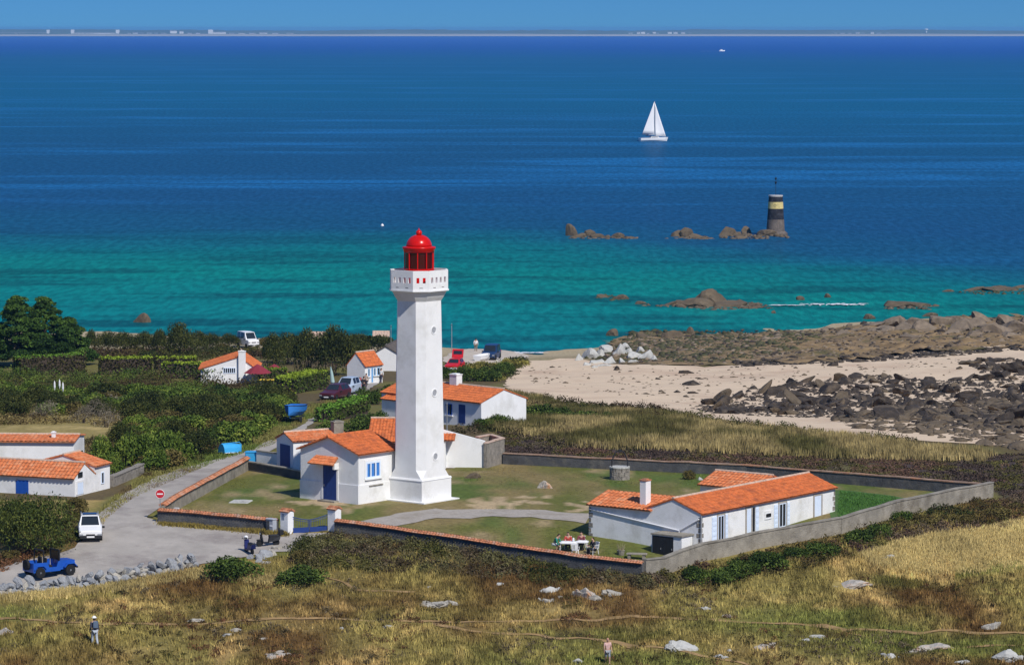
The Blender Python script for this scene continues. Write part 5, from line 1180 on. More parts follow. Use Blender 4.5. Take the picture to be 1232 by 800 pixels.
for px, py, w_, h_, lb in SR: pxrock('brown', px, py, w_, h_*1.15, lb, None, 'sea_rock', z=SEA, dscale=.8, tilt=.2)
0 and rubble('shallow_weed', PX([(560,424),(640,414),(700,404),(770,398),(850,398),(900,398),(850,406),(760,410),(700,418),(640,428),(570,428)]), 380, .12, .4, None, 38, lambda x, y: np.full_like(x, SEA+.03))
rubble('reef_ledge', [(p.x, p.y) for p in (atz(a, b, SEA) for a, b in [(678,287),(700,284.5),(768,285.5),(768,287.5),(720,288)])], 60, .3, .8, BROWNROCK, 41, lambda x, y: np.full_like(x, SEA-.05))
rubble('reef_ledge', [(p.x, p.y) for p in (atz(a, b, SEA) for a, b in [(800,287),(830,284),(862,286),(862,288),(830,288.5)])], 50, .3, .8, BROWNROCK, 42, lambda x, y: np.full_like(x, SEA-.05))
rubble('reef_ledge', [(p.x, p.y) for p in (atz(a, b, SEA) for a, b in [(862,287),(890,283),(950,283.5),(952,287),(900,288)])], 70, .3, .9, BROWNROCK, 43, lambda x, y: np.full_like(x, SEA-.05))
rubble('reef_ledge', [(p.x, p.y) for p in (atz(a, b, SEA) for a, b in [(770,368),(820,364),(870,361),(920,366),(930,371),(860,373),(800,369)])], 260, .2, .7, BROWNROCK, 44, lambda x, y: np.full_like(x, SEA-.05))
rubble('reef_ledge', [(p.x, p.y) for p in (atz(a, b, SEA) for a, b in [(1060,372),(1090,366),(1125,368),(1120,373)])], 70, .2, .6, BROWNROCK, 45, lambda x, y: np.full_like(x, SEA-.1))
rubble('weedy_ledge', [(p.x, p.y) for p in (atz(a, b, SEA) for a, b in [(1150,352),(1200,346),(1240,345),(1240,354),(1180,355)])], 90, .2, .6, MATS['wet_weed'], 46, lambda x, y: np.full_like(x, SEA-.1))
rubble('weedy_ledge', [(p.x, p.y) for p in (atz(a, b, SEA) for a, b in [(710,358),(740,355),(760,360),(735,362)])], 60, .2, .5, MATS['wet_weed'], 47, lambda x, y: np.full_like(x, SEA-.1))
# breaking wave
FOAM = mat('sea_foam', (.78,.80,.82), .9, .08, 1)
def foam(px0, px1, py, th, seed):
    rng = np.random.default_rng(seed); V = []; F = []
    for k in range(90):
        t = rng.random(); px = px0+(px1-px0)*t; w_ = rng.uniform(1, 5); h_ = th*rng.uniform(.15, .8)*(1-abs(2*t-1)**3); y = py+rng.normal(0, th*.35)
        ps = [atz(px+w_*math.cos(a)*rng.uniform(.6, 1), y+h_*.5*math.sin(a)*rng.uniform(.6, 1), SEA+.06+.002*k) for a in np.linspace(0, 2*PI, 8)[:-1]]
        b = len(V); V += ps; F.append(tuple(range(b, b+7))[::-1])
    m = MB(); m.add(V, F); o = m.build('wave_foam', FOAM, None, kind='stuff')
foam(960, 1046, 366, 1.5, 1); foam(925, 965, 367, .7, 4); foam(600, 660, 424, 1.0, 3)

# ------------------------------------------------------------------ stone row by the road
sw_ = empty('dry_stone_wall', at(120, 708), 0, 'tumbled row of bluish grey stones edging the road behind the jeep', 'stone wall'); so_ = sw_.location.copy()
line = [(-6,712),(40,710),(80,706),(110,702),(140,698),(170,692),(200,686),(225,681),(240,677)]
LX = [p[0] for p in line]; LY = [p[1] for p in line]
for row, (cnt, dz, off) in enumerate(((34, 0.05, 0), (31, .32, 3), (20, .55, 5))):
    for i in range(cnt):
        px = -4+off+i*(244-off)/cnt+rnd.uniform(-2.2, 2.2); py = np.interp(px, LX, LY)+rnd.uniform(-1.2, 1.2)+(2.0 if row == 0 else 0)
        if row == 2 and (px < 90 and rnd.random() < .6): continue
        p = at(px, py); k = 'slate' if rnd.random() < .75 else 'granite'
        o = bpy.data.objects.new('stone', rnd.choice(RK[k])); COL.objects.link(o); o.parent = sw_; s = rnd.uniform(.26, .50)
        o.location = (p.x-so_.x, p.y-so_.y, p.z+dz-so_.z); o.rotation_euler = (rnd.uniform(-.7,.7), rnd.uniform(-.9,.9), rnd.uniform(0, 6)); o.scale = (s*1.3, s*.85, s*1.0)
for px, py, w_, h_, lb in ((318,670,22,9,'big flat light grey slab between the two scooters'),(312,673,16,6,'grey slab under the front of the blue scooter'),(332,661,13,6,'pale brown slab behind the black scooter'),(325,668,12,8,'pinkish block below the black scooter'),(311,676,12,7,'dark grey block at the edge of the car park'),(320,678,10,5,'small pale stone in the grass below the scooters'),(300,672,9,5,'small grey stone below the blue scooter')):
    pxrock('slate' if 'grey' in lb else 'granite', px, py, w_, h_*1.2, lb, None, 'slab')

# ------------------------------------------------------------------ vehicles
def wheel(e, x, y, r, w_, side):
    t = MB(); t.lathe([(r*.62,-w_/2),(r*.95,-w_/2),(r,-w_*.3),(r,w_*.3),(r*.95,w_/2),(r*.62,w_/2)], 16)
    M = Matrix.Translation((x, y, r)) @ Matrix.Rotation(PI/2, 4, 'Y'); o = t.xf(M).build('tyre', RUBBER, None)
    wo = bpy.data.objects.new('wheel', o.data); bpy.data.objects.remove(o); COL.objects.link(wo); wo.parent = e
    MB().lathe([(r*.60,w_*.2*side-.02),(r*.60,w_*.42*side),(r*.2,w_*.5*side)][::1], 12).xf(M).build('rim', STEEL, wo)
def car(name, label, p, rz, L, Wd, prof, paint, cat='car', glass_alpha=None, wheels=.30, bumper=BLACKP, group=None, roofrack=False, hatch=False, trim=None):
    """prof: (y, z_belt, z_top, half width at top as a share) from the nose (y = -L/2) to the tail"""
    e = empty(name, p, rz, label, cat, group); h = Wd/2; vs = []; fs = []
    for y, zb, zt, k in prof:
        zt2 = max(zt, zb+.02)
        hw = h*(1-.06*(abs(y)/(L/2))**3)
        vs += [(-hw*.94,y,.24),(-hw,y,.42),(-hw,y,zb-.06),(-hw*.97,y,zb),(-hw*k,y,zt2),(-hw*k*.6,y,zt2+.02),(hw*k*.6,y,zt2+.02),(hw*k,y,zt2),(hw*.97,y,zb),(hw,y,zb-.06),(hw,y,.42),(hw*.94,y,.24)]
    n = 12
    for i in range(len(prof)-1):
        for j in range(n-1): fs.append((i*n+j, i*n+j+1, (i+1)*n+j+1, (i+1)*n+j))
        fs.append((i*n+n-1, i*n, (i+1)*n, (i+1)*n+n-1))
    fs.append(tuple(range(n))); fs.append(tuple((len(prof)-1)*n+j for j in range(n))[::-1])
    MB().add(vs, fs).build('body', paint, e)
    V = [Vector(v) for v in vs]
    def panel(q, nm, off=.015, shr=.86, m_=GLASS):
        c = sum(q, Vector())/len(q); nn = (q[1]-q[0]).cross(q[3]-q[0]).normalized()
        if nn.dot(c-Vector((0, c.y*.3, .6))) < 0: nn = -nn
        qs = [c+(v-c)*shr+nn*off for v in q]; MB().add(qs+[v-nn*.01 for v in qs], [(0,1,2,3),(7,6,5,4),(0,4,5,1),(1,5,6,2),(2,6,7,3),(3,7,4,0)]).build(nm, m_, e)
    g = [i for i, s in enumerate(prof) if s[2]-s[1] > .25]; i0, i1 = g[0], g[-1]
    a, b = i0-1, i0; panel([V[a*n+4], V[a*n+7], V[b*n+7], V[b*n+4]], 'windscreen', .02, .9)
    if i1+1 < len(prof): a, b = i1+1, i1; panel([V[a*n+4], V[a*n+7], V[b*n+7], V[b*n+4]], 'rear_window', .02, .86)
    for i in range(i0, i1):
        for A_, B_ in ((3,4),(8,7)): panel([V[i*n+A_], V[(i+1)*n+A_], V[(i+1)*n+B_], V[i*n+B_]], 'side_window', .014, .84)
    y0, y1 = prof[0][0], prof[-1][0]; zb = prof[0][1]
    MB().bbox(-h*.93, y0-.10, .24, h*.93, y0+.12, .46, .04).build('bumper', bumper, e); MB().bbox(-h*.93, y1-.12, .24, h*.93, y1+.09, .46, .04).build('bumper', bumper, e)
    for s in (-1, 1):
        MB().bbox(s*h*.78-.16, y0-.035, zb-.24, s*h*.78+.13, y0+.04, zb-.09, .02).build('headlight', STEEL, e)
        MB().bbox(s*h*.84-.1, y1-.04, zb-.05, s*h*.84+.1, y1+.03, zb+.22, .02).build('tail_light', RED, e)
        MB().bbox(s*(h+.10)-.09, prof[i0-1][0]+.15, zb+.12, s*(h+.10)+.09, prof[i0-1][0]+.27, zb+.26, .02).build('mirror', BLACKP, e)
    MB().box(-.3, y0-.03, zb-.22, .3, y0+.02, zb-.12).build('grille', BLACKP, e); MB().box(-.26, y0-.115, .31, .26, y0-.09, .42).build('number_plate', WPLAST, e)
    for s in (-1, 1):
        for y in (y0+.68, y1-.66): wheel(e, s*(h-.09), y, wheels, .2, s)
    if roofrack:
        zt = prof[i0][2]+.03
        for s in (-1, 1): MB().tube([(s*h*.72,prof[i0][0]+.1,zt),(s*h*.72,prof[i0][0]+.2,zt+.09),(s*h*.72,prof[i1][0]-.2,zt+.09),(s*h*.72,prof[i1][0]-.1,zt)], .03, 5).build('roof_rail', STEEL, e)
        MB().box(-h*.6,prof[i0][0]+.25,zt,h*.6,prof[i1][0]-.3,zt+.05).build('roof_panel', GLASS, e)
    return e
HATCHB = lambda L, H, zb=.86: [(-L/2,.66,.68,.85),(-L/2+.12,.74,.76,.86),(-L*.19,zb,zb+.03,.86),(-L*.03,zb+.03,H-.03,.74),(L*.15,zb+.03,H,.74),(L*.40,zb+.03,H-.05,.72),(L/2-.02,zb,zb+.04,.84),(L/2,.6,.62,.84)]
WCAR = mat('white_car_paint', (.80,.80,.80), .3, .02, 2, spec=.5); REDC = mat('red_car_paint', (.55,.015,.02), .3, .03, 2, spec=.5); BLUEC = mat('blue_car_paint', (.015,.09,.42), .3, .05, 2, spec=.5)
MAROON = mat('maroon_car_paint', (.07,.012,.02), .3, .05, 2, spec=.5); SILV = mat('pale_blue_car_paint', (.42,.50,.60), .3, .05, 2, spec=.5); DBLUEC = mat('dark_blue_car_paint', (.012,.04,.12), .3, .05, 2, spec=.5)
p = at(105.5, 652); p.z = tz(p.x, p.y)+.06
car('parked_car', 'small white car with dark windscreen and roof rails facing the viewer on the road', p+Vector((0,1.4,0)), math.radians(8), 3.5, 1.62, HATCHB(3.5, 1.62, .95), WCAR, roofrack=True)
p = at(547, 446); p.z += .05
rc = car('parked_car', 'red hatchback with its rear hatch raised beside the beach', p, math.radians(-14), 3.6, 1.6, HATCHB(3.6, 1.36), REDC, bumper=WPLAST)
hm_ = MB(); hm_.box(-.68,-.04,0,-.52,.04,1.05).box(.52,-.04,0,.68,.04,1.05).box(-.519,-.039,.85,.519,.039,1.05).box(-.519,-.039,0,.519,.039,.4)
ho = hm_.xf(Matrix.Translation((0,1.25,1.36)) @ Matrix.Rotation(-.35, 4, 'X')).build('raised_hatch', REDC, rc)
MB().box(-.518,-.01,.402,.518,.01,.848).xf(Matrix.Translation((0,1.25,1.36)) @ Matrix.Rotation(-.35, 4, 'X')).build('hatch_window', GLASS, ho)
p = at(591, 433); p.z += .05
car('parked_car', 'dark blue boxy four-wheel drive at the edge of the beach', p, math.radians(-12), 3.9, 1.75, [(-1.95,.85,.87,.9),(-1.85,.98,1.0,.9),(-.75,1.02,1.05,.9),(-.4,1.05,1.80,.82),(.5,1.05,1.85,.82),(1.75,1.05,1.83,.82),(1.9,1.0,1.1,.9),(1.95,.7,.72,.9)], DBLUEC, wheels=.37)
p = at(403, 481); p.z += .05
car('parked_car', 'maroon estate car with dark glass beside the clipped hedge', p+Vector((0,.8,0)), math.radians(-22), 4.3, 1.72, HATCHB(4.3, 1.5, .92), MAROON)
p = at(417, 476); p.z += .05
car('parked_car', 'pale blue people carrier parked behind the maroon estate', p+Vector((0,1.6,0)), math.radians(-20), 4.0, 1.68, HATCHB(4.0, 1.72, 1.0), SILV)
p = at(298, 418); p.z += .05
car('parked_van', 'white van parked among low bushes near the water', p, math.radians(28), 3.4, 1.6, [(-1.95,.9,.92,.88),(-1.85,1.0,1.02,.88),(-1.2,1.08,1.1,.88),(-.6,1.1,1.92,.8),(.6,1.1,1.96,.8),(1.8,1.1,1.92,.8),(1.93,1.0,1.1,.88),(1.95,.7,.72,.88)], WCAR, 'van')

# open blue jeep
p = at(59, 693); p.z = tz(p.x, p.y)+.06
j = empty('jeep', p, math.radians(126), 'open blue jeep with black roll bars and no roof beside the stone row', 'jeep')
b = MB(); h = .72
b.add([(-h*.8,-1.62,.42),(h*.8,-1.62,.42),(h*.8,-.45,.42),(-h*.8,-.45,.42),(-h*.74,-1.66,.98),(h*.74,-1.66,.98),(h*.86,-.45,1.05),(-h*.86,-.45,1.05)], [(0,3,2,1),(4,5,6,7),(0,1,5,4),(1,2,6,5),(2,3,7,6),(3,0,4,7)])
b.build('bonnet', BLUEC, j)
t = MB()
for s in (-1, 1):
    x0, x1 = (s*h-.04, s*h+.04); x0, x1 = min(x0, x1), max(x0, x1)
    t.add([(x0,-.45,.38),(x1,-.45,.38),(x1,1.55,.38),(x0,1.55,.38)]+[(x0,y,z) for y, z in ((-.45,1.02),(-.3,1.0),(-.18,.66),(.38,.66),(.5,1.0),(1.55,1.02))]+[(x1,y,z) for y, z in ((-.45,1.02),(-.3,1.0),(-.18,.66),(.38,.66),(.5,1.0),(1.55,1.02))],
          [(0,3,2,1),(0,4,5,6,7,8,9,3),(1,2,15,14,13,12,11,10),(4,10,11,5),(5,11,12,6),(6,12,13,7),(7,13,14,8),(8,14,15,9),(3,9,15,2),(0,1,10,4)])
t.box(-h+.04,-.44,.38,h-.04,1.55,.46); t.box(-h+.04,1.50,.46,h-.04,1.56,1.0)
t.build('tub', BLUEC, j)
for s in (-1, 1):
    for y0, y1 in ((-1.66,-.75),(.62,1.5)):
        f_ = MB(); xa, xb = sorted((s*h*.78, s*(h+.14))); f_.add([(xa,y0,.62),(xb,y0,.62),(xb,y0+.2,.84),(xa,y0+.2,.84),(xb,y1-.2,.84),(xa,y1-.2,.84),(xb,y1,.6),(xa,y1,.6),(xa,y0,.56),(xb,y0,.56),(xb,y0+.22,.78),(xa,y0+.22,.78),(xb,y1-.22,.78),(xa,y1-.22,.78),(xb,y1,.54),(xa,y1,.54)],
          [(0,1,2,3),(3,2,4,5),(5,4,6,7),(9,8,11,10),(10,11,13,12),(12,13,15,14),(1,9,10,2),(2,10,12,4),(4,12,14,6),(0,3,11,8),(3,5,13,11),(5,7,15,13),(0,8,9,1),(7,6,14,15)]); f_.build('mudguard', BLUEC, j)
    MB().lathe([(.09,-.02),(.1,.03),(.07,.05)], 12).xf(Matrix.Translation((s*.4,-1.67,.82)) @ Matrix.Rotation(PI/2, 4, 'X')).build('headlight', STEEL, j)
    for y in (-1.18, 1.06): wheel(j, s*(h+.03), y, .36, .22, s)
    q = MB(); q.tube([(s*h*.92,.75,1.0),(s*h*.86,.72,1.78),(s*h*.86,.72,1.80)], .05, 6); q.build('roll_bar', BLACKP, j)
    MB().bbox(s*.34-.23,.05,.48,s*.34+.23,.5,.78,.03).bbox(s*.34-.22,.42,.78,s*.34+.22,.54,1.28,.03).build('seat', BLACKP, j)
MB().tube([(-h*.86,.72,1.78),(h*.86,.72,1.78)], .05, 6).build('roll_bar', BLACKP, j)
wf = MB(); wf.box(-h*.9,-.49,1.05,-h*.9+.09,-.41,1.74).box(h*.9-.09,-.49,1.05,h*.9,-.41,1.74).box(-h*.9+.091,-.489,1.65,h*.9-.091,-.411,1.74).box(-h*.9+.071,-.479,1.05,h*.9-.071,-.421,1.11); wo = wf.build('windscreen_frame', BLACKP, j)
MB().box(-h*.9+.092,-.455,1.112,h*.9-.092,-.445,1.648).build('windscreen', GLASS, wo)
MB().lathe([(.15,-.09),(.36,-.09),(.36,.09),(.15,.09)], 16).xf(Matrix.Translation((0,1.68,.86)) @ Matrix.Rotation(PI/2, 4, 'X')).build('spare_wheel', RUBBER, j)
MB().box(-.72,-1.8,.46,.72,-1.68,.58).build('bumper', BLACKP, j); MB().box(-h*.7,.8,.46,h*.7,1.45,.62).build('rear_bench', BLACKP, j)
MB().tube([(-.34+.16*math.cos(a),-.22,.98+.16*math.sin(a)) for a in np.linspace(0, 2*PI, 13)], .016, 5).build('steering_wheel', BLACKP, j)

def scooter(p, rz, label, paint, seatm, top=False):
    e = empty('scooter', p, rz, label, 'scooter', None)
    for y in (-.62, .55): 
        o = MB(); o.lathe([(.10,-.05),(.22,-.05),(.25,0),(.22,.05),(.10,.05)], 14); o.xf(Matrix.Translation((0,y,.25)) @ Matrix.Rotation(PI/2, 4, 'Y')).build('wheel', RUBBER, e)
    m = MB(); m.add([(-.17,.0,.30),(.17,.0,.30),(.19,.75,.42),(-.19,.75,.42),(-.15,.05,.62),(.15,.05,.62),(.13,.85,.74),(-.13,.85,.74)], [(0,3,2,1),(4,5,6,7),(0,1,5,4),(1,2,6,5),(2,3,7,6),(3,0,4,7)]); m.box(-.16,-.42,.24,.16,.02,.31); m.build('body', paint, e)
    m = MB(); m.add([(-.2,-.45,.30),(.2,-.45,.30),(.2,-.38,.30),(-.2,-.38,.30),(-.16,-.58,.92),(.16,-.58,.92),(.16,-.50,.92),(-.16,-.50,.92)], [(0,3,2,1),(4,5,6,7),(0,1,5,4),(1,2,6,5),(2,3,7,6),(3,0,4,7)]); m.build('front_shield', paint, e)
    MB().bbox(-.14,.02,.63,.14,.78,.80,.04).build('seat', seatm, e); MB().tube([(-.36,-.46,1.02),(-.2,-.52,.98),(.2,-.52,.98),(.36,-.46,1.02)], .022, 6).build('handlebar', BLACKP, e)
    MB().tube([(0,-.62,.3),(0,-.53,.96)], .035, 6).build('fork', IRON, e); MB().lathe([(.06,-.03),(.09,0),(.07,.04)], 10).xf(Matrix.Translation((0,-.6,.88)) @ Matrix.Rotation(PI/2, 4, 'X')).build('headlight', STEEL, e)
    for s in (-1, 1): MB().tube([(s*.3,-.48,1.02),(s*.36,-.46,1.2)], .012, 4).build('mirror_stem', BLACKP, e)
    MB().bbox(-.03,-.85,.44,.09,-.42,.52,.02).xf(Matrix.Identity(4)).build('mudguard', paint, e)
    if top: MB().bbox(-.19,.72,.76,.19,1.05,1.12,.05).build('top_box', BLACKP, e)
    return e
p = at(300, 666); scooter(p, math.radians(-155), 'dark blue scooter with a pale front lamp left of the big slab', mat('dark_blue_scooter_paint', (.015,.02,.10), .35, .1, 3), BLACKP)
e = empty('helmet', p+Vector((-.25,.42,1.04)), 0, 'white helmet hung on the handlebar of the blue scooter', 'helmet'); MB().lathe([(.10,-.08),(.14,-.02),(.14,.06),(.10,.13),(.03,.16)], 14).build('helmet_shell', WPLAST, e, True); MB().box(-.09,-.15,-.02,.09,-.12,.06).build('visor', GLASS, e)
p = at(323, 657); scooter(p, math.radians(-70), 'black scooter with a tall top box right of the big slab', BLACKP, BLACKP, True)

# ------------------------------------------------------------------ boats
def dinghy(p, rz, label, L, Wd, H, m_, flip=False, name='dinghy', tilt=0.0, z=0.0, inner=None):
    e = empty(name, p, rz, label, 'boat'); n = 11; vs = []; fs = []
    for i in range(n):
        t = i/(n-1); w_ = Wd/2*(math.sin(PI*min(1, .30+.52*t if t < .4 else .508+.0*t))**.6 if t < .4 else (1-((t-.4)/.6)**2.4)**.75 if t < 1 else 0.02); w_ = max(w_, .03); y = -L/2+L*t; s = .22*H*max(0, t-.3)
        for u, k in ((-1,1.0),(-.86,.45),(-.45,.06),(0,0),(.45,.06),(.86,.45),(1,1.0)): vs.append((u*w_, y, H*k+s*k+(.25*H*t**3)*(1-k)))
    for i in range(n-1):
        for k in range(6): a = i*7+k; fs.append((a, a+1, a+8, a+7))
    fs.append(tuple(range(7)))
    M = Matrix.Translation((0, 0, z)) @ (Matrix.Translation((0,0,H*1.15)) @ Matrix.Rotation(PI, 4, 'Y') if flip else Matrix.Identity(4)) @ Matrix.Rotation(tilt, 4, 'X')
    hull = MB().add(vs, fs).xf(M).build('hull', m_, e); md = hull.modifiers.new('thick', 'SOLIDIFY'); md.thickness = .05
    g = MB()
    for s in (0, 6): g.tube([vs[i*7+s] for i in range(n)], .035, 5)
    gu = MB(); gu.tube([vs[i*7] for i in range(n)], .035, 5); gu.xf(M).build('gunwale', inner or WPLAST, e); gu = MB(); gu.tube([vs[i*7+6] for i in range(n)], .035, 5); gu.xf(M).build('gunwale', inner or WPLAST, e)
    MB().tube([(0,-L/2,.0),(0,L*.4,-.02),(0,L*.5,H*.3)], .03, 5).xf(M).build('keel', m_, e)
    if not flip:
        for y in (-L*.25, L*.08): MB().box(-Wd*.42,y,H*.62,Wd*.42,y+.25,H*.68).xf(M).build('thwart', WOOD, e)
    return e
CYAN = mat('bright_blue_hull', lin(60,160,215), .4, .08, 2, spec=.4); MIDB = mat('mid_blue_cover', lin(52,122,196), .6, .12, 2); WHULL = mat('white_hull', (.78,.78,.77), .35, .03, 2)
p = at(278.5, 545); dinghy(p, math.radians(-52), 'upturned bright blue dinghy lying on the verge beside the lane', 1.95, 1.15, .72, CYAN, True)
p = at(354, 508); tr = empty('boat_trailer', p, math.radians(166), 'dark boat trailer on the grass under the blue boat', 'trailer')
MB().box(-.5,-1.6,.42,-.42,1.3,.50).box(.42,-1.6,.42,.5,1.3,.50).box(-.42,-.1,.421,.42,.0,.499).box(-.42,1.0,.421,.42,1.1,.499).build('frame', IRON, tr)
for s in (-1, 1): wheel(tr, s*.72, .4, .28, .16, s)
MB().tube([(0,-1.6,.46),(0,-2.5,.40)], .04, 6).build('drawbar', IRON, tr); MB().tube([(0,-2.3,.0),(0,-2.3,.42)], .03, 6).build('jockey_leg', STEEL, tr)
dinghy(p+Vector((0,0,.55)), math.radians(166), 'blue boat with black bottom standing on the trailer beside the lane', 3.3, 1.7, .95, MIDB, False, 'boat', inner=BLACKP)
p = at(581, 434); dinghy(p, math.radians(-30), 'small white boat lying in front of the dark blue four-wheel drive', 2.8, 1.3, .7, WHULL, False, 'dinghy')
# yacht
p = atz(786, 170, SEA); y_ = empty('sailing_yacht', p, math.radians(-72), 'white sailing yacht heading right under full white sails', 'sailing boat'); L = 10.6
vs = []; fs = []; n = 13
for i in range(n):
    t = i/(n-1); w_ = 1.65*max(.03, (math.sin(PI*(.30+.42*t)) if t < .45 else (1-((t-.45)/.55)**2.0)**.8*math.sin(PI*.489))); yy = -L/2+L*t
    for u, z in ((-1,1.15+.25*t),(-.92,.45),(-.55,-.2),(0,-.4),(.55,-.2),(.92,.45),(1,1.15+.25*t)): vs.append((u*w_, yy+(0.35*z if t > .9 else 0), z))
for i in range(n-1):
    for k in range(6): a = i*7+k; fs.append((a, a+1, a+8, a+7))
    fs.append((i*7+6, i*7, (i+1)*7, (i+1)*7+6))
fs.append(tuple(range(7))); fs.append(tuple((n-1)*7+k for k in range(7))[::-1])
hu = MB().add(vs, fs).build('hull', WHULL, y_)
c_ = MB(); c_.add([(-1.05,-1.3,1.2),(1.05,-1.3,1.2),(.8,2.4,1.25),(-.8,2.4,1.25),(-.85,-1.1,1.75),(.85,-1.1,1.75),(.6,1.6,1.7),(-.6,1.6,1.7)], [(0,3,2,1),(4,5,6,7),(0,1,5,4),(1,2,6,5),(2,3,7,6),(3,0,4,7)]); ca = c_.build('cabin', WHULL, y_)
for s in (-1, 1): MB().add([(s*1.03,-1.0,1.38),(s*.93,-1.0,1.62),(s*.72,1.6,1.62),(s*.83,1.6,1.40)], [(0,1,2,3)]).build('cabin_window', GLASS, ca)
sh_ = MB(); sh_.add([(-1.0,-2.6,1.9),(1.0,-2.6,1.9),(1.0,-1.0,1.75),(-1.0,-1.0,1.75),(-.9,-2.5,2.5),(.9,-2.5,2.5),(.9,-1.3,2.4),(-.9,-1.3,2.4)], [(0,3,2,1),(4,5,6,7),(0,1,5,4),(1,2,6,5),(2,3,7,6),(3,0,4,7)]); sh_.build('spray_hood', DBLUEC, y_)
MB().box(-1.1,-4.6,2.45,1.1,-2.7,2.53).build('awning', DBLUEC, y_)
MH = CAMZ+ray(616, 122)[1]*p.y-SEA
MB().tube([(0,.55,1.2),(0,.5,MH)], .09, 6).build('mast', STEEL, y_)
def sail(nm, A, B, Cc, belly, m_, n=8):
    A, B, Cc = map(Vector, (A, B, Cc)); vs = []; fs = []; idx = {}
    for i in range(n+1):
        for k in range(n+1-i):
            u, v = i/n, k/n; P_ = A*(1-u-v)+B*u+Cc*v; bl = 4*(1-u-v)*(u+v)*belly*(1-v*.5); idx[i, k] = len(vs); vs.append(P_+Vector((bl, 0, 0)))
    for i in range(n):
        for k in range(n-i):
            fs.append((idx[i,k], idx[i+1,k], idx[i,k+1]))
            if k < n-i-1: fs.append((idx[i+1,k], idx[i+1,k+1], idx[i,k+1]))
    o = MB().add(vs, fs).build(nm, m_, y_, True); md = o.modifiers.new('thick', 'SOLIDIFY'); md.thickness = .03; return o
SAIL = mat('white_sailcloth', (.80,.80,.79), .8, .03, .6)
sail('mainsail', (0,.42,2.5), (-.5,-4.2,2.5), (0,.4,MH-.1), -.35, SAIL); sail('jib', (0,.9,1.9), (0,5.0,1.6), (0,.6,MH-.6), -.4, SAIL)
MB().tube([(0,.5,2.4),(-.5,-4.3,2.4)], .07, 6).build('boom', STEEL, y_)
for s in (-1, 1):
    MB().tube([(s*1.5,-4.8,1.7),(s*1.55,0,1.9),(s*.4,4.6,2.0)], .02, 4).build('guard_rail', STEEL, y_)
p = atz(868, 62, SEA); mb_ = empty('motor_boat', p, math.radians(95), 'tiny white motor boat trailing a wake near the horizon', 'motor boat')
MB().add([(-1.6,-5,-.2),(1.6,-5,-.2),(1.8,4,-.2),(-1.8,4,-.2),(-.5,-6.6,1.7),(.5,-6.6,1.7),(1.9,4,1.4),(-1.9,4,1.4)], [(0,3,2,1),(4,5,6,7),(0,1,5,4),(1,2,6,5),(2,3,7,6),(3,0,4,7)]).build('hull', WHULL, mb_)
MB().bbox(-1.2,-2,1.4,1.2,2,3.0,.2).build('cabin', WHULL, mb_)
m = MB()
for k in range(14):
    x = -4-k*2.4; m.add([(p.x+x-1.8, p.y+3-k*.1, SEA+.07), (p.x+x+1.2, p.y+1.5, SEA+.07), (p.x+x+1.8, p.y+4.5, SEA+.08), (p.x+x-1, p.y+6, SEA+.07)], [(0,1,2,3)])
m.build('boat_wake', FOAM, None, kind='stuff')
for px, py, lb in ((460,272,'small white mooring buoy left of the lantern'),):
    p = atz(px, py, SEA); e = empty('buoy', p, 0, lb, 'buoy'); MB().lathe([(.1,-.3),(.3,-.1),(.34,.1),(.22,.34),(.06,.45)], 12).build('float', WPLAST, e, True); MB().tube([(0,0,.4),(0,0,.6)], .03, 5).build('ring', STEEL, e)

# masonry beacon
p = atz(933, 283, SEA); be = empty('beacon_tower', p, 0, 'black masonry beacon tower with a yellow band standing on rocks in the sea', 'beacon')
Hb = CAMZ+ray(616, 235)[1]*p.y-SEA; s_ = FPX/p.y; zb = lambda py: CAMZ+ray(616, py)[1]*p.y-SEA; rr0, rr1 = 22.5/s_/2, 16.5/s_/2
rz_b = lambda z: rr0+(rr1-rr0)*z/Hb
BST = mat('beacon_stone', (.15,.125,.105), .95, .35, .9, .6, 4, dirt=(.07,.06,.055), dscale=.6); BBL = mat('beacon_black', (.02,.02,.026), .9, .5, 1.2, .5, 4, dirt=(.07,.07,.08), dscale=1.5); BYE = mat('beacon_yellow', (.62,.50,.20), .9, .15, 1.5, .3, 5, dirt=(.30,.27,.15), dscale=.8)
z1, z2, z3, z4 = zb(264), zb(251), zb(243), Hb
def ringseg(nm, a, b, m_, k=1.0): MB().lathe([(rz_b(a)*k,a),(rz_b(b)*k,b)], 28).build(nm, m_, be)
ringseg('stone_base', -.5, z1, BST, 1.01); ringseg('black_band', z1, z2, BBL); ringseg('yellow_band', z2, z3, BYE, 1.012); ringseg('black_band', z3, z4-.25, BBL)
MB().lathe([(rz_b(z4)*1.05,z4-.25),(rz_b(z4)*1.05,z4)], 28).build('cap', mat('beacon_cap', (.45,.44,.42), .9, .15, 2), be)
MB().lathe([(rr0*1.35,-.6),(rr0*1.3,.4),(rr0*1.05,.8)], 22).build('foot_course', BST, be)
zt_ = zb(213); MB().tube([(0,0,z4),(0,0,zt_)], .035, 6).build('mast', IRON, be)
m = MB().lathe([(.02,zt_-1.6),(.26,zt_-1.0),(.02,zt_-.95)], 10).build('topmark', BLACKP, be); MB().lathe([(.02,zt_-.75),(.26,zt_-.2),(.02,zt_-.15)], 10).build('topmark', BLACKP, be)
ring_d = rz_b((z2+z3)/2)*1.012
MB().tube([(.0-.25+.22*math.cos(a), -ring_d*.995-.01, (z2+z3)/2+.22*math.sin(a)) for a in np.linspace(0, 2*PI, 11)], .03, 4).build('worn_mark', BBL, be)
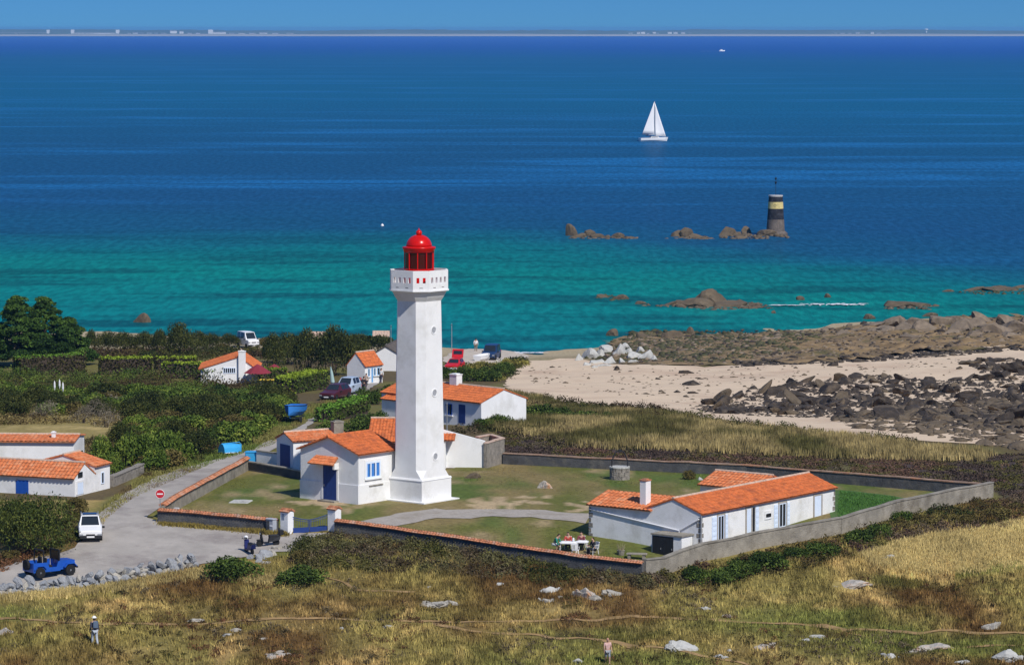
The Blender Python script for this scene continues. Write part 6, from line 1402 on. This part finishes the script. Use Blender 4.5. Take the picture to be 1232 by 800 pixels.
# ------------------------------------------------------------------ people
def skin_obj(name, nodes, edges, m_, parent, sub=1):
    me = bpy.data.meshes.new(name); keys = list(nodes); me.from_pydata([nodes[k][0] for k in keys], [(keys.index(a), keys.index(b)) for a, b in edges], [])
    o = bpy.data.objects.new(name, me); COL.objects.link(o); o.parent = parent; me.materials.append(m_)
    sk = o.modifiers.new('skin', 'SKIN'); sk.use_smooth_shade = True
    for i, k in enumerate(keys):
        r = nodes[k][1]; r = r if isinstance(r, tuple) else (r, r); me.skin_vertices[0].data[i].radius = r; me.skin_vertices[0].data[i].use_root = (i == 0)
    if sub: s = o.modifiers.new('sub', 'SUBSURF'); s.levels = sub; s.render_levels = sub
    return o
CLOTH = {}
def cloth(c):
    k = tuple(round(x, 3) for x in c)
    if k not in CLOTH: CLOTH[k] = mat('cloth_%d' % len(CLOTH), c, .9, .12, 6, .3, 30)
    return CLOTH[k]
def person(p, rz, label, pose='stand', shirt=(.4,.4,.4), pants=(.05,.06,.10), hat=None, hair=True, scale=1.0, sleeves='long', shorts=False, pack=None, group=None):
    e = empty('person', p, rz, label, 'person', group, (scale,)*3); N = {}
    V_ = lambda *a: Vector(a); seat = .46 if pose == 'sit' else .92
    lean = {'stand': .0, 'walk': .06, 'sit': .10, 'bend': .55}[pose]
    pel = V_(0, 0, seat if pose != 'bend' else .62); up = V_(0, -math.sin(lean), math.cos(lean)); fw = V_(0, -math.cos(lean), -math.sin(lean))
    T_ = lambda x, f, u: pel+V_(x, 0, 0)+fw*f+up*u
    N['pelvis'] = (pel, (.15,.11)); N['waist'] = (T_(0,0,.2), (.135,.10)); N['chest'] = (T_(0,0,.40), (.165,.115)); N['neck'] = (T_(0,0,.55), .055)
    hc = T_(0,.03,.66); N['head'] = (hc, (.08,.095)); N['crown'] = (T_(0,.02,.74), (.072,.085)); N['nose'] = (hc+V_(0,-.115,-.005), .014); E = [('pelvis','waist'),('waist','chest'),('chest','neck'),('neck','head'),('head','crown'),('head','nose')]
    for s, n in ((-1,'r'),(1,'l')):
        sh = T_(s*.185,0,.46); N['sh'+n] = (sh, .06)
        if pose == 'stand': el, wr = sh+V_(s*.07,.03,-.29), sh+V_(s*.06,-.08,-.53)
        elif pose == 'walk': el, wr = sh+V_(s*.06,.06*s,-.29), sh+V_(s*.05,-.18 if s > 0 else -.05,-.50)
        elif pose == 'sit': el, wr = sh+V_(s*.07,-.12,-.26), sh+V_(s*.0,-.36,-.24)
        else: el, wr = sh+V_(s*.05,-.1,-.28), sh+V_(s*.02,-.22,-.48)
        N['el'+n] = (el, .043); N['wr'+n] = (wr, .027); d = (wr-el).normalized(); pa = wr+d*.07; N['pa'+n] = (pa, (.036,.022))
        E += [('chest','sh'+n),('sh'+n,'el'+n),('el'+n,'wr'+n),('wr'+n,'pa'+n)]
        sd = V_(0,1,0)-d*d.y; sd = sd.normalized() if sd.length > .1 else V_(1,0,0)
        for i, (o_, l_) in enumerate(((-.027,.062),(-.009,.074),(.009,.070),(.026,.055))):
            k1, k2 = f'f{n}{i}a', f'f{n}{i}b'; N[k1] = (pa+d*.045+sd*o_, .0095); N[k2] = (pa+d*(.045+l_)+sd*o_*1.15+V_(-s*.018,0,0), .008); E += [('pa'+n,k1),(k1,k2)]
        N['th'+n] = (pa-d*.02+sd*-.045+V_(-s*.01,0,0), .011); N['tt'+n] = (pa+d*.03+sd*-.062+V_(-s*.02,0,0), .009); E += [('pa'+n,'th'+n),('th'+n,'tt'+n)]
        hp = pel+V_(s*.10,0,-.06); N['hp'+n] = (hp, .095)
        if pose == 'sit': kn, an = pel+V_(s*.12,-.42,.02), pel+V_(s*.12,-.40,-.38)
        elif pose == 'walk': kn, an = hp+V_(0,-.10*s-.03,-.40), V_(s*.10,-.20*s+.06,.09)
        elif pose == 'bend': kn, an = pel+V_(s*.15,-.34,-.10), V_(s*.13,-.20,.09)
        else: kn, an = hp+V_(s*.01,-.02,-.40), V_(s*.11,.02,.09)
        if pose == 'sit': an.z = .09
        N['kn'+n] = (kn, .062); N['ca'+n] = (kn.lerp(an,.35)+V_(0,.02,0), .058); N['an'+n] = (an, .04); N['to'+n] = (an+V_(s*.02,-.15,-.05), (.045,.03)); E += [('pelvis','hp'+n),('hp'+n,'kn'+n),('kn'+n,'ca'+n),('ca'+n,'an'+n),('an'+n,'to'+n)]
    skin_obj('body', N, E, SKIN, e)
    g = lambda ks, dr: {k: (N[k][0], tuple(x+dr for x in N[k][1]) if isinstance(N[k][1], tuple) else N[k][1]+dr) for k in ks}
    ks = ['waist','pelvis','chest']+[a+n for n in 'rl' for a in (['sh','el'] if sleeves == 'short' else ['sh','el','wr'])]; S_ = g(ks, .016); Es = [x for x in E if x[0] in S_ and x[1] in S_]
    if sleeves == 'short':
        for n in 'rl': S_['el'+n] = (N['sh'+n][0].lerp(N['el'+n][0], .7), .056)
    skin_obj('shirt', S_, Es, cloth(shirt), e)
    ks = ['pelvis']+[a+n for n in 'rl' for a in (['hp','kn'] if shorts else ['hp','kn','ca','an'])]; S_ = g(ks, .018); Es = [x for x in E if x[0] in S_ and x[1] in S_]; skin_obj('shorts' if shorts else 'trousers', S_, Es, cloth(pants), e)
    for n in 'rl': a, t = N['an'+n][0], N['to'+n][0]; skin_obj('shoe', {'a': (a+V_(0,.03,-.04), .048), 'b': (a.lerp(t,.5)+V_(0,0,-.02), (.05,.04)), 'c': (t+V_(0,-.02,.0), (.046,.032))}, [('a','b'),('b','c')], cloth((.06,.05,.05)), e)
    for s in (-1, 1): 
        MB().lathe([(.004,-.012),(.012,0),(.004,.012)], 6).xf(Matrix.Translation(hc+V_(s*.034,-.088,.025))).build('eye', BLACKP, e)
        MB().lathe([(.008,-.03),(.02,0),(.008,.03)], 6).xf(Matrix.Translation(hc+V_(s*.088,.01,.0))).build('ear', SKIN, e)
    MB().box(-.025,-.002,-.004,.025,.006,.004).xf(Matrix.Translation(hc+V_(0,-.098,-.05))).build('mouth', cloth((.30,.10,.09)), e)
    if hat: 
        c_ = T_(0,.02,.74); MB().lathe([(.165,.0),(.17,.012),(.105,.02),(.10,.08),(.06,.115),(.01,.12)], 16).xf(Matrix.Translation(c_)).build('hat', cloth(hat), e, True)
    skin_obj('hair', {'a': (T_(0,-.035,.69), (.085,.075)), 'b': (T_(0,-.01,.775), (.075,.075)), 'c': (T_(0,-.07,.60), (.06,.04))}, [('a','b'),('a','c')], HAIR if hair is True else cloth(hair), e)
    if pack: MB().bbox(-.16,.10,.16,.16,.28,.56,.05).xf(Matrix.Translation(pel) @ Matrix.Rotation(lean, 4, 'X')).build('backpack', cloth(pack), e)
    return e
p = at(114, 776); person(p, math.radians(205), 'walker in a white hat with dark top and pale trousers on the moor', 'walk', (.05,.05,.08), (.42,.46,.50), hat=(.8,.8,.78), pack=(.10,.14,.20), scale=1.03)
p = at(731, 799); person(p, math.radians(10), 'walker in a pink top and dark bag cut by the bottom edge of the moor', 'walk', (.62,.40,.36), (.30,.32,.34), sleeves='short', hair=(.50,.26,.18), shorts=True, scale=.95)
p = at(432, 473); person(p, math.radians(160), 'person in dark clothes walking up the lane, left of the pair', 'walk', (.03,.03,.04), (.03,.035,.06), group=None)
p = at(437.5, 472); person(p, math.radians(150), 'person in dark clothes walking up the lane, right of the pair', 'walk', (.04,.035,.04), (.05,.05,.06))
p = at(440.5, 468); person(p, math.radians(150), 'person in a light top just ahead of the dark pair on the lane', 'walk', (.45,.36,.30), (.05,.05,.07))
p = at(458.5, 461); person(p, math.radians(140), 'person in a white shirt farthest up the lane by the small house', 'walk', (.75,.75,.74), (.05,.05,.08))
p = at(572.5, 423); person(p, math.radians(170), 'person in a white shirt standing at the head of the beach', 'stand', (.75,.75,.74), (.25,.2,.15))

# picnic on the lawn
def table(p, rz, label, L, Wd):
    e = empty('garden_table', p, rz, label, 'table', None); MB().bbox(-L/2,-Wd/2,.69,L/2,Wd/2,.74,.12).build('table_top', WPLAST, e)
    for sx_ in (-1, 1):
        for sy in (-1, 1): MB().tube([(sx_*(L/2-.12),sy*(Wd/2-.12),.69),(sx_*(L/2-.06),sy*(Wd/2-.06),0)], [.03,.025], 6).build('leg', WPLAST, e)
    return e
def chair(p, rz, label, group=None):
    e = empty('garden_chair', p, rz, label, 'chair', group); MB().bbox(-.24,-.24,.41,.24,.22,.45,.04).build('seat', WPLAST, e); b = MB()
    for k in range(5): b.box(-.21+.085*k,.20,.452,-.21+.085*k+.05,.24,.84)
    b.box(-.23,.195,.84,.23,.245,.9); b.xf(Matrix.Rotation(-.1, 4, 'X')).build('backrest', WPLAST, e)
    for sx_ in (-1, 1):
        for sy in (-1, 1): MB().tube([(sx_*.2,sy*.19,.41),(sx_*.25,sy*.24,0)], .02, 5).build('leg', WPLAST, e)
        MB().tube([(sx_*.25,.2,.66),(sx_*.26,-.2,.64),(sx_*.25,-.22,.42)], .02, 5).build('armrest', WPLAST, e)
    return e
p1 = at(684, 664); table(p1, math.radians(-8), 'larger white garden table on the left of the picnic', 1.25, .8)
p2 = at(700.5, 663); table(p2, math.radians(-8), 'smaller white garden table on the right of the picnic', .85, .75)
for (px, py, rz_, lb) in ((683.5,660.5,-5,'white chair behind the left picnic table'),(699.5,660,-10,'white chair behind the right picnic table'),(714.5,667,-60,'white chair at the right end of the picnic'),(692,669,175,'empty white chair in front of the picnic tables')):
    p = at(px, py); chair(p, math.radians(rz_), lb)
S4 = dict(scale=.98)
p = at(683.5, 661); person(p, math.radians(-5), 'picnicker in an orange red top behind the left table', 'sit', (.45,.07,.05), (.06,.07,.1), **S4)
p = at(699.5, 660.5); person(p, math.radians(-10), 'picnicker in a dark red top behind the right table', 'sit', (.20,.05,.06), (.05,.05,.08), **S4)
p = at(714.3, 667.5); person(p, math.radians(-62), 'picnicker in black seated at the right end of the tables', 'sit', (.02,.02,.025), (.02,.02,.03), **S4)
p = at(667, 664); person(p, math.radians(60), 'person in a green top and white shorts crouching left of the picnic tables', 'bend', (.02,.22,.16), (.78,.78,.76), shorts=True, **S4)
e = empty('water_jug', p1+Vector((.32,-.1,.74)), 0, 'white jug standing on the larger picnic table', 'jug'); MB().lathe([(.06,0),(.08,.1),(.05,.2),(.06,.26)], 12).build('jug_body', WPLAST, e, True); MB().tube([(.07,0,.08),(.13,0,.13),(.06,0,.22)], .012, 5).build('handle', WPLAST, e)

# ------------------------------------------------------------------ small things
p = at(192.8, 626.5); e = empty('road_sign', p, 0, 'round red no-entry sign on a pole at the corner of the wall', 'road sign')
zc_ = CAMZ+ray(616, 594)[1]*p.y-p.z
MB().tube([(0,.04,-.4),(0,.04,zc_+.2)], .03, 8).build('post', STEEL, e)
d = MB().lathe([(.30,-.01),(.30,.012)], 28).xf(Matrix.Translation((0,0,zc_)) @ Matrix.Rotation(PI/2, 4, 'X')).build('sign_disc', mat('sign_red', (.50,.02,.03), .5, .05, 3), e)
MB().box(-.21,-.022,zc_-.045,.21,-.013,zc_+.045).build('white_bar', WPLAST, d); MB().tube([(.312*math.cos(a),0,zc_+.312*math.sin(a)) for a in np.linspace(0, 2*PI, 29)], .018, 5).build('rim', WPLAST, d)
CAB = mat('grey_cabinet_plastic', (.36,.38,.42), .6, .08, 3)
p = at(329.5, 641.5); e = empty('meter_cabinet', p, math.radians(-39.5), 'grey and white metal cabinet against the left gate pillar', 'cabinet')
MB().bbox(-.46,-.3,-.1,.2,.1,1.0,.03).build('body', CAB, e); MB().box(-.40,-.32,.15,-.14,-.301,.9).build('door_panel', DARKWALL, e); MB().box(-.10,-.32,.5,.14,-.301,.62).build('label_plate', WPLAST, e); MB().bbox(-.50,-.34,1.001,.24,.14,1.06,.03).build('lid', CAB, e)
p = at(212.5, 626.5); e = empty('meter_post', p, math.radians(-20), 'pale grey concrete meter post in the grass against the dark wall', 'post')
MB().bbox(-.2,-.12,-.3,.2,.12,.95,.03).build('post', mat('pale_concrete', (.45,.44,.42), .9, .1, 3), e); MB().box(-.12,-.135,.45,.12,-.121,.8).build('hatch', STEEL, e)
# well
p = at(745.5, 577); e = empty('well', p, math.radians(10), 'round stone well with a bent iron hoop on the courtyard grass', 'well')
rg = random.Random(4)
for row in range(3):
    for k in range(10):
        a = 2*PI*(k+.5*(row % 2))/10; m = MB(); w_ = .20+rg.uniform(-.02,.02); m.bbox(-w_,-.14,0,w_,.14,.30,.03); m.xf(Matrix.Translation((.62*math.cos(a),.62*math.sin(a),row*.31)) @ Matrix.Rotation(a+PI/2, 4, 'Z')).build('stone', STONEW, e)
MB().lathe([(.3,.93),(.80,.93),(.80,1.03),(.3,1.03)], 18).build('rim', PALEROCK, e); MB().lathe([(.02,.5),(.56,.5)], 16).build('shaft_cover', DARK, e)
MB().tube([(-.62,0,1.0),(-.60,0,1.5),(-.35,0,2.1),(0,0,2.35),(.35,0,2.1),(.60,0,1.5),(.62,0,1.0)], .05, 6).build('iron_hoop', IRON, e); MB().lathe([(.1,-.04),(.12,0),(.1,.04)], 12).xf(Matrix.Translation((0,0,2.2)) @ Matrix.Rotation(PI/2, 4, 'X')).build('pulley', IRON, e)
# stone bench, blue container, planks, poles
p = at(766, 673); e = empty('stone_bench', p, math.radians(-10), 'low grey stone bench in front of the cottage annex', 'bench'); MB().bbox(-.7,-.25,.36,.7,.25,.45,.03).build('seat', CEMENT, e)
for s in (-1, 1): MB().box(s*.5-.1,-.2,-.2,s*.5+.1,.2,.358).build('support', CEMENT, e)
p = at(747, 668); e = empty('plant_tub', p, 0, 'straw coloured plant in a tub against the annex wall', 'plant'); MB().lathe([(.2,0),(.28,.35),(.3,.36)], 12).build('tub', CEMENT, e); m = MB()
for k in range(26): a = k*2.4; m.tube([(.1*math.cos(a),.1*math.sin(a),.3),(.3*math.cos(a),.3*math.sin(a),.6+.01*k)], [.02,.006], 3)
m.build('leaves', mat('straw_leaf', (.42,.36,.2), .9, .2, 5), e)
p = at(303.5, 559.5); e = empty('water_tank', p, math.radians(-8), 'bright blue open container behind the low dark wall', 'container'); MB().bbox(-.5,-.4,.0,.5,.4,1.05,.05).build('tank', CYAN, e); MB().box(-.53,-.43,1.05,.53,.43,1.1).build('rim', CYAN, e)
p = at(292, 604); e = empty('well_cover', p, math.radians(-10), 'flat whitish slab lying on the lawn behind the front wall', 'slab'); MB().bbox(-.85,-.9,-.05,.6,.7,.10,.05).build('slab', PALEROCK, e); MB().bbox(-.3,-.4,.101,.35,.35,.16,.04).build('lid', PALEROCK, e)
def pole(px, py, top, lb, r=.05):
    p = at(px, py); e = empty('pole', p, 0, lb, 'pole'); h_ = CAMZ+ray(616, top)[1]*p.y-p.z; MB().tube([(0,0,-.3),(0,0,h_)], [r, r*.7], 6).build('shaft', WOOD if r > .06 else STEEL, e); MB().box(-.15,-.03,h_-.25,.15,.03,h_-.2).build('cross_arm', IRON, e)
pole(543.5, 425, 389, 'thin grey pole at the water edge right of the tower', .05); pole(470.5, 420, 391, 'short thin mast above the roofs left of the tower', .04); pole(537.8, 528, 484, 'grey service pole right behind the tower', .06)
# closed parasol, red trailer, parasols by the gabled house
p = at(402, 474); e = empty('parasol', p, 0, 'closed pale green garden parasol leaning beside the hedge', 'parasol'); MB().tube([(0,0,0),(-.35,0,2.9)], .03, 6).build('pole', WPLAST, e); MB().lathe([(.03,0),(.22,.25),(.16,1.2),(.03,1.9)], 10).xf(Matrix.Translation((-.12,0,1.0)) @ Matrix.Rotation(-.12, 4, 'Y')).build('canopy', mat('pale_green_canvas', (.34,.46,.44), .9, .1, 4), e)
p = at(426, 465.5); e = empty('small_trailer', p, math.radians(-5), 'small red box trailer beside the small white house', 'trailer'); MB().bbox(-.75,-.5,.45,.75,.5,1.0,.04).build('box', REDC, e)
for s in (-1, 1): wheel(e, s*.82, 0, .25, .14, s)
MB().tube([(0,-.5,.5),(0,-1.3,.45)], .03, 5).build('drawbar', IRON, e)
MCAN = mat('maroon_canvas', (.22,.025,.04), .9, .1, 3)
for px, py, lb, rr_ in ((310,462,'open maroon parasol nearest the chimney of the gabled house',1.55),(330,461,'open maroon parasol at the right of the gabled house',1.6)):
    p = at(px, py); h_ = CAMZ+ray(616, 438)[1]*p.y-p.z; e = empty('parasol', p, .3, lb, 'parasol'); MB().tube([(0,0,0),(0,0,h_-.05)], .03, 6).build('pole', WPLAST, e); MB().lathe([(rr_,h_-.95),(rr_*.5,h_-.42),(.04,h_)], 8).build('canopy', MCAN, e)
p = at(322, 464.5); e = empty('garden_table', p, 0, 'garden table with a yellow cloth under the maroon parasols', 'table'); MB().bbox(-.9,-.5,.70,.9,.5,.76,.1).build('table_top', mat('yellow_cloth', (.6,.42,.05), .9, .1, 3), e)
for sx_ in (-1, 1):
    for sy in (-1, 1): MB().tube([(sx_*.7,sy*.35,0),(sx_*.7,sy*.35,.70)], .03, 5).build('leg', WPLAST, e)
